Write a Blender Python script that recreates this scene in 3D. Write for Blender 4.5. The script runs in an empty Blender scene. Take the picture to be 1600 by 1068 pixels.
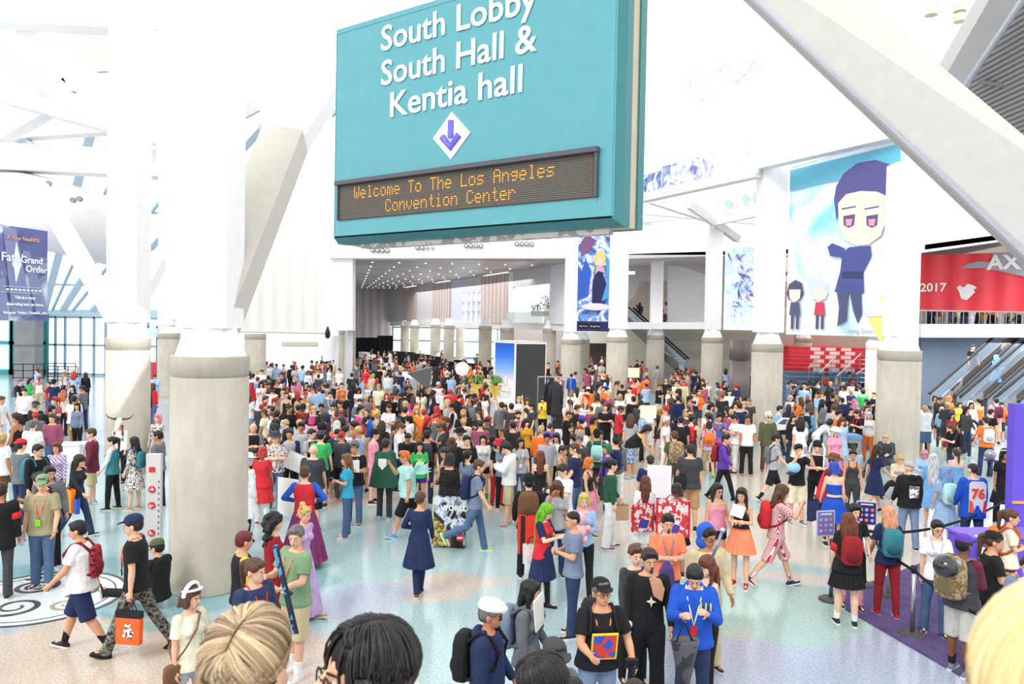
import bpy, math, random
import numpy as np
from mathutils import Vector, Matrix
random.seed(7); np.random.seed(7)
C = bpy.context.scene.collection
R = math.radians
# ---------------------------------------------------------------- camera
F, CX, CY, H0 = 1200.0, 800.0, 534.0, 4.4
camM = Matrix.Rotation(R(90 - 1.24), 3, 'X') @ Matrix.Rotation(R(1.07), 3, 'Z')
cam_d = bpy.data.cameras.new('camera'); cam = bpy.data.objects.new('camera', cam_d); C.objects.link(cam)
cam_d.sensor_width = 36; cam_d.lens = 27.0; cam_d.clip_start = .05; cam_d.clip_end = 600
cam.matrix_world = Matrix.Translation((0, 0, H0)) @ camM.to_4x4()
bpy.context.scene.camera = cam
CIRC = []
cam_d.dof.use_dof = True; cam_d.dof.focus_distance = 13; cam_d.dof.aperture_fstop = 5.6
O = Vector((0, 0, H0))
def ray(px, py):
    return camM @ Vector(((px - CX) / F, -(py - CY) / F, -1))
def P(px, py, Y):                      # point of the place seen at a pixel, at depth Y
    d = ray(px, py); return O + d * (Y / d.y)
def PH(px, py, h):                     # ... at height h
    d = ray(px, py); return O + d * ((h - H0) / d.z)
def G(px, py): return PH(px, py, 0)
def PP(px, py, p0, n):                 # ... on a plane
    d = ray(px, py); return O + d * ((p0 - O).dot(n) / d.dot(n))
def yh(px): return 508 + .0186 * (px - 800)
# ---------------------------------------------------------------- materials
MC = {}
def lin(c):
    return tuple(((v / 255) / 12.92 if v / 255 <= .04045 else ((v / 255 + .055) / 1.055) ** 2.4) for v in c)
def newmat(name):
    m = bpy.data.materials.new(name); m.use_nodes = True; nt = m.node_tree
    b = nt.nodes['Principled BSDF']; return m, nt, b
def mat(rgb, rough=.6, kind='plain', metal=0, spec=.3, scale=40, alpha=1, emit=0, rgb2=None, bump=0.0):
    key = (tuple(rgb), rough, kind, metal, spec, scale, alpha, emit, rgb2 and tuple(rgb2), bump)
    if key in MC: return MC[key]
    m, nt, b = newmat('%s_%d' % (kind, len(MC))); L = nt.links; N = nt.nodes
    b.inputs['Roughness'].default_value = rough; b.inputs['Metallic'].default_value = metal
    b.inputs['Specular IOR Level'].default_value = spec
    c = lin(rgb); c2 = lin(rgb2) if rgb2 else tuple(v * .75 for v in c)
    tc = N.new('ShaderNodeTexCoord')
    def ramp(fac, stops, interp='LINEAR'):
        r = N.new('ShaderNodeValToRGB'); r.color_ramp.interpolation = interp
        while len(r.color_ramp.elements) < len(stops): r.color_ramp.elements.new(.5)
        for e, (p, col) in zip(r.color_ramp.elements, stops): e.position = p; e.color = (*col, 1)
        L.new(fac, r.inputs[0]); return r.outputs[0]
    def noise(sc, det=2, vec=None, rough=.5):
        n = N.new('ShaderNodeTexNoise'); n.inputs['Scale'].default_value = sc; n.inputs['Detail'].default_value = det
        n.inputs['Roughness'].default_value = rough
        L.new(vec or tc.outputs['Object'], n.inputs['Vector']); return n.outputs['Fac']
    def mapv(sx, sy, sz):
        mp = N.new('ShaderNodeMapping'); mp.inputs['Scale'].default_value = (sx, sy, sz)
        L.new(tc.outputs['Object'], mp.inputs['Vector']); return mp.outputs[0]
    col = None; bfac = None; bdist = .01
    if kind == 'plain':
        col = ramp(noise(scale / 8), [(.3, tuple(v * .94 for v in c)), (.7, c)])
    elif kind == 'cloth':
        col = ramp(noise(6, 3), [(.25, tuple(v * .8 for v in c)), (.75, tuple(min(1, v * 1.06) for v in c))])
        bfac = noise(11, 3, mapv(1, 1, .55)); bdist = .035
    elif kind == 'hair':
        w = noise(26, 4, mapv(2.2, 2.2, .25))
        col = ramp(w, [(.3, c2), (.7, c)]); bfac = w; bdist = .03
    elif kind == 'skin':
        col = ramp(noise(8, 2), [(.2, (c[0] * .93, c[1] * .87, c[2] * .85)), (.8, c)])
    elif kind == 'camo':
        col = ramp(noise(17, 3, rough=.65), [(0, lin((38, 40, 38))), (.44, lin((92, 94, 88))), (.52, lin((140, 140, 130))), (.6, lin((60, 62, 58)))], 'CONSTANT')
    elif kind == 'floral':
        col = ramp(noise(scale, 3, rough=.6), [(0, c2), (.47, c), (.6, c2), (.66, lin((200, 120, 60)))], 'CONSTANT')
    elif kind == 'blotch':
        col = ramp(noise(scale, 2), [(0, c2), (.5, c)], 'CONSTANT')
    elif kind == 'stripe':
        w = N.new('ShaderNodeTexWave'); w.inputs['Scale'].default_value = scale; L.new(tc.outputs['Object'], w.inputs[0])
        w.bands_direction = 'X'; col = ramp(w.outputs['Fac'], [(0, c2), (.5, c)], 'CONSTANT')
    elif kind == 'hstripe':
        w = N.new('ShaderNodeTexWave'); w.inputs['Scale'].default_value = scale; L.new(tc.outputs['Object'], w.inputs[0])
        w.bands_direction = 'Z'; col = ramp(w.outputs['Fac'], [(0, c2), (.5, c)], 'CONSTANT')
    elif kind == 'plaid':
        ck = N.new('ShaderNodeTexChecker'); ck.inputs['Scale'].default_value = scale; L.new(mapv(1, .01, 1), ck.inputs[0])
        ck.inputs[1].default_value = (*c, 1); ck.inputs[2].default_value = (*c2, 1); col = ck.outputs[0]
    elif kind == 'concrete':
        v1 = noise(.8, 5); v2 = noise(5, 6, mapv(1, 1, .3), .65)
        mx = N.new('ShaderNodeMath'); mx.operation = 'ADD'; L.new(v1, mx.inputs[0]); L.new(v2, mx.inputs[1])
        col = ramp(mx.outputs[0], [(.35, tuple(v * .78 for v in c)), (.9, c)])
        col = ramp(mx.outputs[0], [(.30, tuple(v * .72 for v in c)), (.62, c)]); bfac = v2; bdist = .01
        mp = N.new('ShaderNodeMath'); mp.operation = 'MULTIPLY'; mp.inputs[1].default_value = .5
        L.new(mx.outputs[0], mp.inputs[0]); L.new(mp.outputs[0], col.node.inputs[0])
    elif kind == 'carpet':
        col = ramp(noise(3, 6, rough=.7), [(.3, tuple(v * .7 for v in c)), (.7, tuple(v * 1.25 for v in c))]); bfac = noise(300, 2); bdist = .01
    elif kind == 'drape':
        w = N.new('ShaderNodeTexWave'); w.inputs['Scale'].default_value = scale; w.inputs['Distortion'].default_value = 2
        L.new(mapv(1, 1, .04), w.inputs[0]); col = ramp(w.outputs['Fac'], [(0, c2), (1, c)]); bfac = w.outputs['Fac']; bdist = .1
    elif kind == 'soffit':
        w = N.new('ShaderNodeTexWave'); w.inputs['Scale'].default_value = scale; L.new(tc.outputs['Object'], w.inputs[0])
        w.bands_direction = 'Z'; col = ramp(w.outputs['Fac'], [(.2, c2), (.6, c)])
    elif kind == 'sky':
        sx = N.new('ShaderNodeSeparateXYZ'); L.new(tc.outputs['Generated'], sx.inputs[0])
        col = ramp(sx.outputs[2], [(.3, lin((226, 214, 226))), (.42, lin((172, 176, 214))), (.52, lin((120, 160, 225))), (.75, lin((45, 110, 205))), (1, lin((22, 72, 175)))])
    elif kind == 'poster':
        v = N.new('ShaderNodeTexNoise'); v.inputs['Scale'].default_value = scale; v.inputs['Detail'].default_value = 4
        v.inputs['Distortion'].default_value = 1.5; L.new(tc.outputs['Object'], v.inputs[0])
        col = ramp(v.outputs['Fac'], [(.3, c2), (.45, c), (.55, lin((225, 232, 245))), (.68, c), (.8, c2)])
    if col is not None: L.new(col, b.inputs['Base Color'])
    else: b.inputs['Base Color'].default_value = (*c, 1)
    if kind == 'glass':
        b.inputs['Base Color'].default_value = (*c, 1); b.inputs['Alpha'].default_value = alpha
    elif alpha < 1: b.inputs['Alpha'].default_value = alpha
    if emit:
        if col is not None: L.new(col, b.inputs['Emission Color'])
        else: b.inputs['Emission Color'].default_value = (*c, 1)
        b.inputs['Emission Strength'].default_value = emit
    if bfac is not None:
        bp = N.new('ShaderNodeBump'); bp.inputs['Strength'].default_value = .6 if not bump else bump
        bp.inputs['Distance'].default_value = bdist; L.new(bfac, bp.inputs['Height']); L.new(bp.outputs[0], b.inputs['Normal'])
    MC[key] = m; return m
WHITE = mat((246, 246, 246), .5); WARM = mat((206, 201, 192), .6); GREYW = mat((206, 206, 206), .6)
CONC = mat((188, 182, 168), .75, 'concrete')
DARK = mat((28, 28, 30), .5); BLACKM = mat((22, 22, 24), .35, metal=.3); STEEL = mat((180, 182, 185), .3, metal=.9)
RUBBER = mat((40, 41, 43), .6)
# ---------------------------------------------------------------- mesh helpers
def link(o, parent=None):
    C.objects.link(o)
    if parent is not None: o.parent = parent
    return o
def mobj(name, vf, m, parent=None, smooth=False, loc=None):
    me = bpy.data.meshes.new(name); me.from_pydata([tuple(v) for v in vf[0]], [], vf[1])
    if smooth: me.polygons.foreach_set('use_smooth', [True] * len(me.polygons))
    me.materials.append(m); o = bpy.data.objects.new(name, me)
    if loc is not None: o.location = loc
    return link(o, parent)
def tag(o, label=None, cat=None, group=None, kind=None):
    if label: o['label'] = label
    if cat: o['category'] = cat
    if group: o['group'] = group
    if kind: o['kind'] = kind
    return o
def empty(name, loc=(0, 0, 0), rz=0, **k):
    o = bpy.data.objects.new(name, None); o.empty_display_size = .1; C.objects.link(o); o.location = loc; o.rotation_euler = (0, 0, rz)
    return tag(o, **k)
def struct(o): o['kind'] = 'structure'; return o
class MB:
    def __init__(s): s.v = []; s.f = []
    def add(s, v, f):
        n = len(s.v); s.v += [tuple(p) for p in v]; s.f += [tuple(i + n for i in q) for q in f]; return s
    def box(s, c, d, M=None):
        x, y, z = d[0] / 2, d[1] / 2, d[2] / 2; c = Vector(c)
        vs = [Vector((a * x, b * y, e * z)) for a in (-1, 1) for b in (-1, 1) for e in (-1, 1)]
        if M: vs = [M @ v for v in vs]
        return s.add([v + c for v in vs], [(0, 1, 3, 2), (4, 6, 7, 5), (0, 4, 5, 1), (2, 3, 7, 6), (0, 2, 6, 4), (1, 5, 7, 3)])
    def beam(s, p0, p1, w, h, up=(0, 0, 1)):
        p0 = Vector(p0); p1 = Vector(p1); d = (p1 - p0).normalized(); u = Vector(up); a = d.cross(u)
        if a.length < 1e-4: a = d.cross(Vector((0, 1, 0)))
        a.normalize(); b = a.cross(d).normalized(); vs = []
        for p in (p0, p1):
            for i, j in ((-1, -1), (1, -1), (1, 1), (-1, 1)): vs.append(p + a * (i * w / 2) + b * (j * h / 2))
        return s.add(vs, [(0, 1, 2, 3), (7, 6, 5, 4), (0, 4, 5, 1), (1, 5, 6, 2), (2, 6, 7, 3), (3, 7, 4, 0)])
    def tube(s, pts, r, n=10, r1=None, closed=False):
        pts = [Vector(p) for p in pts]; vs = []; k = len(pts)
        up = Vector((0, 0, 1)); 
        for i, p in enumerate(pts):
            d = (pts[min(i + 1, k - 1)] - pts[max(i - 1, 0)]).normalized()
            a = d.cross(up)
            if a.length < .05: a = d.cross(Vector((0, 1, 0)))
            a.normalize(); b = a.cross(d)
            rr = r if r1 is None else r + (r1 - r) * i / max(1, k - 1)
            for j in range(n):
                t = 2 * math.pi * j / n; vs.append(p + a * (rr * math.cos(t)) + b * (rr * math.sin(t)))
        fs = []
        for i in range(k - 1):
            for j in range(n):
                fs.append((i * n + j, i * n + (j + 1) % n, (i + 1) * n + (j + 1) % n, (i + 1) * n + j))
        fs.append(tuple(range(n))[::-1]); fs.append(tuple(range((k - 1) * n, k * n)))
        return s.add(vs, fs)
    def lathe(s, prof, c=(0, 0, 0), n=32, sx=1, sy=1):
        vs = []; k = len(prof)
        for r, z in prof:
            for j in range(n):
                t = 2 * math.pi * j / n; vs.append((c[0] + sx * r * math.cos(t), c[1] + sy * r * math.sin(t), c[2] + z))
        fs = [(i * n + j, i * n + (j + 1) % n, (i + 1) * n + (j + 1) % n, (i + 1) * n + j) for i in range(k - 1) for j in range(n)]
        fs.append(tuple(range(n))[::-1]); fs.append(tuple(range((k - 1) * n, k * n)))
        return s.add(vs, fs)
    def quad(s, pts): return s.add(pts, [tuple(range(len(pts)))])
    def slab(s, pts, t):               # polygon with thickness vector t
        n = len(pts); pts = [Vector(p) for p in pts]; t = Vector(t)
        vs = pts + [p + t for p in pts]
        return s.add(vs, [tuple(range(n)), tuple(range(2 * n - 1, n - 1, -1))] + [(i, i + n, (i + 1) % n + n, (i + 1) % n) for i in range(n)])
    def disc(s, c, r, nrm, n=16, t=.02):
        nrm = Vector(nrm).normalized(); c = Vector(c)
        return s.tube([c, c + nrm * t], r, n)
    def ball(s, c, r, n=12, m=8, sc=(1, 1, 1)):
        prof = []; vs = []
        for i in range(m + 1):
            a = math.pi * i / m - math.pi / 2; rr = max(1e-4, r * math.cos(a)); z = r * math.sin(a)
            for j in range(n):
                t = 2 * math.pi * j / n; vs.append((c[0] + sc[0] * rr * math.cos(t), c[1] + sc[1] * rr * math.sin(t), c[2] + sc[2] * z))
        fs = [(i * n + j, i * n + (j + 1) % n, (i + 1) * n + (j + 1) % n, (i + 1) * n + j) for i in range(m) for j in range(n)]
        return s.add(vs, fs)
    def build(s, name, m, parent=None, smooth=False, loc=None): return mobj(name, (s.v, s.f), m, parent, smooth, loc)
def text(name, body, size, m, parent, M, align='CENTER', bold=0.0, ext=.004, sx=1.0):
    cu = bpy.data.curves.new(name, 'FONT'); cu.body = body; cu.size = size; cu.align_x = align; cu.extrude = ext; cu.offset = bold
    cu.resolution_u = 3
    t = bpy.data.objects.new(name, cu); C.objects.link(t); bpy.context.view_layer.update()
    me = bpy.data.meshes.new_from_object(t.evaluated_get(bpy.context.evaluated_depsgraph_get()))
    bpy.data.objects.remove(t); bpy.data.curves.remove(cu)
    me.materials.clear(); me.materials.append(m); me.transform(M @ Matrix.Diagonal((sx, 1, 1, 1)))
    o = bpy.data.objects.new(name, me); return link(o, parent)
UPRIGHT = Matrix.Rotation(R(90), 4, 'X')     # text standing in local XZ, facing -Y
# ================================================================= WORLD AND LIGHT
w = bpy.data.worlds.new('world'); bpy.context.scene.world = w; w.use_nodes = True
bg = w.node_tree.nodes['Background']; bg.inputs[0].default_value = (1.0, 1.0, 1.0, 1); bg.inputs[1].default_value = 1.42
sc_ = bpy.context.scene
sc_.view_settings.view_transform = 'Standard'; sc_.view_settings.look = 'None'; sc_.view_settings.exposure = .22
sc_.cycles.max_bounces = 6; sc_.cycles.diffuse_bounces = 3; sc_.cycles.glossy_bounces = 3; sc_.cycles.transparent_max_bounces = 8
sc_.cycles.caustics_reflective = False; sc_.cycles.caustics_refractive = False
def light(name, kind, loc, energy, rot=(0, 0, 0), **k):
    l = bpy.data.lights.new(name, kind); l.energy = energy
    for a, b in k.items(): setattr(l, a, b)
    o = bpy.data.objects.new(name, l); C.objects.link(o); o.location = loc; o.rotation_euler = rot; return o
def aim(o, tgt): o.rotation_euler = (Vector(tgt) - Vector(o.location)).to_track_quat('-Z', 'Y').to_euler()
sun = light('sun_light', 'SUN', (0, 0, 30), 1.35, (R(38), R(-32), 0), angle=R(25))
l = light('hall_fill', 'AREA', (-6, 74, 8.0), 4200, shape='RECTANGLE', size=24, size_y=30)  # added fill panel brightening the hall under its ceiling, no fixture of the place
l3 = light('escalator_light', 'AREA', (21, 33, 4.0), 1500, shape='RECTANGLE', size=12, size_y=10)  # added fill under the upper floor slab, lifts the dark escalator bay
s1 = light('sun_patch', 'SPOT', (2, 8, 16), 24000, spot_size=R(7.5), spot_blend=.25, shadow_soft_size=.1)
aim(s1, P(190, 660, 24))
s2 = light('sun_patch', 'SPOT', (6, 2, 15), 4500, spot_size=R(6), spot_blend=.4, shadow_soft_size=.1)
aim(s2, G(1135, 925))
# ================================================================= FLOOR
blobs = []      # (px, py, rx_px, ry_px, colour, softness)
def blob(px, py, rx, ry, col, soft=.25):
    c = G(px, py); a = G(px + rx, py); b = G(px, py - ry); e = G(px, py + ry)
    blobs.append((c.x, (b.y + e.y) / 2, abs(a.x - c.x), abs(b.y - e.y) / 2, np.array(lin(col)), soft))
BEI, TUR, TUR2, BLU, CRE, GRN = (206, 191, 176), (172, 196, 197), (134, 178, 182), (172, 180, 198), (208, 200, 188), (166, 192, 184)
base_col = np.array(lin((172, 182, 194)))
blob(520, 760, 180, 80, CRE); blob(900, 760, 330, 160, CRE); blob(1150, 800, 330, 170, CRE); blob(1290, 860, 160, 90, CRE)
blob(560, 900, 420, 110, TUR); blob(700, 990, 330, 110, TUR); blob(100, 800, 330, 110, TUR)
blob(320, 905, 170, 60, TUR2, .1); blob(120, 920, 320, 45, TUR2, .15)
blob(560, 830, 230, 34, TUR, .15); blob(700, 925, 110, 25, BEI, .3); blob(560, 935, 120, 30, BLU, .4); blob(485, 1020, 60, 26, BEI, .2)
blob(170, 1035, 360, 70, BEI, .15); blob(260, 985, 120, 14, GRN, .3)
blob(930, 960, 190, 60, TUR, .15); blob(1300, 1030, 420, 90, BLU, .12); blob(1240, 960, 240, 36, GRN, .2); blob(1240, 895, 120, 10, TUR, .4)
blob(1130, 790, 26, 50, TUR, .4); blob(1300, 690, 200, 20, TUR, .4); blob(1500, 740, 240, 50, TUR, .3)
def lattice(X, Y, cell, seed):
    rs = np.random.RandomState(seed); g = rs.rand(128, 128)
    u = X / cell; v = Y / cell; i = np.floor(u).astype(int); j = np.floor(v).astype(int); a = u - i; b = v - j
    a = a * a * (3 - 2 * a); b = b * b * (3 - 2 * b); q = lambda p, r: g[p % 128, r % 128]
    return q(i, j) * (1 - a) * (1 - b) + q(i + 1, j) * a * (1 - b) + q(i, j + 1) * (1 - a) * b + q(i + 1, j + 1) * a * b
xs = np.concatenate([np.linspace(-60, -16, 30)[:-1], np.linspace(-16, 16, 330), np.linspace(16, 60, 30)[1:]])
ys = np.concatenate([np.linspace(-6, 6, 12)[:-1], np.linspace(6, 24, 190)[:-1], 24 * np.exp(np.linspace(0, math.log(125 / 24), 70))])
XX, YY = np.meshgrid(xs, ys); nx, ny = len(xs), len(ys)
X1 = XX.ravel(); Y1 = YY.ravel()
wx = X1 + (lattice(X1, Y1, 1.5, 1) - .5) * 1.3 + (lattice(X1, Y1, .5, 2) - .5) * .4
wy = Y1 + (lattice(X1, Y1, 1.5, 3) - .5) * 1.3 + (lattice(X1, Y1, .5, 4) - .5) * .4
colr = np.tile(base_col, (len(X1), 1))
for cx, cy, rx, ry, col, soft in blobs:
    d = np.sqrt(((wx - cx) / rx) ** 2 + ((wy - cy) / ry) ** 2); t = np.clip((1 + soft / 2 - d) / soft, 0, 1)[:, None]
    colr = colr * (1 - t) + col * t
me = bpy.data.meshes.new('floor')
idx = np.arange(nx * ny).reshape(ny, nx)
fq = np.stack([idx[:-1, :-1], idx[:-1, 1:], idx[1:, 1:], idx[1:, :-1]], -1).reshape(-1, 4)
me.from_pydata(np.stack([X1, Y1, X1 * 0], 1).tolist(), [], fq.tolist())
at = me.color_attributes.new('tint', 'FLOAT_COLOR', 'POINT'); at.data.foreach_set('color', np.concatenate([colr, np.ones((len(colr), 1))], 1).ravel())
fm, nt, b = newmat('terrazzo'); N = nt.nodes; L = nt.links
va = N.new('ShaderNodeVertexColor'); va.layer_name = 'tint'; ns = N.new('ShaderNodeTexNoise'); ns.inputs['Scale'].default_value = 26; ns.inputs['Detail'].default_value = 3
ns.inputs['Roughness'].default_value = .8
tc = N.new('ShaderNodeTexCoord'); L.new(tc.outputs['Object'], ns.inputs['Vector'])
rp = N.new('ShaderNodeValToRGB'); rp.color_ramp.elements[0].position = .35; rp.color_ramp.elements[0].color = (.70, .72, .74, 1); rp.color_ramp.elements[1].position = .62; rp.color_ramp.elements[1].color = (1.06, 1.05, 1.03, 1)
L.new(ns.outputs['Fac'], rp.inputs[0]); mx = N.new('ShaderNodeMix'); mx.data_type = 'RGBA'; mx.blend_type = 'MULTIPLY'; mx.inputs[0].default_value = 1
L.new(va.outputs[0], mx.inputs[6]); L.new(rp.outputs[0], mx.inputs[7]); L.new(mx.outputs[2], b.inputs['Base Color'])
b.inputs['Roughness'].default_value = .16; b.inputs['Specular IOR Level'].default_value = .45
me.materials.append(fm); me.polygons.foreach_set('use_smooth', [True] * len(me.polygons))
struct(link(bpy.data.objects.new('floor', me)))
# inlaid emblem with a scroll at the left
ec = G(62, 932)
mb = MB(); EZ = .004
def ring(mb, c, r0, r1, z, n=64, a0=0, a1=2 * math.pi):
    k = len(mb.v)
    for i in range(n + 1):
        t = a0 + (a1 - a0) * i / n
        mb.v += [(c.x + r0 * math.cos(t), c.y + r0 * math.sin(t), z), (c.x + r1 * math.cos(t), c.y + r1 * math.sin(t), z)]
    mb.f += [(k + 2 * i, k + 2 * i + 1, k + 2 * i + 3, k + 2 * i + 2) for i in range(n)]
er = empty('floor_emblem', ec, label='round black and white scroll emblem inlaid in the floor at the left', cat='floor emblem')
Z0 = Vector((0, 0, 0))
mb = MB(); ring(mb, Z0, 0, 1.25, .003); mb.build('white_disc', mat((214, 220, 218), .2), er)
mb = MB(); ring(mb, Z0, 1.19, 1.25, .006); ring(mb, Z0, 1.05, 1.075, .006)
def spiral(mb, cx, cy, r0, turns, w, dr, sgn=1, a0=0, z=.006):
    n = int(turns * 30); k = len(mb.v)
    for i in range(n + 1):
        t = i / n; a = a0 + sgn * t * turns * 2 * math.pi; r = r0 + dr * t * turns; ww = w * (.5 + .7 * t)
        for q in (-1, 1): mb.v.append((cx + (r + q * ww / 2) * math.cos(a), cy + (r + q * ww / 2) * math.sin(a), z))
    mb.f += [(k + 2 * i, k + 2 * i + 1, k + 2 * i + 3, k + 2 * i + 2) for i in range(n)]
spiral(mb, -.35, .45, .05, 2.2, .08, .13); spiral(mb, .45, .35, .05, 1.6, .08, .16, -1, 2); spiral(mb, -.1, -.45, .08, 1.7, .09, .2, -1, 1)
mb.build('black_scroll', mat((70, 74, 80), .25), er)
mb = MB(); spiral(mb, .6, -.3, .04, 1.4, .06, .14, 1, 3); mb.build('tan_scroll', mat((170, 158, 140), .25), er)
# purple carpet
cpts = [G(1292, 935), G(1520, 1068), G(1700, 1180), G(1760, 1000), G(1640, 905), G(1462, 872)]
mb = MB(); mb.slab([Vector((p.x, p.y, .0)) for p in cpts], (0, 0, .02)); tag(mb.build('purple_carpet', mat((92, 78, 122), .95, 'carpet'), None), 'deep purple carpet laid under the roped queue at lower right', 'carpet')
# ================================================================= WALLS (real shell around the lobby)
def wallq(name, pts, m, t=.3, back=(0, 1, 0)):
    mb = MB(); mb.slab(pts, Vector(back) * t); return struct(mb.build(name, m))
# -------- columns
def column(px, w, cap_py, label, base=None, top_py=-60, post_w=.62, post='post', name='concrete_column', Y=None, braces=()):
    s = w / 1.22; Y = Y or F / s
    if base: Y = G(px, base).y
    r = w / F * Y / 2
    x = P(px, 520, Y).x; zc = P(px, cap_py, Y).z
    Yc = Y + r * .9
    root = empty(name, (x, Yc, 0), label=label, cat='column'); CIRC.append((x, Yc, r))
    mb = MB(); mb.lathe([(r * 1.01, 0), (r, .02), (r, zc - .34)], n=40); mb.build('shaft', CONC, root, True)
    mb = MB(); mb.lathe([(r * .955, zc - .35), (r * .955, zc - .32), (r * 1.0, zc - .3), (r * 1.01, zc - .02), (r, zc)], n=40); mb.build('collar', CONC, root, True)
    mb = MB(); mb.lathe([(r * .96, zc), (r * .95, zc + .03), (r * .64, zc + .55), (r * .6, zc + .6)], n=8); mb.build('capital', WHITE, root)
    if post:
        zt = P(px, top_py, Y).z
        mb = MB(); mb.box((0, 0, (zc + .45 + zt) / 2), (post_w, post_w, zt - zc - .45)); mb.build('post', WHITE, root)
    return root, x, Yc, r, zc
cA = column(308, 121, 557, 'huge concrete column in the left foreground under white braces', base=932, post_w=.80, top_py=-200)
root, xA, yA, rA, zA = cA
mb = MB()
q0 = Vector((0, -.1, zA + .35)); 
def loc(root, p): return Vector(p) - root.location
mb.beam(loc(root, P(325, 520, yA)), loc(root, P(447, 215, yA + 2.2)), .75, .62, up=(0, 1, 0)); mb.build('brace', WARM, root)
mb = MB(); mb.beam(loc(root, P(440, 220, yA + 2.4)), loc(root, P(560, 40, yA + 5)), .9, .5, up=(0, 1, 0)); mb.build('brace', WHITE, root)
mb = MB(); mb.beam(loc(root, P(300, 500, yA)), loc(root, P(262, 60, yA + 1)), .5, .5, up=(0, 1, 0)); mb.build('brace', WHITE, root)
cB = column(186, 66, 528, 'concrete column with a bright patch of sun at far left', base=742, post_w=.85, top_py=-200)
root, xB, yB, rB, zB = cB
mb = MB(); mb.beam(loc(root, P(182, 500, yB)), loc(root, P(60, 290, yB + 2)), .42, .4, up=(0, 1, 0)); mb.build('brace', WHITE, root)
mb = MB(); mb.beam(loc(root, P(190, 515, yB)), loc(root, P(252, 400, yB + 2)), .45, .4, up=(0, 1, 0)); mb.build('brace', WHITE, root)
column(257, 34, 520, 'concrete column half hidden behind the huge foreground column', post_w=.9)
column(394, 33, 521, 'white-lit concrete column behind the hanging white drapes', top_py=505, post=None)
column(540, 27, 515, 'concrete column at the left end of the hall opening', post_w=.8, top_py=390)
column(894, 31, 530, 'concrete column just right of the dark display box', top_py=350, post_w=.9)
column(967, 34, 526, 'concrete column below the right edge of the narrow blue poster', top_py=240, post_w=.95)
column(910, 26, 530, 'shaded concrete column tucked behind its neighbours near the narrow poster', Y=58, top_py=522, post=None)
column(1027, 28, 523, 'concrete column standing before the far left escalator', post_w=.75, top_py=250)
column(1117, 33, 527, 'concrete column to the right of the blank stair wall', top_py=250, post_w=.8)
column(1207, 48, 537, 'concrete column at the left edge of the large cartoon banner', base=690, top_py=-120, post_w=.95)
cR = column(1421, 65, 548, 'wide concrete column right of the large cartoon banner', base=735, top_py=250, post_w=.8)
column(1260, 26, 528, 'concrete column standing before the red and white steps', post=None)
column(1379, 34, 536, 'concrete column tucked behind the wide right-hand column', Y=36, post=None)
column(1474, 28, 532, 'short concrete column beside the right escalators', Y=44, post=None)
ix = 0
for px, w, cp, Yd in ((632, 13, 508, 92), (647, 14, 508, 84), (680, 16, 507, 76), (701, 17, 508, 66), (719, 14, 507, 80), (758, 21, 509, 58), (792, 22, 512, 57), (859, 21, 513, 56)):
    column(px, w, cp, ['farthest left concrete column inside the hall', 'second concrete column from the left inside the hall', 'third concrete column from the left inside the hall', 'concrete column inside the hall reaching lowest, right of the third',
        'slim grey concrete column inside the hall, right of the fourth', 'wide concrete column inside the hall left of the display box', 'concrete column inside the hall rising above the display box', 'concrete column rising behind the right side of the display box'][ix], Y=Yd, post=None); ix += 1
# round metal-clad column
p = P(1157, 520, 40); CIRC.append((p.x, p.y, .55)); mcr = empty('metal_clad_column', (p.x, p.y, 0), label='brushed brown metal-clad round column right of the stair wall', cat='column')
zt = P(1157, 531, 40).z; mz = P(1157, 563, 40).z; BR = mat((138, 128, 124), .4, 'drape', .5, scale=6)
MB().lathe([(.52, 0), (.52, mz)], n=32).build('shaft', BR, mcr, True); MB().lathe([(.53, mz + .04), (.53, zt)], n=32).build('upper_sleeve', BR, mcr, True)
# -------- hall opening: lintel, jambs, ceiling, side wall
YH = 52
def yat(px, py, Y): return P(px, py, Y)
def rect(name, x0, y0, x1, y1, Y, m, t=.3, st=True, parent=None):
    pts = [P(x0, y1, Y), P(x1, y1, Y), P(x1, y0, Y), P(x0, y0, Y)]
    mb = MB(); mb.slab(pts, (0, t, 0)); o = mb.build(name, m, parent)
    return struct(o) if st else o
rect('wall_lintel', 515, 362, 905, 403, YH, WHITE, 1.2)
for i, px in enumerate((594, 664, 740, 819)):
    py = 390 - 3 * i + (1 if i == 0 else 0)
    r_ = empty('spotlight_cluster', P(px, py, YH - .05), label=['cluster of four round lamps on the lintel, leftmost', 'cluster of four round lamps on the lintel, second from left', 'cluster of four round lamps on the lintel, third from left', 'cluster of four round lamps on the lintel, rightmost'][i], cat='ceiling lamp', group='lamp clusters along the lintel')
    for k in range(4):
        u = (k - 1.5) * .34; rr = .14 if not (i == 1 and k > 1) else .1
        MB().tube([(u, 0, 0), (u, -.12, 0)], rr, 16).build('lamp_ring', mat((120, 112, 104), .4, metal=.5), r_)
        MB().tube([(u, -.10, 0), (u, -.135, 0)], rr * .6, 12).build('lens', mat((235, 235, 235), .3), r_)
rect('wall_jamb', 512, 395, 551, 516, YH + .3, WHITE, 1.0)
rect('wall_jamb', 888, 360, 903, 516, YH + .3, WHITE, 1.0)
cz = P(700, 404, YH).z
zfar = 102
pl = lambda px, Y: Vector((P(px, 500, Y).x, Y, cz))
mb = MB(); mb.slab([pl(545, YH + 1), pl(892, YH + 1), pl(606, zfar), pl(430, zfar)], (0, 0, .3))
hc = mat((176, 168, 162), .35, 'blotch', scale=.35, rgb2=(160, 152, 148), spec=.5); struct(mb.build('ceiling_hall', hc))
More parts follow.
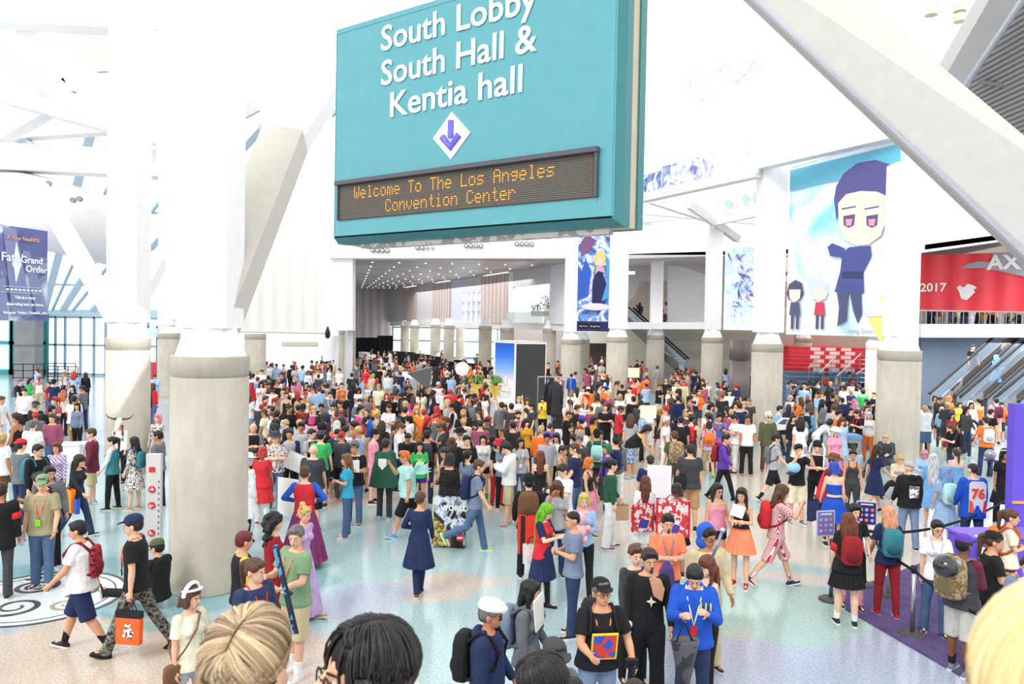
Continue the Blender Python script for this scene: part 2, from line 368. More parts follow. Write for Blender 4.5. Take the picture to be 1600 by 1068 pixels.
# downlights
rs = random.Random(3); dl = mat((255, 250, 240), .5, emit=1.3)
n = 0
for row in range(11):
    Yd = 56 + row * 4.1
    for k in range(7):
        t = (k + .5) / 7; xa = pl(560, Yd).x; xb = pl(892 - (892 - 606) * (Yd - YH) / (zfar - YH), Yd).x if False else (pl(892, YH).x * (1 - (Yd - YH) / (zfar - YH)) + pl(606, zfar).x * (Yd - YH) / (zfar - YH))
        x = xa + (xb - xa) * t
        o = MB().tube([(0, 0, 0), (0, 0, -.05)], .07, 8).build('downlight', dl, None, loc=(x, Yd, cz - .0))
        tag(o, 'small round downlight recessed in the hall ceiling', 'ceiling light', 'downlights in the hall ceiling'); n += 1
# hall right angled wall made of panels along the line, above the transom
A0 = Vector((pl(892, YH + 1).x, YH + 1, 0)); A1 = Vector((pl(606, zfar).x, zfar, 0)); AD = (A1 - A0)
def ax_at(px):                           # parameter where pixel column px meets the angled wall
    d = ray(px, 505); # solve A0 + t AD = s d (xy)
    den = AD.x * d.y - AD.y * d.x; return (-(A0.x) * d.y + A0.y * d.x) / den
zt0 = P(700, 512, 62).z; 
ztr = 4.55; 
def apanel(name, x0, x1, z0, z1, m, off=0, st=True, t=.25):
    t0, t1 = ax_at(x0), ax_at(x1); nrm = Vector((-AD.y, AD.x, 0)).normalized()
    if nrm.dot(-A0) < 0: nrm = -nrm
    a = A0 + AD * t0 + nrm * off; b = A0 + AD * t1 + nrm * off
    mb = MB(); mb.slab([(a.x, a.y, z0), (b.x, b.y, z0), (b.x, b.y, z1), (a.x, a.y, z1)], -nrm * t); o = mb.build(name, m)
    return struct(o) if st else o
LG = mat((214, 212, 212), .6); BEG = mat((214, 198, 192), .8, 'drape', scale=.9, rgb2=(188, 168, 162))
apanel('wall_hall', 606, 631, ztr, cz, LG); apanel('wall_hall', 650, 678, ztr, cz, LG); apanel('wall_hall', 703, 722, ztr, cz, mat((212, 218, 232), .6))
def drapes(x0, x1, lab):
    o = apanel('hanging_curtain', x0, x1, ztr, cz - .1, BEG, .15, False); tag(o, lab, 'curtain')
drapes(630, 651, 'pale brown curtain panel hanging in the hall, farthest left'); drapes(677, 704, 'pale brown curtain panel hanging in the hall, middle one'); drapes(753, 793, 'wide pale curtain panel hanging in the hall, nearest right')
apanel('wall_hall', 722, 753, cz - 1.4, cz, LG); apanel('wall_hall', 793, 800, ztr, cz, WHITE); apanel('wall_hall', 858, 892, ztr, cz, mat((222, 224, 230), .6)); apanel('wall_hall', 800, 858, cz - 1.3, cz, GREYW)
# window (722-753) mullions
for px in (729, 737, 745): apanel('window_1_mullion', px, px + 1.2, ztr, cz - 1.4, mat((200, 205, 212), .5), 0, True)
for z in (5.6, 6.5): apanel('window_1_mullion', 722, 753, z, z + .08, mat((200, 205, 212), .5), 0, True)
apanel('window_1', 722, 753, ztr, cz - 1.4, mat((250, 252, 255), .3, emit=.6), -1.0)
# balcony niche behind 800-858
apanel('wall_niche', 798, 830, ztr, 7.3, mat((180, 178, 180), .7), -3.0); 
o = apanel('balcony_glass', 798, 858, ztr, ztr + .9, mat((206, 220, 214), .1, 'glass', alpha=.5), .5, False, .03); tag(o, 'glass balcony railing in the hall below the leafy planter', 'railing')
t0 = ax_at(838); pc = A0 + AD * t0; pr = empty('planter', (pc.x + .9, pc.y + 1.0, 5.55), label='long planter of dark green shrubs on the hall balcony', cat='planter')
MB().box((0, 0, -.2), (2.6, .5, .4)).build('trough', mat((190, 188, 180)), pr)
mb = MB()
for i in range(420):
    a = rs.uniform(-1.3, 1.3); h = rs.uniform(0, .45 + (.7 if -.6 < a < .1 else 0)) ; p0 = Vector((a, rs.uniform(-.25, .25), h)); d = Vector((rs.uniform(-1, 1), rs.uniform(-1, 1), rs.uniform(-.2, 1))).normalized() * .22; s_ = d.cross(Vector((0, 0, 1))) * .3
    mb.quad([p0, p0 + d * .5 + s_, p0 + d, p0 + d * .5 - s_])
mb.build('foliage', mat((66, 92, 60), .7), pr)
# transom beam and hall back wall
tb0 = P(612, 507, 98); tb1 = P(903, 512, 53)
mb = MB(); mb.beam(Vector((tb0.x, tb0.y, 4.35)), Vector((tb1.x, tb1.y, 4.35)), .5, .55); struct(mb.build('trim_transom', mat((240, 232, 228), .5)))
mb = MB(); mb.slab([pl(430, zfar) * 1, Vector((P(430, 500, zfar).x, zfar, 0)), Vector((P(612, 500, zfar).x, zfar, 0)), pl(612, zfar)], (0, .3, 0)); struct(mb.build('wall_hall_back', mat((226, 214, 212), .7, 'drape', scale=.3, rgb2=(206, 192, 192))))
# left side wall of hall
mb = MB(); a = P(552, 500, YH + 1); b = P(500, 500, zfar); mb.slab([(a.x, a.y, 0), (a.x - 22, zfar, 0), (a.x - 22, zfar, cz), (a.x, a.y, cz)], (-.3, 0, 0)); struct(mb.build('wall_hall_left', LG))
# black partition drapes
mb = MB(); 
def blackwall(x0, x1, y0, Y, lab):
    a = P(x0, y0, Y); b = P(x1, y0, Y); mb = MB(); mb.slab([(a.x, Y, 0), (b.x, Y, 0), (b.x, Y, b.z), (a.x, Y, a.z)], (0, .15, 0))
    tag(mb.build('black_partition', mat((26, 26, 28), .95, 'drape', scale=.6, rgb2=(16, 16, 18))), lab, 'partition')
blackwall(545, 592, 527, 95, 'long low black drape partition at the hall back wall'); blackwall(590, 614, 524, 93, 'taller black drape partition beside the glass doors')
# queue of black seats rows & row of white tables in the hall
for k in range(13):
    if k < 2: continue
    px = 553 + k * 7.2; py = 544 + k * 2.9 + (k * k) * .05; p = PH(px + 3, py, .95)
    r_ = empty('folding_table', (p.x, p.y, 0), R(-62), label='white-clothed table in the long diagonal row inside the hall', cat='table', group='white tables in a row inside the hall')
    MB().box((0, 0, .93), (2.6, .75, .05)).build('tabletop', WHITE, r_); MB().box((0, -.36, .6), (2.6, .03, .62)).build('cloth_front', WHITE, r_)
    for sx in (-1.2, 1.2): MB().box((sx, .25, .45), (.06, .06, .9)).build('leg', mat((120, 118, 116)), r_)
for k in range(7):
    a = PH(600 + k * 26, 553 + k * 5.5, 1.1); b = PH(560 + k * 22, 548 + k * 7, 1.1)
    a = Vector((P(615 + k * 22, 500, 86 - k * 5.5).x, 86 - k * 5.5, 0)); 
    r_ = empty('black_screen', a, R(-50), label=['low black drape screen at the far end of the hall queue'] [0] if k == 0 else 'low black drape screen in the rows across the hall', cat='screen', group='low black drape screens in the hall')
    MB().box((0, 0, .65), (9, .12, 1.3)).build('drape', mat((24, 24, 26), .95), r_)
    for sx in (-4.5, 0, 4.5): MB().tube([(sx, -.1, 0), (sx, -.1, 1.4)], .04, 8).build('post', STEEL, r_)
# glass entrance doors at hall back right
TEAL = mat((70, 140, 140), .4); 
def glazing(name, x0, x1, y0, y1, Y, mulls, trans, label=None, frame=TEAL, fw=.16, pane=None, wname=None):
    a = P(x0, y1, Y); b = P(x1, y0, Y); c = P((x0 + x1) / 2, 505, Y)
    z0 = max(0, min(a.z, P(x1, y1, Y).z)); z1 = b.z
    r_ = empty(name, (a.x, Y, 0)); r_['kind'] = 'structure'
    wd = b.x - a.x
    MB().box((wd / 2, .1, (z0 + z1) / 2), (wd, .03, z1 - z0)).build('pane', pane or mat((245, 250, 252), .2, emit=.75), r_)
    for t in mulls: MB().box((wd * t, 0, (z0 + z1) / 2), (fw, .14, z1 - z0)).build('mullion', frame, r_)
    for z in trans: MB().box((wd / 2, 0, z), (wd, .14, fw)).build('transom', frame, r_)
    return r_
glazing('window_2', 613, 800, 506, 560, 99, (0, .12, .2, .33, .48, .6, .75, .88, 1), (.1, 2.2, 3.9))
# wall behind right of the hall below transom
rect('wall_hall_right', 800, 512, 905, 600, 66, mat((226, 216, 212), .7), .3)
# -------- white enclosing wall between drapes and opening
rect('wall_booth', 370, 520, 528, 640, 62, WHITE, .2)
rect('wall_vent', 440, 534, 496, 540, 61.9, mat((188, 184, 168), .6), .05)
MB().slab([P(502, 555, 61.8), P(512, 555, 61.8), P(512, 571, 61.8), P(502, 571, 61.8)], (0, .05, 0)); 
rect('wall_panel', 502, 555, 512, 571, 61.8, mat((150, 122, 100), .6), .05)
rect('wall_behind_beam', 478, 100, 552, 525, 56, WHITE, .3)
# -------- big white drape
mb = MB(); nseg = 60
top = [(525, 125), (500, 150), (470, 185), (440, 230), (415, 300), (385, 420), (352, 515)]
dp = mat((250, 248, 244), .8, 'drape', scale=.5, rgb2=(238, 234, 226))
Yd = 34
vs = [P(352, 515, Yd), P(512, 519, Yd), P(514, 420, Yd), P(520, 120, Yd), P(476, 170, Yd), P(440, 232, Yd), P(410, 310, Yd)]
dr = empty('hanging_drape', P(430, 519, Yd), label='tall white fabric drape hanging from the roof beside the foreground brace', cat='drape')
mb.slab([v - dr.location for v in vs], (0, .05, 0)); mb.build('fabric', dp, dr)
MB().tube([P(348, 517, Yd - .1) - dr.location, P(512, 520, Yd - .1) - dr.location], .05, 8).build('bottom_bar', mat((222, 220, 216)), dr)
MB().lathe([(.01, -.25), (.1, -.2), (.12, 0), (.03, .28)], c=P(512, 520, Yd - .1) - dr.location, n=10).build('weight', DARK, dr)
# ================================================================= LEFT GLAZED ROOF
STB = mat((206, 224, 232), .5); 
def sstruct(mb, name, m): return struct(mb.build(name, m))
rect('trim_eave', 68, 484, 262, 497, 58, mat((205, 224, 232), .6), .5)
mb = MB(); 
glr = mat((248, 252, 255), .3, emit=.8)
# sloped glass roof: low edge far (py 484, Y58), high edge near
rf0, rf1 = P(60, 484, 58), P(262, 484, 58); rn1, rn0 = P(430, 250, 40), P(-120, 250, 40)
mb.slab([rf0, rf1, Vector((rf1.x + 2, 36, 16)), Vector((rf0.x - 12, 36, 16))], (0, 0, .1)); sstruct(mb, 'ceiling_glass', glr)
def roofpt(px, Y):                    # on the glass plane, just under it
    t = (58 - Y) / 22.0; z = rf0.z + (16 - rf0.z) * t - .25; return Vector((P(px, 500, Y).x, Y, z))
for i, (xa, xb) in enumerate(((75, 190), (88, 260), (104, 330), (120, 400), (150, 470), (200, 560))):
    mb = MB(); mb.beam(roofpt(xa - 6, 57.5), roofpt(xb - 40, 38), .12 if i % 2 else .45, .2); sstruct(mb, 'trim_rafter', STB if i % 2 == 0 else mat((160, 190, 205), .5))
for Yq in (54, 50, 46, 42):
    mb = MB(); mb.beam(roofpt(-60, Yq), roofpt(330, Yq), .12, .12); sstruct(mb, 'trim_purlin', mat((168, 196, 206), .5))
# glazed wall below
glazing('window_3', -40, 262, 497, 592, 58, (0, .12, .2, .3, .36, .42, .47, .55, .62, .68, .74, .82, .9, 1), (.1, 2.3, 4.4), frame=mat((150, 180, 188), .5), fw=.14)
def teal_door(x0, x1, lab):
    a = P(x0, 560, 57.5); b = P(x1, 560, 57.5); r_ = empty('door_1', (a.x, 57.5, 0)); r_['kind'] = 'structure'; wd = b.x - a.x
    mb = MB(); mb.box((0, 0, 2.3), (.3, .2, 4.6)); mb.box((wd, 0, 2.3), (.3, .2, 4.6)); mb.box((wd / 2, 0, 4.5), (wd, .2, .25)); mb.box((wd / 2, 0, 2.4), (wd, .2, .25)); mb.box((wd / 2, 0, .2), (wd, .2, .4)); mb.build('frame', mat((64, 150, 148), .4), r_)
    MB().box((wd / 2, .03, 2.3), (wd, .04, 4.4)).build('glass', mat((190, 226, 220), .1, emit=.5), r_)
teal_door(-22, 18, ''); teal_door(20, 26, ''); teal_door(64, 72, '')
p = P(45, 520, 56); r_ = empty('concrete_column', (p.x, p.y, 0), label='grey square pier between the teal doors at far left', cat='column'); MB().box((0, 0, 2.4), (1.5, 1.0, 4.8)).build('shaft', mat((150, 150, 150), .8, 'concrete'), r_)
MB().box((0, 0, 2.3), (1.6, 1.1, .1)).build('band', mat((120, 120, 120)), r_)
# barrier rails at the far left
for (x0, x1, py, lab) in ((20, 68, 592, 'black crowd barrier rail by the left doors, left section'), (68, 118, 590, 'black crowd barrier rail by the left doors, right section'), (75, 122, 575, 'black crowd barrier rail farther back by the left glazing')):
    a, b = G(x0, py - 0 if py > 580 else 590), G(x1, py if py > 580 else 590)
    if py < 580: a = Vector((P(x0, 540, 52).x, 52, 0)); b = Vector((P(x1, 540, 52).x, 52, 0))
    r_ = empty('barrier_rail', a, label=lab, cat='barrier'); d = b - a
    for k in range(4): MB().tube([d * (k / 3), d * (k / 3) + Vector((0, 0, 1.05))], .035, 6).build('post', DARK, r_)
    for z in (1.05, .6, .1): MB().tube([Vector((0, 0, z)), d + Vector((0, 0, z))], .03, 6).build('rail', DARK, r_)
# red and grey machine behind, between the two left columns
p = P(223, 578, 44); r_ = empty('ticket_kiosk', (p.x, p.y, 0), label='red and grey kiosk counter seen between the two left columns', cat='kiosk')
MB().box((0, 0, 1.15), (1.9, .8, 1.5)).build('red_counter', mat((196, 60, 70), .5), r_); MB().box((0, 0, .2), (1.7, .7, .4)).build('base', mat((60, 60, 64)), r_)
for sx in (-.8, -.3, .3, .8): MB().tube([(sx, 0, 1.9), (sx, 0, 4.0)], .06, 8).build('post', mat((100, 120, 128)), r_)
MB().box((0, 0, 3.6), (1.9, .5, .5)).build('header', mat((205, 222, 232)), r_)
# ================================================================= UPPER WHITE STEEL, LEFT
def big_beam(x0, y0, Y0, x1, y1, Y1, w, h, lab, m=WHITE, name='white_beam', up=(0, 1, 0)):
    a, b = P(x0, y0, Y0), P(x1, y1, Y1); c = (a + b) / 2; r_ = MB().beam(a - c, b - c, w, h, up).build(name, m, None, loc=c); return struct(r_)
big_beam(-40, 128, 26, 300, 220, 26, .9, .9, ''); big_beam(-40, 212, 27, 300, 190, 30, .5, .5, '')
big_beam(20, 40, 26, 170, 160, 26, .8, .6, ''); big_beam(-10, 10, 25, 330, 30, 26, 1.2, .8, '')
big_beam(-30, 60, 24, 105, 150, 26, .7, .6, ''); big_beam(0, 205, 26, 115, 140, 26, .7, .6, ''); big_beam(-20, 245, 27, 330, 262, 27, .9, .8, '')
big_beam(100, 262, 27, 20, 210, 28, .3, .3, '', STB)
big_beam(90, 120, 30, 200, 240, 30, .4, .4, '', mat((214, 230, 236)))
GS = mat((206, 202, 198), .7)
MB().slab([P(0, 0, 44), P(200, 0, 44), P(200, 130, 46), P(0, 130, 46)], (0, .3, 0))
for q in ([(14, 68), (30, 60), (125, 122), (95, 128)], [(66, 50), (80, 40), (190, 62), (190, 110), (150, 112)], [(352, 128), (405, 172), (352, 200)], [(272, 168), (288, 165), (288, 240), (272, 235)]):
    mb = MB(); mb.slab([P(x, y, 33) for x, y in q], (0, .2, 0)); struct(mb.build('ceiling_soffit', GS))
# curved white duct ring at left
pts = []
for i in range(25):
    t = i / 24; px = -60 + 240 * t; py = 305 + 60 * t ** 1.2; pts.append(P(px, py, 30 - 3 * math.sin(t * 3)))
mb = MB(); mb.tube(pts, 1.25, 20); o = struct(mb.build('ceiling_duct', mat((244, 242, 240), .5), None, True))
for i, (px, py) in enumerate(((72, 288), (120, 312), (211, 345))):
    c = P(px, py, 25.6 if i < 2 else 22.2); r_ = empty('spotlight_pair', c, label=['pair of small round lamps on the white duct, left', 'pair of small round lamps on the white duct, right', 'pair of small round lamps beside the second left column'][i], cat='lamp')
    for sx in (-.1, .12): MB().tube([(sx, 0, sx * .2), (sx, -.1, sx * .2)], .09, 12).build('lamp_ring', mat((150, 146, 140), .4), r_)
# ================================================================= RIGHT: banner wall line, beams
W0, W1, W2 = P(1003, 308, 37), P(1187, 266, 30.4), P(1405, 222, 25)
zb = W1.z
mb = MB(); mb.beam(Vector((W0.x, W0.y, zb - .1)), Vector((W1.x, W1.y, zb - .1)), .5, .35); sstruct(mb, 'trim_wallbeam', mat((238, 238, 238)))
mb = MB(); mb.beam(Vector((W1.x, W1.y, zb + .25)), Vector((W2.x + .6, W2.y - 1.0, zb + .25)), .5, .45); sstruct(mb, 'trim_wallbeam', mat((238, 238, 238)))
mb = MB(); a = P(1212, 519, 30.6); b = P(1400, 532, 25); 
rect('trim_beam', 1440, 506, 1700, 527, 25.3, WHITE, .9)
big_beam(1015, 312, 40, 1115, 345, 44, .35, .35, ''); big_beam(1075, 318, 42, 1118, 348, 44, .45, .4, '', mat((236, 236, 236))); big_beam(1118, 348, 44, 1200, 330, 40, .3, .3, '')
big_beam(1118, 348, 44, 1152, 373, 46, .4, .4, '', mat((226, 226, 226))); big_beam(1005, 330, 44, 1230, 350, 44, .35, .3, '')
big_beam(1000, 345, 46, 1230, 322, 46, .3, .3, '')
rect('wall_upper', 903, 352, 1440, 398, 50, WHITE, .4)
rect('wall_upper', 903, 398, 978, 405, 50, WHITE, .4)
glm = mat((170, 196, 196), .3, 'blotch', scale=1.5, rgb2=(236, 244, 246))
for i, (x0, y0, x1, y1) in enumerate(((1128, 311, 1147, 328), (1160, 303, 1174, 322), (1177, 300, 1196, 318), (1003, 340, 1024, 352), (1171, 352, 1198, 363))):
    rect('window_%d' % (4 + i), x0, y0, x1, y1, 54, glm, .1)
# yellow louvers up high
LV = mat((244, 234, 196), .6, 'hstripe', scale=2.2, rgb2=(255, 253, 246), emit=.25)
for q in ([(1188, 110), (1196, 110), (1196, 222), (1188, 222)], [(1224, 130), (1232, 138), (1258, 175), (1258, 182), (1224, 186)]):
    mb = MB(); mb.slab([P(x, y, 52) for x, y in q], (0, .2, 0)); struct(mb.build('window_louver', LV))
# mezzanine zone 977-1130: soffit, blank stair wall, warm corridor, escalator
rect('wall_mezz_back', 955, 398, 1240, 560, 74, mat((198, 188, 172), .7), .3)
GSO = mat((206, 203, 200), .6)
mb = MB(); a, b = P(976, 404, 50), P(1240, 396, 50); mb.slab([a, b, Vector((b.x + 4, 74, b.z - .2)), Vector((a.x - 1, 74, a.z - .2))], (0, 0, .3)); sstruct(mb, 'ceiling_mezzanine', GSO)
mb = MB(); mb.slab([P(977, 475, 56), P(977, 405, 56), P(1024, 415, 56), P(1020, 430, 56), P(1002, 440, 56), P(992, 462, 56)], (0, .3, 0)); sstruct(mb, 'ceiling_soffit', mat((200, 197, 194), .7))
mb = MB(); mb.slab([P(1044, 508, 54), P(1044, 414, 54), P(1072, 418, 54), P(1103, 430, 54), P(1105, 508, 54)], (0, .3, 0)); sstruct(mb, 'wall_stair', mat((218, 219, 220), .7))
rect('trim_mezz', 975, 503, 1110, 514, 52, WHITE, .6)
rect('wall_mezz_low', 1035, 514, 1200, 600, 57, mat((176, 172, 158), .8, 'hstripe', scale=.25, rgb2=(168, 164, 150)), .3)
rect('wall_mezz_low', 975, 514, 1036, 600, 66, mat((188, 182, 168), .8), .3)
rect('wall_far_door', 914, 534, 952, 570, 70, mat((74, 64, 58), .9), .2); rect('wall_far', 900, 518, 978, 536, 69, mat((206, 204, 192), .7), .3)
rect('wall_far', 1150, 480, 1240, 600, 60, mat((186, 180, 166), .8), .3)
o = rect('wall_downlight', 980, 424, 992, 428, 49.5, mat((255, 250, 240), emit=3), .05)
# ================================================================= HANGING SIGN
SR = P(965, 350, 7.0); SL = P(517, 380, 9.2)
ud = Vector((SR.x - SL.x, SR.y - SL.y, 0)); WS = ud.length; ud.normalize(); nv = Vector((ud.y, -ud.x, 0))
zS = (SR.z + SL.z) / 2
sg = empty('hanging_sign', (SL.x, SL.y, zS), math.atan2(ud.y, ud.x), label='large teal hanging sign with white hall names and orange scrolling letters', cat='sign')
def S(px, py):
    q = PP(px, py, Vector((SL.x, SL.y, zS)), nv) - Vector((SL.x, SL.y, zS)); return q.dot(ud), q.z
HS = S(524, 50)[1]
TL = mat((80, 154, 161), .3, spec=.6); TL2 = mat((56, 124, 126), .35); ORG = mat((255, 160, 40), .5, emit=1.4)
TOPZ = HS + .02
mb = MB(); mb.box((WS / 2, .1, TOPZ / 2 + .04), (WS - .1, .2, TOPZ - .08)); mb.build('front_panel', TL, sg)
mb = MB(); f = [(0, 0), (WS, 0), (WS, TOPZ), (0, TOPZ)]; g_ = [(.06, .06), (WS - .06, .06), (WS - .06, TOPZ - .06), (.06, TOPZ - .06)]
vs = [(x, .12, z) for x, z in f] + [(x, -.004, z) for x, z in g_] + [(x, .24, z) for x, z in f]
mb.add(vs, [(i, (i + 1) % 4, 4 + (i + 1) % 4, 4 + i) for i in range(4)] + [(i, 8 + i, 8 + (i + 1) % 4, (i + 1) % 4) for i in range(4)]); mb.build('bevelled_rim', TL2, sg)
MB().box((WS / 2, .32, TOPZ / 2), (WS - .04, .18, TOPZ)).build('core', mat((196, 184, 162), .5), sg)
MB().box((WS / 2, .46, TOPZ / 2), (WS, .12, TOPZ)).build('back_panel', TL2, sg)
MB().box((WS / 2, .32, -.02), (WS - .5, .14, .05)).build('light_strip', mat((170, 165, 160), .3, 'blotch', scale=9, rgb2=(225, 220, 215)), sg)
for x in (.6, WS - .6): MB().box((x, .3, TOPZ + 2.5), (.12, .12, 5)).build('hanger', WHITE, sg)
def stext(name, body, x0, y0, x1, y1, m, bold=.014):
    a = S(x0, y0); b = S(x1, y1); t = text(name, body, 1, m, sg, UPRIGHT, 'LEFT', bold * .9)
    me = t.data; xs_ = [v.co.x for v in me.vertices]; w0 = max(xs_) - min(xs_); mn = min(xs_)
    return a, b, t, w0, mn
WT = mat((252, 252, 252), .5)
for body, (x0, y0), (x1, y1), cap in (('South Lobby', (597, 80), (840, 20), 40), ('South Hall &', (597, 134), (840, 74), 0), ('Kentia hall', (611, 183), (817, 139), 0)):
    a, b, t, w0, mn = stext('lettering', body, x0, y0, x1, y1, WT, .012)
    k = (b[0] - a[0]) / w0; hgt = S(605, 38)[1] - S(605, 82)[1]
    t.data.transform(Matrix.Translation((a[0], -.012, a[1])) @ Matrix.Diagonal((k, 1, hgt * .9 / .73, 1)) @ Matrix.Translation((-mn, 0, 0)))
c_ = S(706, 212); hw = (S(735, 205)[0] - S(677, 218)[0]) / 2; hh = (S(706, 175)[1] - S(706, 249)[1]) / 2
MB().slab([(c_[0] - hw, -.012, c_[1]), (c_[0], -.012, c_[1] - hh), (c_[0] + hw, -.012, c_[1]), (c_[0], -.012, c_[1] + hh)], (0, .01, 0)).build('diamond', WT, sg)
PU = mat((112, 104, 208), .5); mb = MB(); ar = hh * .5
mb.tube([(c_[0], -.016, c_[1] + hh * .62), (c_[0], -.016, c_[1] - hh * .1)], .036, 8)
mb.tube([(c_[0] - hw * .45, -.016, c_[1] - hh * .02), (c_[0], -.016, c_[1] - hh * .5), (c_[0] + hw * .45, -.016, c_[1] - hh * .02)], .04, 8); ao = mb.build('down_arrow', PU, sg)
# LED board
a = S(530, 347); b = S(935, 232); a2 = S(530, 292); b2 = S(935, 305)
x0, x1 = a[0], b[0]; z0 = (a[1] + b2[1]) / 2; z1 = (a2[1] + b[1]) / 2
led = MB().box(((x0 + x1) / 2, 0, (z0 + z1) / 2), (x1 - x0, .03, z1 - z0)).build('display_board', mat((70, 66, 62), .6), sg)
mb = MB(); mb.box(((x0 + x1) / 2, -.03, z1 + .01), (x1 - x0 + .04, .08, .045)); mb.box((x0, -.01, (z0 + z1) / 2), (.02, .05, z1 - z0)); mb.box((x1, -.02, (z0 + z1) / 2), (.025, .06, z1 - z0)); mb.build('display_hood', mat((84, 84, 92), .4), led)
FONT = dict(W=("10001", "10001", "10001", "10101", "10101", "10101", "01010"), e=("00000", "00000", "01110", "10001", "11111", "10000", "01110"), l=("01100", "00100", "00100", "00100", "00100", "00100", "01110"),
 c=("00000", "00000", "01110", "10000", "10000", "10001", "01110"), o=("00000", "00000", "01110", "10001", "10001", "10001", "01110"), m=("00000", "00000", "11010", "10101", "10101", "10101", "10101"),
 T=("11111", "00100", "00100", "00100", "00100", "00100", "00100"), h=("10000", "10000", "10110", "11001", "10001", "10001", "10001"), L=("10000", "10000", "10000", "10000", "10000", "10000", "11111"),
 s=("00000", "00000", "01111", "10000", "01110", "00001", "11110"), A=("01110", "10001", "10001", "11111", "10001", "10001", "10001"), n=("00000", "00000", "10110", "11001", "10001", "10001", "10001"),
 g=("00000", "00000", "01111", "10001", "01111", "00001", "01110"), C=("01110", "10001", "10000", "10000", "10000", "10001", "01110"), v=("00000", "00000", "10001", "10001", "10001", "01010", "00100"),
 t=("00100", "00100", "01110", "00100", "00100", "00100", "00011"), i=("00100", "00000", "01100", "00100", "00100", "00100", "01110"), r=("00000", "00000", "10110", "11001", "10000", "10000", "10000"))
p0 = S(556, 305); p1 = S(869, 262); nch = 26 * 6 - 1
dx = (p1[0] - p0[0]) / nch; dz = (z1 - z0) * .96 / 20
mb = MB(); gd = MB()
nX = int((x1 - x0 - .06) / dx); nZ = 19
for i in range(nX):
    for j in range(nZ):
        cx, cz_ = x0 + .04 + i * dx, z0 + .02 + j * (z1 - z0 - .06) / (nZ - 1)
        gd.quad([(cx - dx * .28, -.018, cz_ - dx * .28), (cx + dx * .28, -.018, cz_ - dx * .28), (cx + dx * .28, -.018, cz_ + dx * .28), (cx - dx * .28, -.018, cz_ + dx * .28)])
gd.build('unlit_dots', mat((132, 124, 112), .5), led)
dz = (z1 - z0 - .06) / (nZ - 1)
for body, xs_, row in (('Welcome To The Los Angeles', p0[0], 17), ('Convention Center', S(605, 320)[0], 8)):
    for k, ch in enumerate(body):
        if ch == ' ': continue
        for r_i, rowb in enumerate(FONT[ch]):
            for c_i, bit in enumerate(rowb):
                if bit == '1':
                    cx = xs_ + (k * 6 + c_i) * dx; cz_ = z0 + .02 + (row - r_i) * dz; q = dx * .44
                    mb.quad([(cx - q, -.021, cz_), (cx, -.021, cz_ - q), (cx + q, -.021, cz_), (cx, -.021, cz_ + q)])
o = mb.build('led_lettering', ORG, led)
# ================================================================= BANNERS
def banner(name, pts, m, lab, cat='banner', back=.03):
    """flat hanging panel through four photo corners with known depths: bottom-left, bottom-right, top-right, top-left"""
    q = [P(*p) for p in pts]; o0 = q[0]; u = (q[1] - q[0]); u.z = 0; W_ = u.length; u.normalize(); rz = math.atan2(u.y, u.x)
    r_ = empty(name, o0, rz, label=lab, cat=cat)
    H_ = ((q[3] - q[0]).z + (q[2] - q[1]).z) / 2
    n_ = 14; mb = MB(); vs = []; fs = []
    for i in range(n_ + 1):
        for j in range(2): vs.append((W_ * i / n_, .03 * math.sin(i * 1.1), H_ * j))
    for i in range(n_): fs.append((2 * i, 2 * i + 2, 2 * i + 3, 2 * i + 1))
    mb.add(vs, fs); mb.build('fabric', m, r_, True)
    return r_, W_, H_
def art(r_, W_, H_, name, pts, m, y=-.06):
    return MB().slab([(x * W_, y, z * H_) for x, z in pts], (0, .012, 0)).build(name, m, r_)
def ellp(cx, cz, rx, rz, n=22, a0=0, a1=360, rot=0):
    return [(cx + rx * math.cos(R(a0 + (a1 - a0) * i / n)) , cz + rz * math.sin(R(a0 + (a1 - a0) * i / n))) for i in range(n + (a1 - a0 != 360))]
# left navy game banner
r_, W_, H_ = banner('hanging_banner', [(-34, 500, 21), (74, 503, 23), (78, 370, 23), (-34, 338, 21)], mat((116, 120, 168), .7, 'poster', scale=.55, rgb2=(96, 102, 156)), 'dark blue hanging banner with white logo and rays, at far left')
for q in ([(.32, .98), (.5, .98), (.75, .05), (.45, .05)], [(.6, .75), (.7, .75), (1.0, .1), (.8, .1)], [(.2, .45), (.35, .45), (.4, 0), (.05, 0)]): art(r_, W_, H_, 'light_ray', q, mat((164, 170, 214), .8, alpha=.6), -.05)
WB = mat((244, 246, 255), .6)
sx_ = lambda px: (P(px, 450, 22).x - P(-34, 450, 22).x) / (P(76, 450, 22).x - P(-34, 450, 22).x)
ts = [('A New FateRPG', .60, .86, .15, mat((206, 160, 140), .6)), ('Fate/', .44, .63, .34, WB), ('Grand', .73, .625, .27, WB), ('Order', .80, .53, .27, WB), ('This is a story', .63, .235, .115, WB), ('about taking back our future', .63, .165, .10, WB), ('fate-go.us  Twitter @FateGO_USA', .64, .075, .095, WB)]
for body, cx, cz_, sz, m in ts: text('lettering', body, sz, m, r_, Matrix.Translation((cx * W_, -.07, cz_ * H_)) @ UPRIGHT, 'CENTER', .006)
art(r_, W_, H_, 'logo_star', [(.5, .84), (.56, .66), (.58, .6), (.56, .56), (.5, .40), (.47, .56), (.44, .6), (.47, .66)], WB)
for k in range(9): art(r_, W_, H_, 'small_lettering', [(.36 + k * .06, .32), (.40 + k * .06, .32), (.40 + k * .06, .34), (.36 + k * .06, .34)], WB)
for z in (.36, .3): art(r_, W_, H_, 'rule_line', [(.3, z), (.85, z), (.85, z + .004), (.3, z + .004)], WB)
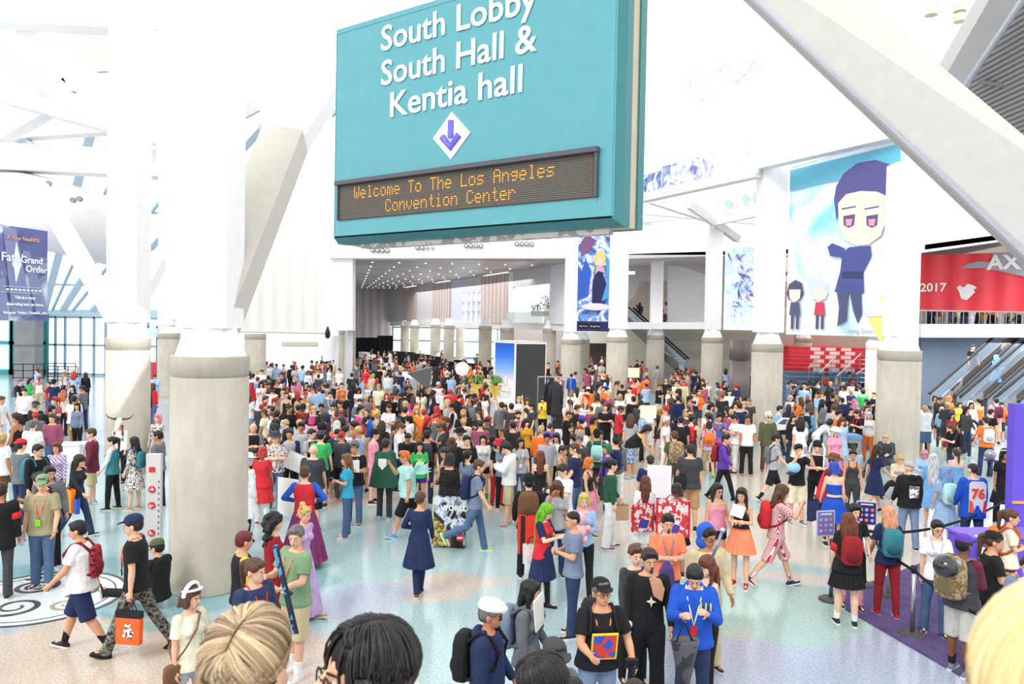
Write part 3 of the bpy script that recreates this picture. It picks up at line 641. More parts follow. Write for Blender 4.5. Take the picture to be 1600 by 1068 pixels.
# narrow blue poster
r_, W_, H_ = banner('hanging_banner', [(901, 517, 46), (958, 518, 46), (960, 360, 46), (903, 360, 46)], mat((104, 142, 204), .7, 'poster', scale=1.1, rgb2=(60, 78, 140), emit=.12), 'narrow blue and black illustrated banner beside the teal sign')
art(r_, W_, H_, 'dark_strip', [(0, 0), (1, 0), (1, .1), (0, .1)], mat((52, 46, 92)))
art(r_, W_, H_, 'glow', ellp(.5, .245, .4, .035), mat((226, 220, 250)), -.07)
for q, c_ in (([(0, .3), (.3, .35), (.36, .6), (.2, .72), (.1, .6), (0, .66)], (58, 96, 190)), ([(.66, .3), (1, .36), (1, .8), (.86, .7), (.74, .76), (.8, .5)], (84, 160, 214)), ([(.40, .28), (.74, .28), (.78, .48), (.66, .60), (.48, .62), (.40, .46)], (44, 48, 92)), ([(.46, .56), (.56, .6), (.74, .58), (.70, .64), (.5, .66)], (206, 170, 190)),
    ([(.46, .66), (.42, .72), (.5, .76), (.48, .80), (.58, .79), (.64, .82), (.68, .77), (.78, .76), (.74, .70), (.78, .66), (.6, .64)], (238, 206, 130)), ([(.52, .66), (.66, .65), (.68, .71), (.6, .74), (.53, .71)], (240, 214, 196)), ([(.1, .74), (.3, .8), (.5, .9), (.2, .96), (.04, .86)], (126, 90, 130)), ([(.3, .40), (.5, .44), (.66, .42), (.62, .47), (.4, .48)], (224, 190, 196))):
    art(r_, W_, H_, 'painted_shape', q, mat(c_, .8), -.06 - .004 * (sum(c_) % 7))
for x, b in ((.04, 'App Store'), (.36, 'Google Play')): art(r_, W_, H_, 'store_badge', [(x, .03), (x + .28, .03), (x + .28, .08), (x, .08)], mat((20, 20, 30)), -.08); text('lettering', b, .12, WB, r_, Matrix.Translation(((x + .14) * W_, -.1, .045 * H_)) @ UPRIGHT)
# abstract violet-blue poster
r_, W_, H_ = banner('hanging_banner', [(1130, 515, 37), (1196, 515, 35), (1196, 386, 35), (1131, 386, 37)], mat((190, 216, 246), .7, 'poster', scale=.9, rgb2=(232, 244, 255), emit=.15), 'white banner of abstract violet and blue swirls above the metal-clad column')
rs2 = random.Random(5)
for i in range(60):
    cx, cz_ = .5 + rs2.gauss(0, .17), .52 + rs2.gauss(0, .2); s_ = rs2.uniform(.02, .08); an = rs2.uniform(0, 3.14)
    cx = min(.88, max(.12, cx)); cz_ = min(.9, max(.1, cz_)); col = rs2.choice([(128, 110, 200), (110, 160, 232), (170, 120, 190), (90, 90, 190), (140, 200, 240), (200, 150, 200)])
    art(r_, W_, H_, 'paint_swirl', [(cx + s_ * 1.6 * math.cos(an) * t_ + s_ * .5 * math.sin(an * 3 + t_ * 2) * e_, cz_ + s_ * .8 * math.sin(an) * t_ + s_ * .22 * e_) for t_, e_ in ((-1, 0), (-.4, .6), (.3, .9), (1, 0), (.4, -.7), (-.5, -.8))], mat(col, .8, alpha=.7), -.05 - .001 * i)
# faint big banner
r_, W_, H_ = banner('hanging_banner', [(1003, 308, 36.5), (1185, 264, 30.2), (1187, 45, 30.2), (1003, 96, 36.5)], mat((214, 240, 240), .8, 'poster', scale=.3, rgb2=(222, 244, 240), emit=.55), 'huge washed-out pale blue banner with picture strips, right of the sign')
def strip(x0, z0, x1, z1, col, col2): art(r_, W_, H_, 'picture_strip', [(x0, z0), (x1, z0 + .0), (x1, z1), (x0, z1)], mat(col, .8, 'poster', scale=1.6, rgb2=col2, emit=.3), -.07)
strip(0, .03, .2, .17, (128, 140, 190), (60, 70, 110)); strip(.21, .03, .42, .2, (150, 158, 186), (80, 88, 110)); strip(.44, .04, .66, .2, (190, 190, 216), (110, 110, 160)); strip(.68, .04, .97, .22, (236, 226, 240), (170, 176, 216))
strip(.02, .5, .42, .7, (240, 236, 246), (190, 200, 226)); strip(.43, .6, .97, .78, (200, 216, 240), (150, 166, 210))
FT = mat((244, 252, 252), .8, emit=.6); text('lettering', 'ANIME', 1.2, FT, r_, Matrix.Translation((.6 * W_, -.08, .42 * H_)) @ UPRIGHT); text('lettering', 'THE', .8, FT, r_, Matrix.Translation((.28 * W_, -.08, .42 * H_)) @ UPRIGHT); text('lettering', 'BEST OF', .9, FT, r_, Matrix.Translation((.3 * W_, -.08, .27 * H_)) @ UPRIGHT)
# big cartoon banner: generic stand-in figures
q0, q1 = P(1228, 522, 30.3), P(1404, 537, 25)
r_, W_, H_ = banner('hanging_banner', [(1228, 522, 30.3), (1404, 537, 25), (1405, 222, 25), (1228, 265, 30.3)], mat((216, 234, 244), .8, 'poster', scale=.3, rgb2=(140, 206, 230), emit=.1), 'large white and sky-blue banner with one big cartoon figure and two small ones')
def bx(px): # horizontal fraction of a pixel column on this banner
    q = PP(px, 400, r_.location, Vector((math.sin(r_.rotation_euler.z), -math.cos(r_.rotation_euler.z), 0))); return (q.xy - r_.location.xy).length / W_
def bz(px, py):
    q = PP(px, py, r_.location, Vector((math.sin(r_.rotation_euler.z), -math.cos(r_.rotation_euler.z), 0))); return (q.z - r_.location.z) / H_
def bp(pts): return [(bx(x), bz(x, y)) for x, y in pts]
NAVY, PURP, SKN, GRY = mat((82, 90, 150), .8), mat((96, 92, 150), .8), mat((244, 222, 210), .8), mat((236, 240, 246), .8)
art(r_, W_, H_, 'sky_band', bp([(1230, 268), (1402, 226), (1402, 262), (1230, 300)]), mat((120, 208, 236), .8, alpha=.7), -.05)
art(r_, W_, H_, 'yellow_splash', bp([(1362, 500), (1385, 455), (1402, 440), (1402, 530), (1380, 532)]), mat((246, 236, 140), .8), -.055)
art(r_, W_, H_, 'cartoon_hair', bp([(1303, 312), (1306, 292), (1317, 272), (1338, 256), (1366, 251), (1388, 258), (1398, 280), (1402, 305), (1396, 330), (1388, 345), (1384, 325), (1380, 306), (1340, 300), (1318, 312), (1312, 330), (1308, 345)]), PURP, -.07)
art(r_, W_, H_, 'cartoon_face', bp([(1310, 318), (1322, 304), (1345, 299), (1370, 300), (1388, 308), (1386, 345), (1378, 368), (1360, 382), (1340, 384), (1322, 374), (1312, 352)]), SKN, -.08)
for px in (1328, 1364):
    art(r_, W_, H_, 'cartoon_eye', bp([(px - 9, 338), (px + 9, 335), (px + 8, 352), (px, 356), (px - 8, 352)]), mat((96, 84, 128)), -.09); art(r_, W_, H_, 'cartoon_iris', bp([(px - 5, 343), (px + 6, 342), (px + 4, 353), (px - 4, 353)]), mat((220, 160, 180)), -.1)
    art(r_, W_, H_, 'cartoon_brow', bp([(px - 12, 326), (px + 10, 322), (px + 10, 324), (px - 12, 328)]), PURP, -.09)
art(r_, W_, H_, 'cartoon_coat', bp([(1312, 398), (1330, 386), (1362, 384), (1364, 400), (1352, 425), (1354, 458), (1308, 456), (1316, 424), (1318, 404)]), NAVY, -.075)
art(r_, W_, H_, 'cartoon_sleeve', bp([(1295, 386), (1302, 380), (1322, 388), (1318, 402), (1300, 400)]), NAVY, -.078)
art(r_, W_, H_, 'cartoon_belt', bp([(1320, 424), (1352, 424), (1352, 434), (1319, 434)]), mat((60, 66, 110)), -.09)
art(r_, W_, H_, 'cartoon_leg', bp([(1312, 456), (1330, 456), (1328, 500), (1314, 510), (1316, 480)]), mat((84, 88, 126)), -.08); art(r_, W_, H_, 'cartoon_leg', bp([(1332, 456), (1350, 456), (1352, 490), (1346, 505), (1338, 485)]), mat((84, 88, 126)), -.08)
for px, body, hair in ((1246, (88, 92, 124), (84, 84, 110)), (1285, (206, 70, 96), (214, 214, 222))):
    art(r_, W_, H_, 'cartoon_hair', bp([(px - 13, 458), (px - 10, 444), (px, 437), (px + 10, 442), (px + 13, 458), (px + 8, 468), (px - 10, 468)]), mat(hair), -.07)
    art(r_, W_, H_, 'cartoon_face', bp([(px - 9, 452), (px + 9, 452), (px + 8, 466), (px, 472), (px - 8, 466)]), SKN, -.08)
    art(r_, W_, H_, 'cartoon_coat', bp([(px - 6, 472), (px + 7, 472), (px + 9, 492), (px - 8, 492)]), mat(body), -.08)
    for s_ in (-5, 3): art(r_, W_, H_, 'cartoon_leg', bp([(px + s_, 492), (px + s_ + 4, 492), (px + s_ + 4, 514), (px + s_, 514)]), mat((86, 88, 110)), -.08)
art(r_, W_, H_, 'cartoon_cat', bp([(1354, 478), (1362, 470), (1382, 470), (1390, 480), (1384, 494), (1360, 494)]), GRY, -.08)
text('lettering', 'Coming Soon', .26, mat((190, 190, 190)), r_, Matrix.Translation((bx(1345) * W_, -.08, bz(1345, 520) * H_)) @ UPRIGHT)
MB().box((W_ / 2, .1, H_ + .05), (W_, .08, .08)).build('top_bar', GREYW, r_)
# red banner
r_, W_, H_ = banner('hanging_banner', [(1410, 486, 34), (1720, 486, 30), (1720, 380, 30), (1410, 406, 34)], mat((232, 84, 92), .8, 'drape', scale=.35, rgb2=(214, 60, 70), emit=.15), 'wide red banner reading 2017 with a white dove, at upper right')
def rbp(pts):
    nn = Vector((math.sin(r_.rotation_euler.z), -math.cos(r_.rotation_euler.z), 0)); out = []
    for x, y in pts: q = PP(x, y, r_.location, nn); out.append(((q.xy - r_.location.xy).length / W_, (q.z - r_.location.z) / H_))
    return out
c0 = rbp([(1458, 455)])[0]; t = text('lettering', '2017', .50, WT, r_, Matrix.Translation((c0[0] * W_, -.08, c0[1] * H_)) @ UPRIGHT, 'CENTER', .012)
art(r_, W_, H_, 'dove', rbp([(1495, 449), (1500, 446), (1506, 449), (1512, 443), (1522, 446), (1527, 450), (1521, 452), (1524, 456), (1516, 464), (1510, 469), (1502, 466), (1499, 456)]), WT, -.07)
art(r_, W_, H_, 'grey_sweep', rbp([(1502, 419), (1512, 412), (1530, 408), (1550, 410), (1550, 396), (1600, 392), (1660, 390), (1660, 440), (1600, 432), (1565, 424), (1540, 419)]), mat((178, 174, 182), .8), -.07)
c0 = rbp([(1568, 420)])[0]; text('lettering', 'AX', .82, WT, r_, Matrix.Translation((c0[0] * W_, -.1, c0[1] * H_)) @ UPRIGHT, 'CENTER', .03)
# ================================================================= BIG BEAMS AT UPPER RIGHT
mb = MB(); mb.slab([P(1020, -160, 13.1), P(1760, 532, 10), P(1760, 345, 10), P(1155, -160, 13.1)], (.15, .9, .2)); sstruct(mb, 'trim_brace', mat((192, 189, 183), .6))
mb = MB(); mb.slab([P(1008, -160, 13.2), P(1745, 536, 10.1), P(1760, 532, 9.99), P(1020, -160, 13.09)], (.1, .2, 0)); sstruct(mb, 'trim_brace_edge', mat((208, 208, 212), .6))
mb = MB(); mb.slab([P(1445, 394, 30), P(1700, 358, 30), P(1700, 260, 30), P(1445, 300, 30)], (0, .4, 0)); sstruct(mb, 'trim_soffit_edge', WHITE)
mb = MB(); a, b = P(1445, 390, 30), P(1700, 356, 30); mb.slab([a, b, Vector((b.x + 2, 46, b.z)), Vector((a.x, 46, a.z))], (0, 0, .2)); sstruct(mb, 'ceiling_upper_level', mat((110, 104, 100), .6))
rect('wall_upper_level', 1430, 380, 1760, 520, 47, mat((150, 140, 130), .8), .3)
mb = MB(); a, b = P(1445, 505, 30), P(1760, 505, 30); mb.slab([Vector((a.x, 27, 4.4)), Vector((b.x, 27, 4.4)), Vector((b.x + 3, 47, 4.4)), Vector((a.x, 47, 4.4))], (0, 0, .25)); sstruct(mb, 'floor_upper_level', mat((190, 186, 180)))
rl = empty('balcony_railing', P(1530, 504, 29), label='steel balcony railing of thin bars above the white beam at right', cat='railing')
mb = MB(); 
for k in range(40): mb.tube([(-3 + k * .2, 0, -.2), (-3 + k * .2, 0, .42)], .015, 6)
mb.build('baluster', STEEL, rl); MB().tube([(-3.2, 0, .42), (5, 0, .42)], .03, 6).build('handrail', STEEL, rl)
# slender post right of column R
# corrugated soffit + its edge beams, corner
big_beam(1600, -60, 17, 1490, 125, 20, .95, .4, '', mat((206, 203, 200), .6))
mb = MB(); mb.slab([P(1512, 135, 19), P(1610, -10, 16), P(1700, -10, 16), P(1700, 300, 17), P(1600, 215, 18)], (0, .2, .1)); sstruct(mb, 'ceiling_corrugated', mat((150, 148, 150), .5, 'soffit', scale=3.2, rgb2=(96, 94, 98)))
mb = MB(); mb.tube([P(1506, 138, 18.5), P(1606, -12, 15.7)], .07, 8); sstruct(mb, 'trim_pipe', mat((190, 196, 204), .3, metal=.5))
mb = MB(); mb.beam(P(1530, 128, 18.4), P(1640, 143, 17), .08, .08); sstruct(mb, 'trim_seam', mat((110, 108, 112)))
for i, (px, py) in enumerate(((1455, 18), (1500, 12), (1500, 28))):
    p = P(px, py, 20); r_ = empty('track_lamp', p, label=['pale track lamp at the top edge, left one', 'pale track lamp at the top edge, upper right one', 'pale track lamp at the top edge, lower right one'][i], cat='lamp')
    MB().lathe([(.05, -.12), (.16, -.1), (.14, .1), (.05, .16)], n=12).build('lamp_can', mat((216, 208, 190)), r_); MB().tube([(0, 0, .15), (0, 0, .8)], .02, 6).build('stem', mat((220, 216, 206)), r_)
# ================================================================= STEPS, ESCALATORS
YS = 52
blue = mat((112, 132, 158), .8); 
def zat(px, py, Y): return P(px, py, Y).z
nst = 13
for k in range(nst):
    t = k / nst; Yk = 44 + k * .9; zk = .0 + k * .25
    m = blue if zk < 1.55 else mat((206, 62, 70), .7)
    a = P(1232, 520, Yk).x; b = P(1352, 520, Yk).x
    o = MB().box(((a + b) / 2, Yk + 3, zk + .125), (b - a, 6.4, .25)).build('floor_step', m); struct(o)
    if zk >= 1.55:
        for j in range(3):
            xx = a + (b - a) * (.34 + .2 * j + .05 * (k % 2)); struct(MB().box((xx, Yk - .215, zk + .12), ((b - a) * .13, .03, .22)).build('trim_riser', mat((235, 232, 230), .7)))
rect('wall_steps_back', 1210, 440, 1400, 560, 61, mat((172, 146, 130), .8), .3)
for i, (x0, y0, x1, y1) in enumerate(((1280, 583, 1310, 551), (1307, 588, 1345, 552), (1262, 575, 1276, 560), (1338, 584, 1350, 575))):
    a = P(x0, y0, 43.4); b = P(x1, y1, 50); c = a
    r_ = empty('handrail', c, label=['steel stair handrail on the blue steps, left of the middle', 'steel stair handrail on the blue steps, nearest the middle', 'short steel stair handrail beside the column on the blue steps', 'short steel handrail at the right end of the steps'][i], cat='handrail')
    MB().tube([Vector((0, 0, 0)), b - c], .035, 8).build('rail', STEEL, r_); 
    for t in (.15, .6, .95): p = (b - c) * t; MB().tube([p, p - Vector((0, 0, .95))], .02, 6).build('post', STEEL, r_)
def escalator(x0, y0, x1, y1, Y0, Y1, wdt, lab, n=26):
    a = P(x0, y0, Y0); b = P(x1, y1, Y1); r_ = empty('escalator', a, label=lab, cat='escalator'); d = b - a
    side = Vector((-d.y, d.x, 0)).normalized() * (wdt / 2)
    mb = MB()
    for k in range(n):
        t = k / n; p = d * t; h_ = Vector((0, 0, d.z / n)); e = d / n; e = Vector((e.x, e.y, 0))
        mb.slab([p - side, p + side, p + side + e, p - side + e], (0, 0, -.25))
    mb.build('steps', mat((84, 84, 88), .4, metal=.4), r_)
    for s_ in (-1, 1):
        o_ = side * s_ * 1.12
        mb = MB(); mb.slab([o_ + Vector((0, 0, -.5)), o_ + d + Vector((0, 0, -.5)), o_ + d + Vector((0, 0, .25)), o_ + Vector((0, 0, .25))], side.normalized() * .06 * s_); mb.build('skirt_panel', mat((186, 184, 182), .25, 'blotch', .3, scale=.7, rgb2=(110, 108, 106)), r_)
        mb = MB(); mb.slab([o_ + Vector((0, 0, .25)), o_ + d + Vector((0, 0, .25)), o_ + d + Vector((0, 0, .85)), o_ + Vector((0, 0, .85))], side.normalized() * .02 * s_); mb.build('balustrade', mat((170, 186, 200), .15, 'glass', alpha=.3), r_)
        mb = MB(); mb.tube([o_ + Vector((0, 0, .92)) - d * .02, o_ + d + Vector((0, 0, .92))], .06, 8); mb.build('handrail', mat((26, 26, 28), .4), r_)
    return r_
escalator(1474, 646, 1612, 520, 34, 37, 1.05, 'escalator rising to the right, nearest the wide column')
escalator(1522, 652, 1672, 520, 33.0, 35.2, 1.05, 'escalator rising to the right, second from the wide column')
escalator(1574, 656, 1736, 520, 32, 33.4, 1.05, 'escalator rising to the right, at the picture edge')
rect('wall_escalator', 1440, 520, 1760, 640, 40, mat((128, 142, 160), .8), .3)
escalator(1072, 580, 985, 500, 53.5, 55, 1.2, 'far escalator descending to the right past the stair wall')
# rail under the escalator region, right of column
# ================================================================= DISPLAY BOX
bb = empty('display_box', (P(808, 600, 21).x, 21, 0)); p0 = PH(808, 530, 4.2)
Yb = 36.0
xl, xm, xr = P(771, 580, Yb + 1.2).x, P(806, 580, Yb).x, P(853, 580, Yb + .9).x
C0 = Vector((xm, Yb, 0)); CL_ = Vector((P(771, 580, Yb + 1.6).x, Yb + 1.6, 0)); CR_ = Vector((P(853, 580, Yb + .8).x, Yb + .8, 0)); CB_ = CL_ + CR_ - C0
zt = P(806, 533, Yb).z; bb.location = C0; tag(bb, 'tall box with a blue sky picture on one side and charcoal on the other', 'display box')
def bslab(name, a, b, z0, z1, m, off=0, t=.04):
    d = (b - a).normalized(); nn = Vector((d.y, -d.x, 0)); mb = MB(); q = [a + nn * off, b + nn * off]
    mb.slab([Vector((q[0].x, q[0].y, z0)) - C0, Vector((q[1].x, q[1].y, z0)) - C0, Vector((q[1].x, q[1].y, z1)) - C0, Vector((q[0].x, q[0].y, z1)) - C0], -nn * t); return mb.build(name, m, bb)
bslab('white_frame', CL_, C0, 0, zt, WHITE); bslab('sky_picture', CL_ + (C0 - CL_) * .08, C0 - (C0 - CL_) * .08, .9, zt - .1, mat((60, 120, 210), .6, 'sky', emit=.15), .02)
bslab('charcoal_side', C0, CR_, 0, zt - .12, mat((66, 67, 70), .9)); bslab('frame_edge', C0, CR_, zt - .12, zt, WHITE)
mb = MB(); mb.slab([Vector((p.x, p.y, zt)) - C0 for p in (C0, CR_, CB_, CL_)], (0, 0, -.05)); mb.build('top', WHITE, bb)
bslab('back', CR_, CB_, 0, zt, WHITE); bslab('back', CB_, CL_, 0, zt, WHITE)
# palace silhouette in the picture
mb = MB(); d = (C0 - CL_).normalized(); nn = Vector((d.y, -d.x, 0))
for (t, w_, z0, z1) in ((.5, .5, .9, 1.25), (.55, .3, 1.2, 1.55), (.6, .12, 1.5, 2.0), (.75, .1, 1.2, 1.5), (.3, .1, 1.0, 1.3)):
    a = CL_ + (C0 - CL_) * (t - w_ / 2) + nn * .04 - C0; b = CL_ + (C0 - CL_) * (t + w_ / 2) + nn * .04 - C0; mb.slab([Vector((a.x, a.y, z0)), Vector((b.x, b.y, z0)), Vector((b.x, b.y, z1)), Vector((a.x, a.y, z1))], nn * .01)
mb.build('pale_building', mat((222, 226, 220), .8), bb)
# white plinth with potted ferns
def at_feet(px, py): return G(px, py)
p = PH(775, 625, .55); pl_ = empty('white_counter', (P(762, 600, 34.6).x, 34.6, 0), label='low white counter under the potted ferns by the display box', cat='counter'); MB().box((0, 0, .5), (2.2, 1.2, 1.0)).build('body', WHITE, pl_); MB().box((0, 0, 1.02), (2.3, 1.3, .05)).build('worktop', mat((252, 252, 252)), pl_)
def fern(px, py, Y, lab, zb_):
    p = P(px, py, Y); r_ = empty('potted_fern', (p.x, Y, zb_), label=lab, cat='plant')
    sc = 1.0; MB().lathe([(.14, 0), (.06, .1), (.1, .2), (.24, .42), (.29, .62), (.31, .66), (.27, .66)], n=20).build('gold_pot', mat((226, 196, 92), .35, metal=.3), r_, True)
    mb = MB(); rr = random.Random(px)
    for i in range(90):
        an = rr.uniform(0, 6.283); ln = rr.uniform(.3, .55); up = rr.uniform(.15, .5); 
        for j in range(5):
            t0, t1 = j / 5, (j + 1) / 5
            f_ = lambda t: Vector((math.cos(an) * ln * t, math.sin(an) * ln * t, .62 + up * math.sin(t * 2.6) ))
            s_ = Vector((-math.sin(an), math.cos(an), 0)) * .05 * (1.1 - t0)
            mb.quad([f_(t0) - s_, f_(t0) + s_, f_(t1) + s_ * .8, f_(t1) - s_ * .8])
    mb.build('foliage', mat((112, 150, 70), .7), r_)
fern(745, 600, 34.9, 'green fern in a gold pot, left of the pair by the display box', 1.05); fern(774, 600, 34.3, 'green fern in a gold pot, right of the pair by the display box', 1.05)
# clothes rack with black coats
for i, (px, c_, lab) in enumerate(((862, (36, 36, 40), 'long black coat on a hanger at the rack, left one'), (869, (54, 52, 58), 'long dark grey coat on a hanger at the rack, right one'))):
    p = P(px, 600, 25.4 - i * .5); r_ = empty('hanging_coat', (p.x, 25.4 - i * .5, .85), label=lab, cat='coat')
    r_.scale = (.8, .8, .8)
    mb = MB(); mb.lathe([(.16, .75), (.2, .9), (.2, 1.6), (.23, 2.0), (.12, 2.15), (.05, 2.2)], n=14, sy=.45); mb.build('coat_body', mat(c_, .8, 'cloth'), r_, True)
    for s_ in (-1, 1): MB().tube([(s_ * .2, 0, 2.05), (s_ * .26, 0, 1.7), (s_ * .25, -.02, 1.3)], .07, 10, .055).build('sleeve', mat(c_, .8, 'cloth'), r_, True)
p = P(866, 600, 25.9); r_ = empty('garment_rack', (p.x, 25.9, 0), label='thin garment rack right of the dark display box', cat='rack')
mb = MB(); mb.tube([(-.55, 0, 0), (-.55, 0, 2.7)], .02, 8); mb.build('upright', STEEL, r_); mb = MB(); mb.tube([(.55, 0, 0), (.55, 0, 2.7)], .02, 8); mb.build('upright', STEEL, r_); MB().tube([(-.55, 0, 2.68), (.55, 0, 2.68)], .02, 8).build('crossbar', STEEL, r_)
# white counters
def counter(px, py, Y, L_, W_, h_, rz, lab):
    p = P(px, py, Y); r_ = empty('white_counter', (p.x, Y, 0), R(rz), label=lab, cat='counter'); MB().box((0, 0, h_ / 2), (L_, W_, h_)).build('body', mat((238, 240, 244), .5), r_); MB().box((0, 0, h_ + .02), (L_ + .06, W_ + .06, .05)).build('worktop', WHITE, r_)
counter(897, 655, 31.5, 1.5, .8, .95, 12, 'white counter at the right of the garment rack')
counter(562, 618, 39, 1.1, .8, .9, 8, 'white counter among the crowd in the middle left')
counter(766, 668, 27, .6, .5, .85, 0, 'white counter behind the man with a grey backpack')
counter(116, 705, 23.5, .6, .6, .5, 20, 'low white bin box beside the second left column')
# photo umbrellas
p = P(722, 576, 42); r_ = empty('photo_umbrella', (p.x, p.y, 0), label='white photo reflector umbrella above the crowd', cat='umbrella'); mb = MB(); mb.lathe([(.01, .16), (.2, .13), (.4, .02), (.4, 0), (.01, .13)], n=8); o = mb.build('canopy', WHITE, r_); o.location = (0, 0, p.z); o.rotation_euler = (R(80), 0, 0); MB().tube([(0, .1, 0), (0, .1, p.z)], .02, 6).build('stand', DARK, r_)
p = P(656, 588, 30); r_ = empty('softbox', (p.x, p.y, 0), label='black softbox shade tilted over the crowd', cat='softbox'); mb = MB(); k = [Vector((-.55, 0, .12)), Vector((.45, .1, .5)), Vector((.35, -.1, -.62)), Vector((-.1, .5, .3))]
k = [Vector((-.5, 0, .12)), Vector((.42, -.1, .36)), Vector((.3, .15, -.5))]; 
mb.slab(k, (.05, .3, .05)); o = mb.build('shade', mat((104, 106, 110), .7), r_); o.location = (0, 0, p.z); MB().tube([(0, .2, 0), (0, .2, p.z)], .02, 6).build('stand', DARK, r_)
# grey litter bin by column R
p = G(1402, 738); r_ = empty('litter_bin', (p.x - 1.35, p.y + .5, 0), label='grey bin with a blue lid left of the wide right column', cat='bin'); MB().box((0, 0, .5), (.6, .55, 1.0)).build('body', mat((150, 152, 156), .4, metal=.3), r_); MB().box((0, 0, 1.06), (.64, .6, .12)).build('lid', mat((108, 150, 196), .5), r_); MB().box((0, -.29, .8), (.34, .02, .14)).build('slot', DARK, r_)
# kiosk directory panel beside column A
p = G(240, 878); r_ = empty('directory_panel', (p.x - .02, p.y, 0), R(3), label='tall pale directory panel with red arrow discs beside the huge column', cat='sign')
MB().box((0, .05, .98), (.26, .1, 1.96)).build('panel', mat((212, 208, 208), .5), r_)
RD = mat((204, 52, 62), .5); q_ = P(237, 733, p.y).z
o = MB().box((-.02, -.01, q_), (.1, .02, .09)).build('red_square', RD, r_)
for py, ang in ((764, 0), (789, 180), (832, 140)):
    zz = P(237, py, p.y).z; d_ = MB().tube([(-.02, -.0, zz), (-.02, -.02, zz)], .062, 20).build('arrow_disc', RD, r_)
    mb = MB(); c_, s_ = math.cos(R(ang)), math.sin(R(ang)); f_ = lambda x, z: (-.02 + x * c_ - z * s_, -.024, zz + x * s_ + z * c_)
    for x, z in ((.0, .035), (.0, -.035)): mb.slab([f_(x - .006, z - .006), f_(.042, -.006), f_(.042, .006), f_(x + .006, z + .006)], (0, -.004, 0))
    mb.slab([f_(-.04, -.007), f_(.036, -.007), f_(.036, .007), f_(-.04, .007)], (0, -.004, 0)); mb.build('arrow', WT, d_)
for k in range(12): MB().box((.1, -.008, q_ - .22 - k * .105), (.016, .01, .04)).build('side_lettering', mat((120, 116, 118)), r_)
# ================================================================= QUEUE AT LOWER RIGHT
def stanchion(px, py, lab, h=1.0, white=False):
    p = G(px, py); r_ = empty('stanchion', p, label=lab, cat='stanchion', group='belt barrier posts around the purple carpet')
    MB().lathe([(.19, .0), (.19, .025), (.15, .045), (.04, .06)], n=32).build('base', mat((74, 74, 74), .5), r_, True)
    MB().tube([(0, 0, .04), (0, 0, h - .08)], .032, 16).build('pole', STEEL if not white else mat((216, 216, 220), .3, metal=.4), r_, True)
    MB().tube([(0, 0, h - .1), (0, 0, h)], .04, 16).build('belt_head', DARK, r_, True)
    return p
CZ = .022
st = [stanchion(1425, 992, 'silver belt post at the front edge of the purple carpet', 1.02), stanchion(1298, 937, 'belt post at the left corner of the carpet, behind the black-skirted person', 1.0),
      stanchion(1349, 914, 'belt post behind the purple carpet holding a dark menu sign', 1.02), stanchion(1388, 930, 'slim pale belt post behind the blue backpack', 1.0, True), stanchion(1468, 905, 'belt post at the back of the queue near the light blue dress', 1.0), stanchion(1544, 1092, 'belt post at lower right beyond the grey cargo shorts', 1.0), stanchion(1572, 850, 'belt post by the tall purple panel at the right edge', 1.0)]
def belt(a, b, lab, z=.95, m=None):
    mb = MB(); 
    n = 12; d = b - a; up = .05
    for i in range(n):
        t0, t1 = i / n, (i + 1) / n; s0, s1 = -.06 * math.sin(math.pi * t0), -.06 * math.sin(math.pi * t1); p, q = d * t0, d * t1
        mb.slab([p + Vector((0, 0, s0 - up / 2)), q + Vector((0, 0, s1 - up / 2)), q + Vector((0, 0, s1 + up / 2)), p + Vector((0, 0, s0 + up / 2))], (0, .004, 0))
    c = Vector((a.x, a.y, z)); tag(mb.build('barrier_belt', mat((34, 34, 38), .7), None, loc=c), lab, 'belt', 'black webbing belts of the queue')
belt(st[0], st[2], 'black belt running from the front post to the menu-sign post'); belt(st[2], st[4], 'black belt running behind the peach-haired person'); belt(st[4], st[6], 'black belt crossing before the racing-jacket man'); belt(st[0], st[5], 'black belt crossing before the grey cargo shorts')
def menu_sign(st_p, lab, tilt=0, bgc=(50, 44, 100), dx=0, z=1.26, rz=10):
    r_ = empty('menu_sign', (st_p.x + dx, st_p.y, z), R(rz), label=lab, cat='sign')
    MB().box((0, 0, 0), (.3, .02, .4)).build('board', mat(bgc, .5), r_); mb = MB(); mb.box((0, 0, .2), (.32, .025, .02)); mb.box((0, 0, -.2), (.32, .025, .02)); mb.box((-.155, 0, 0), (.015, .025, .4)); mb.box((.155, 0, 0), (.015, .025, .4)); mb.build('frame', mat((190, 190, 210)), r_)
    k = 0
    for i in range(3):
        for j in range(3):
            o = MB().ball((-.09 + i * .09, -.014, -.12 + j * .09), .03, 10, 6, (1, .2, 1)).build('pictogram', mat([(200, 160, 210), (220, 120, 120), (150, 170, 220)][(i + j) % 3]), r_)
    MB().box((0, -.012, .155), (.2, .004, .018)).build('title_bar', WT, r_)
    MB().tube([(0, 0, -.2), (0, 0, -.26)], .015, 8).build('stem', DARK, r_)
menu_sign(st[1], 'blue sign board with round pictures left of the black-skirted person', bgc=(120, 120, 190), dx=-.12, rz=12); menu_sign(st[2], 'dark purple sign board with round pictures left of the peach hair', dx=.02, rz=-14)
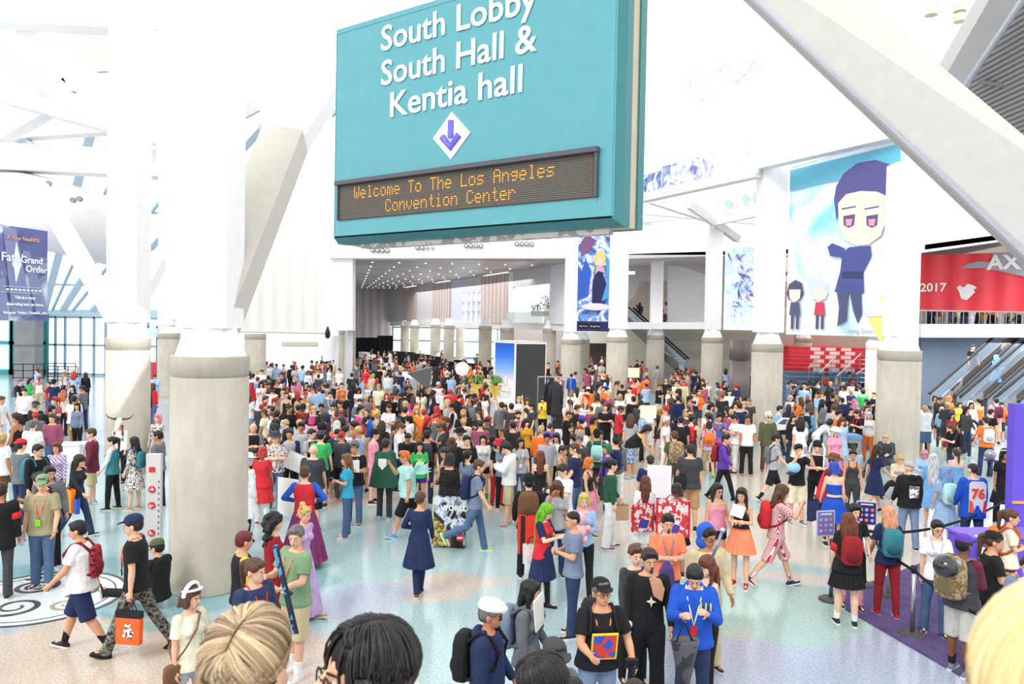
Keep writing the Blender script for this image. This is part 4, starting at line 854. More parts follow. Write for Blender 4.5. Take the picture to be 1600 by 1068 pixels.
# purple booth panel and table
PB = mat((112, 88, 214), .6)
a = P(1584, 700, 14.0); r_ = empty('purple_booth', (a.x, a.y, 0), label='tall purple booth panel at the right edge', cat='booth panel')
zt = P(1584, 631, 14).z; zb_ = P(1584, 790, 14).z; MB().box((1.2, .1, (zt + .25) / 2), (2.4, .2, zt - .25)).build('panel', PB, r_); MB().box((1.2, -.01, P(1590, 786, 14).z + .02), (2.4, .03, .05)).build('gold_stripe', mat((232, 178, 96)), r_); MB().box((1.2, .1, .06), (2.5, .4, .12)).build('base', mat((70, 50, 140)), r_)
p = PH(1530, 835, 1.0); r_ = empty('purple_table', (p.x + .25, p.y + .1, 0), R(4), label='purple booth table with a chequered front at lower right', cat='table')
MB().box((.3, 0, .5), (1.7, .62, .98)).build('body', PB, r_); MB().box((.3, 0, 1.0), (1.76, .68, .04)).build('tabletop', mat((126, 102, 222), .5), r_)
MB().box((-.1, -.33, .72), (.5, .03, .3)).build('blue_card', mat((70, 110, 190), .6, 'plaid', scale=14, rgb2=(150, 120, 210)), r_); MB().box((-.35, -.36, .62), (.2, .02, .5)).build('white_sheet', WHITE, r_)
p = PH(1536, 838, 1.04); o = MB().box((0, 0, 0), (.36, .22, .015)).build('paper_sheet', WT, None, loc=(p.x + .1, p.y, 1.03)); tag(o, 'white paper sheet lying on the purple booth table', 'paper')
# steps below the camera (the crowd in front comes down them)
for k in range(10):
    z = 1.8 - k * .18; y = 2.2 + k * .33
    struct(MB().box((0, y, z / 2), (9, .34, z)).build('floor_stair', mat((200, 198, 194), .8)))
struct(MB().box((0, -1.6, 1.24), (9, 5.3, 2.48)).build('floor_landing', mat((200, 198, 194), .8)))
struct(MB().box((0, 1.53, .99), (9, 1.0, 1.98)).build('floor_landing', mat((200, 198, 194), .8)))
# ================================================================= FIGURES
def smooth01(t): t = max(0, min(1, t)); return t * t * (3 - 2 * t)
class Fig:
    """joint positions of one posed figure (1.72 m, facing -Y), feet on z=0"""
    def __init__(s, sex='m', build=1.0, pose=None):
        p = dict(lean=0, ll=(3, 0), lr=(-3, 0), al=(8, 8, 12, 0), ar=(8, 8, 12, 0), hy=0, hp=8, tw=0, spread=1.0)
        p.update(pose or {}); s.p = p; s.sex = sex; s.b = build
        f = sex == 'f'
        s.shw = .145 if f else .172; s.hipw = .092 if f else .09
        s.lean, s.tw = R(p['lean']), R(p['tw'])
        s.legs = {}
        for sd, key in ((1, 'll'), (-1, 'lr')):          # +X is the figure's left
            a, k = R(p[key][0]), R(p[key][1]); ab = R(p[key][2]) if len(p[key]) > 2 else R(2.5)
            h = Vector((sd * s.hipw, 0, .90))
            kn = h + Vector((sd * math.sin(ab), -math.sin(a) * math.cos(ab), -math.cos(a) * math.cos(ab))) * .425
            b = a - k; an = kn + Vector((sd * math.sin(ab) * .6, -math.sin(b) * math.cos(ab), -math.cos(b) * math.cos(ab))) * .41
            fp = p.get('fp' + key[1]); ft = (b * .9 if abs(b) > R(12) else 0) if fp is None else R(fp)
            out = R(8) * sd
            fd = Vector((math.sin(out), -math.cos(ft), math.sin(ft) * 1.0)).normalized()
            s.legs[sd] = (h, kn, an, fd)
        s.dz = 0
        lows = [min(l[2].z - .085, (l[2] + l[3] * .15).z - .05) for l in s.legs.values()] + [.90 - .13 * build]
        s.dz = -min(lows)
        s.dzv = Vector((0, 0, s.dz))
        s.legs = {k: tuple((q + s.dzv) if i < 3 else q for i, q in enumerate(v)) for k, v in s.legs.items()}
        s.arms = {}
        for sd, key in ((1, 'al'), (-1, 'ar')):
            fl, ab, el, inw = [R(v) for v in p[key]]
            sh = Vector((sd * s.shw, 0, 1.405))
            u = Vector((sd * math.sin(ab), -math.sin(fl) * math.cos(ab), -math.cos(fl) * math.cos(ab)))
            e = sh + u * .275; g = fl + el
            f_ = Vector((sd * (math.sin(ab) * .6 - math.sin(inw)), -math.sin(g) * math.cos(inw), -math.cos(g) * math.cos(inw))).normalized()
            w_ = e + f_ * .245
            s.arms[sd] = tuple(s.up(q) for q in (sh, e, w_, w_ + f_ * .17))
    def up(s, q):                                        # bend / twist the upper body
        q = Vector(q); t = smooth01((q.z - .90) / .22)
        if s.tw: q = Matrix.Rotation(s.tw * t, 3, 'Z') @ q
        if s.lean:
            o = Vector((0, 0, .95)); q = o + Matrix.Rotation(s.lean * t, 3, 'X') @ (q - o)
        return q + s.dzv
    def hd(s, q):                                        # head turn then body
        q = Vector(q); o = Vector((0, .01, 1.50)); q = o + (q - o) * 1.07
        q = o + Matrix.Rotation(R(s.p['hy']), 3, 'Z') @ Matrix.Rotation(R(s.p['hp']), 3, 'X') @ (q - o)
        return s.up(q)
def _ring(c, ax, ay, n):
    t = np.arange(n) * (2 * math.pi / n); return [Vector(c) + ax * math.cos(a) + ay * math.sin(a) for a in t]
class Sol(MB):
    def loft(s, rings, n=16, fn=None):
        k = len(rings); vs = []
        for c, rx, ry in rings:
            for q in _ring(c, Vector((rx, 0, 0)), Vector((0, ry, 0)), n): vs.append(fn(q) if fn else q)
        fs = [(i * n + j, i * n + (j + 1) % n, (i + 1) * n + (j + 1) % n, (i + 1) * n + j) for i in range(k - 1) for j in range(n)]
        fs.append(tuple(range(n))[::-1]); fs.append(tuple(range((k - 1) * n, k * n))); return s.add(vs, fs)
    def cap(s, a, b, ra, rb, n=10, flat=False, fl=1.0):
        a = Vector(a); b = Vector(b); d = b - a
        if d.length < 1e-5: d = Vector((0, 0, 1e-4))
        d.normalize(); x = d.cross(Vector((1, 0, 0)) if abs(d.x) < .8 else Vector((0, 1, 0))).normalized(); y = d.cross(x)
        rings = []
        if not flat: rings += [(a - d * ra * .92, ra * .38), (a - d * ra * .6, ra * .8)]
        rings += [(a, ra), (b, rb)]
        if not flat: rings += [(b + d * rb * .6, rb * .8), (b + d * rb * .92, rb * .38)]
        vs = []
        for c, r in rings: vs += _ring(c, x * r, y * r * fl, n)
        k = len(rings)
        fs = [(i * n + j, i * n + (j + 1) % n, (i + 1) * n + (j + 1) % n, (i + 1) * n + j) for i in range(k - 1) for j in range(n)]
        fs.append(tuple(range(n))[::-1]); fs.append(tuple(range((k - 1) * n, k * n))); return s.add(vs, fs)
    def ell(s, c, r, fn=None, n=14, m=9, rot=None):
        vs = []; c = Vector(c)
        for i in range(m + 1):
            a = math.pi * i / m - math.pi / 2; rr = max(.02, math.cos(a)); z = math.sin(a)
            for j in range(n):
                t = 2 * math.pi * j / n; q = Vector((r[0] * rr * math.cos(t), r[1] * rr * math.sin(t), r[2] * z))
                if rot: q = rot @ q
                q = q + c; vs.append(fn(q) if fn else q)
        fs = [(i * n + j, i * n + (j + 1) % n, (i + 1) * n + (j + 1) % n, (i + 1) * n + j) for i in range(m) for j in range(n)]
        fs.append(tuple(range(n))[::-1]); fs.append(tuple(range(m * n, m * n + n))); return s.add(vs, fs)
TM = [(.80, .06, .07), (.86, .135, .10), (.93, .165, .118), (1.0, .157, .112), (1.10, .148, .104), (1.22, .160, .110), (1.33, .176, .114), (1.40, .165, .10), (1.445, .115, .075), (1.475, .062, .058), (1.49, .054, .054)]
TF = [(.80, .06, .07), (.86, .140, .105), (.93, .170, .122), (1.0, .155, .112), (1.09, .120, .092), (1.20, .132, .098), (1.29, .150, .105), (1.37, .145, .092), (1.43, .10, .070), (1.465, .052, .052), (1.49, .046, .048)]
def trings(F_, off=0, z0=0, z1=9, belly=0):
    rs_ = []
    for z, w_, d_ in (TF if F_.sex == 'f' else TM):
        if z < z0 - 1e-6 or z > z1: continue
        k = F_.b if z < 1.38 else 1 + (F_.b - 1) * .4
        bl = (F_.b - 1) * .35 * math.exp(-((z - 1.08) / .14) ** 2)
        rs_.append(((0, .008 - bl * .3, z), (w_ * k + off), (d_ * (k if z < 1.38 else 1) + off + bl * .5)))
    return rs_
def limb_r(F_):
    k = .5 + .5 * F_.b
    return dict(th=(.078 if F_.sex == 'm' else .080) * k, kn=.054 * k, cf=.052 * k, an=.036, sh=(.052 if F_.sex == 'm' else .043) * k, el=.038 * k if F_.sex == 'm' else .033 * k, wr=.026 if F_.sex == 'm' else .023)
def body_solid(F_, det):
    s = Sol(); q = limb_r(F_); n = 14 if det > 1 else 10
    s.loft(trings(F_), n, F_.up)
    if F_.sex == 'f':
        for sd in (-1, 1): s.ell((sd * .062, -.082, 1.275), (.056, .05, .055), F_.up)
    s.cap(F_.up((0, .012, 1.44)), F_.hd((0, 0, 1.56)), .054 if F_.sex == 'm' else .045, .050 if F_.sex == 'm' else .043, n)
    # head: skull, face, jaw, nose, brow, ears
    s.ell((0, .004, 1.628), (.076, .094, .092), F_.hd); s.ell((0, -.028, 1.578), (.060, .062, .078), F_.hd)
    s.ell((0, -.05, 1.532), (.036, .038, .03), F_.hd)
    if det > 0:
        s.cap(F_.hd((0, -.09, 1.622)), F_.hd((0, -.108, 1.587)), .008, .013, 8); s.ell((0, -.084, 1.553), (.022, .014, .012), F_.hd)
        for sd in (-1, 1): s.ell((sd * .079, .01, 1.598), (.010, .020, .032), F_.hd)
    for sd in (-1, 1):
        h, kn, an, fd = F_.legs[sd]
        s.cap(h + Vector((0, 0, -.03)), h + (kn - h) * .45, q['th'] * 1.08, q['th'] * .92, n); s.cap(h + (kn - h) * .4, kn, q['th'] * .93, q['kn'], n)
        m_ = kn + (an - kn) * .33 + Vector((0, .012, 0)); s.cap(kn, m_, q['kn'], q['cf'] * 1.08, n); s.cap(m_, an, q['cf'] * 1.05, q['an'], n)
        s.cap(an + Vector((0, 0, -.035)) - fd * .02, an + Vector((0, 0, -.055)) + fd * .13, .033, .026, 8)
        sh, e, w_, hnd = F_.arms[sd]
        s.cap(sh, sh + (e - sh) * .5, q['sh'], q['sh'] * .86, n); s.cap(sh + (e - sh) * .5, e, q['sh'] * .86, q['el'], n)
        s.cap(e, e + (w_ - e) * .35, q['el'], q['el'] * 1.03, n); s.cap(e + (w_ - e) * .35, w_, q['el'] * 1.02, q['wr'], n)
        d = (hnd - w_).normalized(); lat = Vector((sd, 0, 0)); lat = (lat - d * lat.dot(d)).normalized(); side = d.cross(lat).normalized()
        if side.y > 0: side = -side                       # towards the thumb (forward)
        palm = w_ + d * .055
        if det < 1: s.cap(w_, w_ + d * .13, .026, .018, 8, fl=.7); s.cap(w_ + d * .03, w_ + d * .08 + side * .035, .012, .010, 6); continue
        s.cap(w_, palm + d * .02, .024, .028, 8)
        s.cap(w_ + d * .03 + side * .016, w_ + d * .085 + side * .022, .016, .015, 8); s.cap(w_ + d * .03 - side * .014, w_ + d * .08 - side * .022, .016, .014, 8)
        fr = .0085 if det > 1 else .0105
        for i, (o_, L_) in enumerate(((.030, .068), (.011, .078), (-.009, .072), (-.029, .056))):
            b0 = w_ + d * .085 + side * o_; b1 = b0 + (d * .9 - lat * .28).normalized() * L_ * .5 + side * o_ * .12; b2 = b1 + (d * .6 - lat * .8).normalized() * L_ * .5
            s.cap(b0, b1, fr * 1.1, fr, 6); s.cap(b1, b2, fr, fr * .85, 6)
        t0 = w_ + d * .03 + side * .022; t1 = t0 + (d * .55 + side * .75 - lat * .15).normalized() * .042; t2 = t1 + (d * .95 + side * .2 - lat * .3).normalized() * .032
        s.cap(t0, t1, fr * 1.35, fr * 1.2, 6); s.cap(t1, t2, fr * 1.2, fr * .95, 6)
    return s
def top_solid(F_, kind):
    """shirt-like garments; kinds: ts ls hd tk ja rl(raglan/loose) cr(crop)"""
    s = Sol(); off = dict(ts=.016, ls=.016, hd=.028, tk=.009, ja=.026, cr=.010, vs=.02).get(kind, .016); q = limb_r(F_)
    z0 = dict(ts=.84, ls=.86, hd=.84, tk=.90, ja=.74, cr=1.08, vs=.84)[kind]
    rg = [r for r in trings(F_, off, .85, 1.46 if kind != 'tk' and kind != 'cr' else 1.36)]
    if z0 < .86: w0 = rg[0]; rg = [((0, .008, z0), rg[1][1] + .018, rg[1][2] + .018), ((0, .008, (z0 + .93) / 2), rg[1][1] + .014, rg[1][2] + .014)] + rg[1:]
    elif z0 >= .9: rg = [((0, .008, z0), rg[1][1] if z0 < 1 else rg[3][1], rg[1][2] if z0 < 1 else rg[3][2])] + [r for r in rg if r[0][2] > z0 + .01]
    s.loft(rg, 18, F_.up)
    if F_.sex == 'f':
        for sd in (-1, 1): s.ell((sd * .062, -.082, 1.275), (.058 + off, .05 + off, .056 + off), F_.up)
    if kind in ('tk', 'cr'):
        for sd in (-1, 1): s.cap(F_.up((sd * .085, -.085, 1.33)), F_.up((sd * .085, -.02, 1.44)), .017, .017, 8); s.cap(F_.up((sd * .085, -.02, 1.445)), F_.up((sd * .085, .085, 1.33)), .017, .017, 8)
        return s
    for sd in (-1, 1):
        sh, e, w_, hnd = F_.arms[sd]
        if kind == 'vs': continue
        if kind == 'ts':
            s.cap(sh, sh + (e - sh) * .1, q['sh'] + .018, q['sh'] + .018, 12); s.cap(sh, sh + (e - sh) * .72, q['sh'] + .018, q['sh'] + .021, 12, True)
        else:
            o2 = .014 if kind == 'ls' else .024
            s.cap(sh, e, q['sh'] + o2, q['el'] + o2, 12); s.cap(e, w_ + (e - w_) * .02, q['el'] + o2, q['wr'] + o2 * .7, 12, True); s.ell(e, (q['el'] + o2,) * 3)
    if kind == 'hd':
        s.ell((0, .10, 1.44), (.11, .055, .07), F_.up); s.cap(F_.up((-.08, .02, 1.46)), F_.up((.08, .02, 1.46)), .035, .035, 10)
        for sd in (-1, 1): s.cap(F_.up((sd * .075, .05, 1.46)), F_.up((sd * .04, -.09, 1.40)), .028, .018, 8)
    if kind == 'ja':
        for sd in (-1, 1): s.cap(F_.up((sd * .06, .03, 1.46)), F_.up((sd * .03, -.105, 1.30)), .022, .012, 8)
    return s
def bottom_solid(F_, kind):
    """je jeans, lg leggings, sh shorts, lo long loose, hp short shorts"""
    s = Sol(); q = limb_r(F_); off = dict(je=.014, lg=.013, sh=.026, lo=.028, hp=.014)[kind]
    s.loft([(c, a - (off - .006 if c[2] > .9 else 0), b - (off - .006 if c[2] > .9 else 0)) for c, a, b in trings(F_, off, .79, 1.02)], 18, F_.up)
    for sd in (-1, 1):
        h, kn, an, fd = F_.legs[sd]; hh = h + Vector((0, 0, -.03))
        if kind in ('sh', 'hp'):
            end = h + (kn - h) * (1.08 if kind == 'sh' else .42); s.cap(hh, hh + (kn - h) * .1, q['th'] * 1.08 + off * .8, q['th'] + off, 14)
            s.cap(hh, end, q['th'] * 1.08 + off * .8, (q['kn'] + .018 + off if kind == 'sh' else q['th'] + off), 14, True); continue
        o1 = off; s.cap(hh, h + (kn - h) * .5, q['th'] * 1.08 + off, q['th'] * .93 + off, 14); s.cap(h + (kn - h) * .45, kn, q['th'] * .94 + off, q['kn'] + off, 14)
        s.cap(kn, kn + (an - kn) * .35, q['kn'] + off, q['cf'] * 1.06 + off, 14); s.cap(kn + (an - kn) * .35, an + (an - kn) * .10, q['cf'] * 1.05 + off, q['an'] + off * (1.3 if kind != 'lg' else 1) + (.012 if kind == 'je' else 0) + (.02 if kind == 'lo' else 0), 14, True)
    return s
def skirt_geo(F_, z0, z1, r0, r1, fn=None, pleat=18, depth=.04, n=72, yoff=0):
    """flared skirt sheet from waist z0 to hem z1, slightly pleated, with a thick hem"""
    mb = MB(); vs = []; m = 10
    for side in (0, 1):
        for i in range(m + 1):
            t = i / m; z = z0 + (z1 - z0) * t; r = r0 + (r1 - r0) * (t ** .8) - side * .008
            for j in range(n):
                a = 2 * math.pi * j / n; rr = r * (1 + depth * t * math.sin(pleat * a))
                q = Vector((rr * math.cos(a), rr * .82 * math.sin(a) + yoff * t, z)); vs.append(F_.up(q) if z > .9 else q + F_.dzv)
    fs = []
    for side in (0, 1):
        b = side * (m + 1) * n
        for i in range(m):
            for j in range(n):
                f_ = (b + i * n + j, b + i * n + (j + 1) % n, b + (i + 1) * n + (j + 1) % n, b + (i + 1) * n + j); fs.append(f_ if side else f_[::-1])
    b = (m + 1) * n
    for j in range(n): fs.append((m * n + j, m * n + (j + 1) % n, b + m * n + (j + 1) % n, b + m * n + j)); fs.append((j, b + j, b + (j + 1) % n, (j + 1) % n))
    mb.add(vs, fs); return mb
def hair_solid(F_, kind):
    s = Sol(); H = F_.hd
    def HB(q):
        t = max(0, min(1, (1.56 - q[2]) / .14)); return H(q).lerp(F_.up(q), t)
    def crown(g=1.0):
        s.ell((0, .016, 1.658), (.086 * g, .100 * g, .082 * g), H); s.ell((0, .040, 1.62), (.082 * g, .075 * g, .082 * g), H); 
        for sd in (-1, 1): s.ell((sd * .062, -.012, 1.655), (.028, .052, .045), H)
        s.ell((0, -.055, 1.702), (.06, .035, .022), H)
    if kind in ('s', 'a'):                                   # short
        crown(); s.ell((0, .060, 1.585), (.062, .045, .045), H)
        if kind == 'a': s.ell((0, -.03, 1.72), (.07, .07, .035), H)
    elif kind == 'z':                                       # shaved, close crop
        s.ell((0, .012, 1.652), (.079, .093, .078), H); s.ell((0, .05, 1.61), (.07, .055, .06), H)
    elif kind in ('l', 'w', 'b', 'x', 'v'):
        g = 1.0 if kind in 'lb' else 1.1
        crown(g * 1.03); zb = dict(l=1.22, w=1.0, b=1.50, x=1.30, v=.78)[kind]; wd = dict(l=.085, w=.115, b=.095, x=.13, v=.12)[kind]
        s.loft([((0, .058, 1.66), .07, .045), ((0, .06, 1.60), wd * 1.02, .055), ((0, .07, 1.52), wd, .052), ((0, .095, (1.5 + zb) / 2), wd * (1.05 if kind != 'b' else 1), .045), ((0, .105 if kind != 'b' else .07, zb), wd * .7, .03)][::-1], 12, HB)
        for sd in (-1, 1):
            s.ell((sd * .074, -.004, 1.60), (.020 * g, .050, .085), H)
            if kind != 'b': s.cap(H((sd * .078, .01, 1.58)), F_.up((sd * .105, -.045 if kind != 'v' else .02, max(1.28, zb + .05))), .030 * g, .020, 8)
            else: s.ell((sd * .07, .0, 1.56), (.024, .055, .06), H)
    elif kind == 'c':                                       # big curly
        rr = random.Random(4)
        crown(1.1)
        for i in range(60):
            a = rr.uniform(0, 6.28); b = rr.uniform(-.5, 1.4); v = Vector((math.cos(a) * math.cos(b), math.sin(a) * math.cos(b), math.sin(b)))
            if v.y < -.35 and v.z < .45: continue
            s.ell(Vector((0, .03, 1.63)) + Vector((v.x * .105, v.y * .10, v.z * .10)), (.035,) * 3, H, 8, 6)
        for i in range(50):
            z = rr.uniform(1.28, 1.6); s.ell((rr.uniform(-.14, .14), rr.uniform(.03, .12), z), (.035,) * 3, HB, 8, 6)
    elif kind in ('p', 'u'):
        crown()
        if kind == 'p': s.cap(H((0, .10, 1.68)), H((0, .15, 1.64)), .035, .04, 10); s.cap(H((0, .15, 1.64)), F_.up((0, .15, 1.40)), .04, .022, 10)
        else: s.ell((0, .07, 1.745), (.045, .045, .04), H)
    elif kind == 'k':                                       # spiky anime wig
        crown(1.12); rr = random.Random(9)
        for i in range(34):
            a = rr.uniform(0, 6.28); b = rr.uniform(-.2, 1.5); v = Vector((math.cos(a) * math.cos(b), math.sin(a) * math.cos(b), math.sin(b)))
            if v.y < -.3 and v.z < .5: continue
            c_ = Vector((0, .02, 1.64)); s.cap(H(c_ + v * .07), H(c_ + v * .165), .034, .008, 6)
    return s
def shoe_geo(F_, sd, kind='sneaker'):
    h, kn, an, fd = F_.legs[sd]; s = Sol(); up_ = Vector((0, 0, 1)); up_ = (up_ - fd * up_.dot(fd)).normalized(); lat = fd.cross(up_)
    c = an + Vector((0, 0, 0)) - up_ * .052
    s.cap(c - fd * .045 + up_ * .002, c + fd * .06, .038, .036, 10); s.cap(c + fd * .05 - up_ * .004, c + fd * .14 - up_ * .010, .038, .028, 10, fl=1)
    s.cap(c - fd * .02, an + up_ * .0, .038, .040, 10)
    if kind == 'boot': s.cap(an, an + (kn - an) * .45, .046, .060, 12, True)
    if kind == 'tall': s.cap(an, an + (kn - an) * 1.12, .044, .066, 12, True)
    sole = MB(); vs = []
    out = [(-.085, .018), (-.07, .034), (0, .036), (.07, .042), (.13, .038), (.168, .018)]
    lo = [c + fd * x + lat * y - up_ * .034 for x, y in out] + [c + fd * x - lat * y - up_ * .034 for x, y in out[::-1]]
    sole.slab(lo, up_ * .024); return s, sole
def cap_geo(F_, kind):
    s = Sol(); H = F_.hd
    if kind in ('cap', 'bcap'):
        s.loft([((0, .012, 1.652), .091, .108), ((0, .014, 1.69), .090, .106), ((0, .016, 1.722), .075, .090), ((0, .016, 1.742), .045, .055), ((0, .016, 1.748), .012, .012)], 20, H)
        sg_ = -1 if kind == 'cap' else 1
        vs = []; n = 12
        for k in range(n + 1):
            a = math.pi * k / n; vs.append(Vector((.078 * math.cos(a), sg_ * (.085 + .085 * math.sin(a)), 1.662 - .018 * math.sin(a))))
        bl = [H(v) for v in vs] + [H(v + Vector((0, 0, .012))) for v in vs]; m = n + 1
        s.add(bl, [tuple(range(m)), tuple(range(2 * m - 1, m - 1, -1))] + [(i, i + m, (i + 1) % m + m, (i + 1) % m) for i in range(m)])
    elif kind == 'beanie': s.loft([((0, .02, 1.645), .092, .108), ((0, .022, 1.67), .096, .112), ((0, .024, 1.72), .085, .10), ((0, .03, 1.765), .05, .06), ((0, .03, 1.775), .015, .015)], 20, H)
    elif kind == 'hat': s.loft([((0, .01, 1.668), .17, .18), ((0, .01, 1.676), .17, .18), ((0, .01, 1.685), .10, .115), ((0, .01, 1.75), .09, .10), ((0, .01, 1.765), .06, .07)], 22, H)
    elif kind == 'bucket': s.loft([((0, .01, 1.62), .135, .15), ((0, .01, 1.628), .135, .15), ((0, .01, 1.68), .095, .11), ((0, .01, 1.755), .08, .09), ((0, .01, 1.762), .04, .05)], 22, H)
    elif kind == 'flat': s.loft([((0, -.005, 1.662), .092, .125), ((0, -.01, 1.69), .10, .135), ((0, .01, 1.735), .085, .10), ((0, .015, 1.75), .05, .06)], 22, H); s.cap(H((-.04, -.11, 1.665)), H((.04, -.11, 1.665)), .02, .02, 8, fl=.6)
    elif kind == 'hood': s.ell((0, .062, 1.645), (.108, .110, .122), H); s.ell((0, .06, 1.53), (.11, .10, .09), H)
    elif kind == 'headband': s.lathe([(.093, -.01), (.098, 0), (.093, .012)], n=24); s.v = [tuple(H(Vector((x, y * 1.15, z * 1 + 1.69 - y * .35)))) for x, y, z in s.v]
    elif kind == 'ears':
        for sd in (-1, 1): s.cap(H((sd * .05, .01, 1.73)), H((sd * .075, .01, 1.86)), .03, .012, 8, fl=.5)
    elif kind == 'helm': s.ell((0, .01, 1.665), (.115, .13, .11), H)
    return s
def bell(s, F_, z0, z1, r0, r1, pleat=14, depth=.04):
    vs = []; m = 9; n = 56
    for i in range(m + 1):
        t = i / m; z = z0 + (z1 - z0) * t; r = r0 + (r1 - r0) * (t ** .8)
        for j in range(n):
            a = 2 * math.pi * j / n; rr = r * (1 + depth * t * math.sin(pleat * a)); q = Vector((rr * math.cos(a), rr * .82 * math.sin(a), z)); vs.append(F_.up(q) if z > .9 else q + F_.dzv)
    fs = [(i * n + j, (i + 1) * n + j, (i + 1) * n + (j + 1) % n, i * n + (j + 1) % n) for i in range(m) for j in range(n)]
    fs.append(tuple(range(n))); fs.append(tuple(range(m * n, m * n + n))[::-1]); s.add(vs, fs)
# ---- pose book: al/ar = flex, abduct, elbow, inward ; ll/lr = flex, knee
POSES = dict(
 st=dict(), sa=dict(ll=(6, 4), lr=(-6, 0), al=(10, 12, 25, 5), ar=(0, 8, 10, 0), hy=12), sb=dict(ll=(-4, 0), lr=(5, 8), al=(0, 14, 20, 10), ar=(14, 8, 40, 15), hy=-15),
 wk=dict(lean=3, ll=(20, 6), lr=(-16, 18), al=(-18, 8, 12, 0), ar=(24, 8, 22, 5)), wl=dict(lean=3, lr=(20, 6), ll=(-16, 18), ar=(-18, 8, 12, 0), al=(24, 8, 22, 5)),
 ph=dict(al=(22, 10, 88, 28), ar=(26, 8, 84, 26), hp=26), pr=dict(ar=(30, 6, 80, 20), al=(4, 8, 14, 0), hp=20), pl=dict(al=(30, 6, 80, 20), ar=(4, 8, 14, 0), hp=20),
 hip=dict(al=(-6, 38, 60, 50), ar=(6, 8, 14, 0), ll=(2, 0), lr=(-2, 0)), hi2=dict(al=(-6, 40, 70, 55), ar=(-6, 40, 70, 55)),
 cr=dict(al=(24, 8, 82, 62), ar=(24, 8, 78, 62)), ho=dict(al=(12, 10, 92, 50), ar=(16, 8, 88, 50)), ra=dict(ar=(140, 20, 40, 0), al=(8, 8, 14, 0)),
 cam=dict(al=(70, 14, 95, 30), ar=(70, 14, 95, 30)), fa=dict(ar=(60, 12, 120, 30), al=(8, 8, 15, 0), hp=20), bd=dict(lean=46, ll=(10, 8), lr=(-6, 4), al=(60, 10, 30, 10), ar=(60, 10, 30, 10), hp=-6),
 bk=dict(al=(-20, 10, 20, -10), ar=(-20, 10, 20, -10)), si=dict(ll=(92, 6, 10), lr=(88, 14, 8), al=(24, 10, 60, 20), ar=(24, 10, 50, 20), hp=14, fpl=85, fpr=80),
 sc=dict(ll=(88, 96, 42), lr=(88, 96, 42), al=(34, 12, 60, 26), ar=(34, 12, 60, 26), hp=22, lean=12, fpl=0, fpr=0), kn=dict(ll=(96, 104, 6), lr=(60, 130, 6), al=(40, 10, 50, 20), ar=(40, 10, 50, 20), lean=14, fpl=0, fpr=-60),
 # one-offs
 camo=dict(lean=3, ll=(23, 4), lr=(-22, 12), al=(-6, 10, 10, 0), ar=(6, 8, 16, 0), hp=4), fm=dict(lean=12, al=(14, 22, 30, 8), ar=(36, 12, 62, 16), ll=(3, 6), lr=(-3, 0), hp=-16, hy=8),
 tex=dict(al=(30, 14, 92, 34), ar=(34, 12, 78, 30), hp=34), xc=dict(ll=(-2, 10, -7), lr=(6, 0, -7), al=(-4, 26, 70, 60), ar=(10, 10, 20, 5)),
 gun=dict(al=(20, 12, 60, 30), ar=(26, 10, 78, 36), hy=30, ll=(4, 0), lr=(-4, 4)), kick=dict(lean=3, ll=(14, 4), lr=(-22, 46), al=(-14, 8, 10, 0), ar=(18, 8, 16, 0)),
 lw=dict(lean=4, ll=(22, 8), lr=(-22, 18), ar=(60, 10, 95, 30), al=(-8, 8, 16, 0), hp=12),
)
# ---- baking queue: every solid becomes one smooth continuous surface
QUEUE = {}; BAKED = {}
def want(key, sol, voxel, it=4):
    if key not in QUEUE: QUEUE[key] = (sol, voxel, it)
    return key
def bake():
    ks = [k for k, v in QUEUE.items() if v[0] is not None and k not in BAKED]
    for i in range(0, len(ks), 250): bake_some(ks[i:i + 250])
def bake_some(keys):
    col = bpy.data.collections.new('tmp'); C.children.link(col); objs = []
    for key in keys:
        sol, vox, it = QUEUE[key]
        if not sol.v: BAKED[key] = None; continue
        me = bpy.data.meshes.new('m'); me.from_pydata(sol.v, [], sol.f); o = bpy.data.objects.new('t', me); col.objects.link(o)
        if vox:
            m = o.modifiers.new('r', 'REMESH'); m.mode = 'VOXEL'; m.voxel_size = vox; m.use_smooth_shade = True
            if it: m = o.modifiers.new('s', 'SMOOTH'); m.iterations = it; m.factor = .5
            if key[0] == 'far' or vox >= .0088: m = o.modifiers.new('d', 'DECIMATE'); m.ratio = .16 if key[0] == 'far' else .4 if vox > .02 else .5
        objs.append((key, o))
    dg = bpy.context.evaluated_depsgraph_get(); dg.update()
    for key, o in objs:
        me = bpy.data.meshes.new_from_object(o.evaluated_get(dg))
        if not QUEUE[key][1] and QUEUE[key][2]: me.polygons.foreach_set('use_smooth', [True] * len(me.polygons))
        BAKED[key] = me
    for key, o in objs:
        m0 = o.data; bpy.data.objects.remove(o); bpy.data.meshes.remove(m0)
    bpy.data.collections.remove(col)
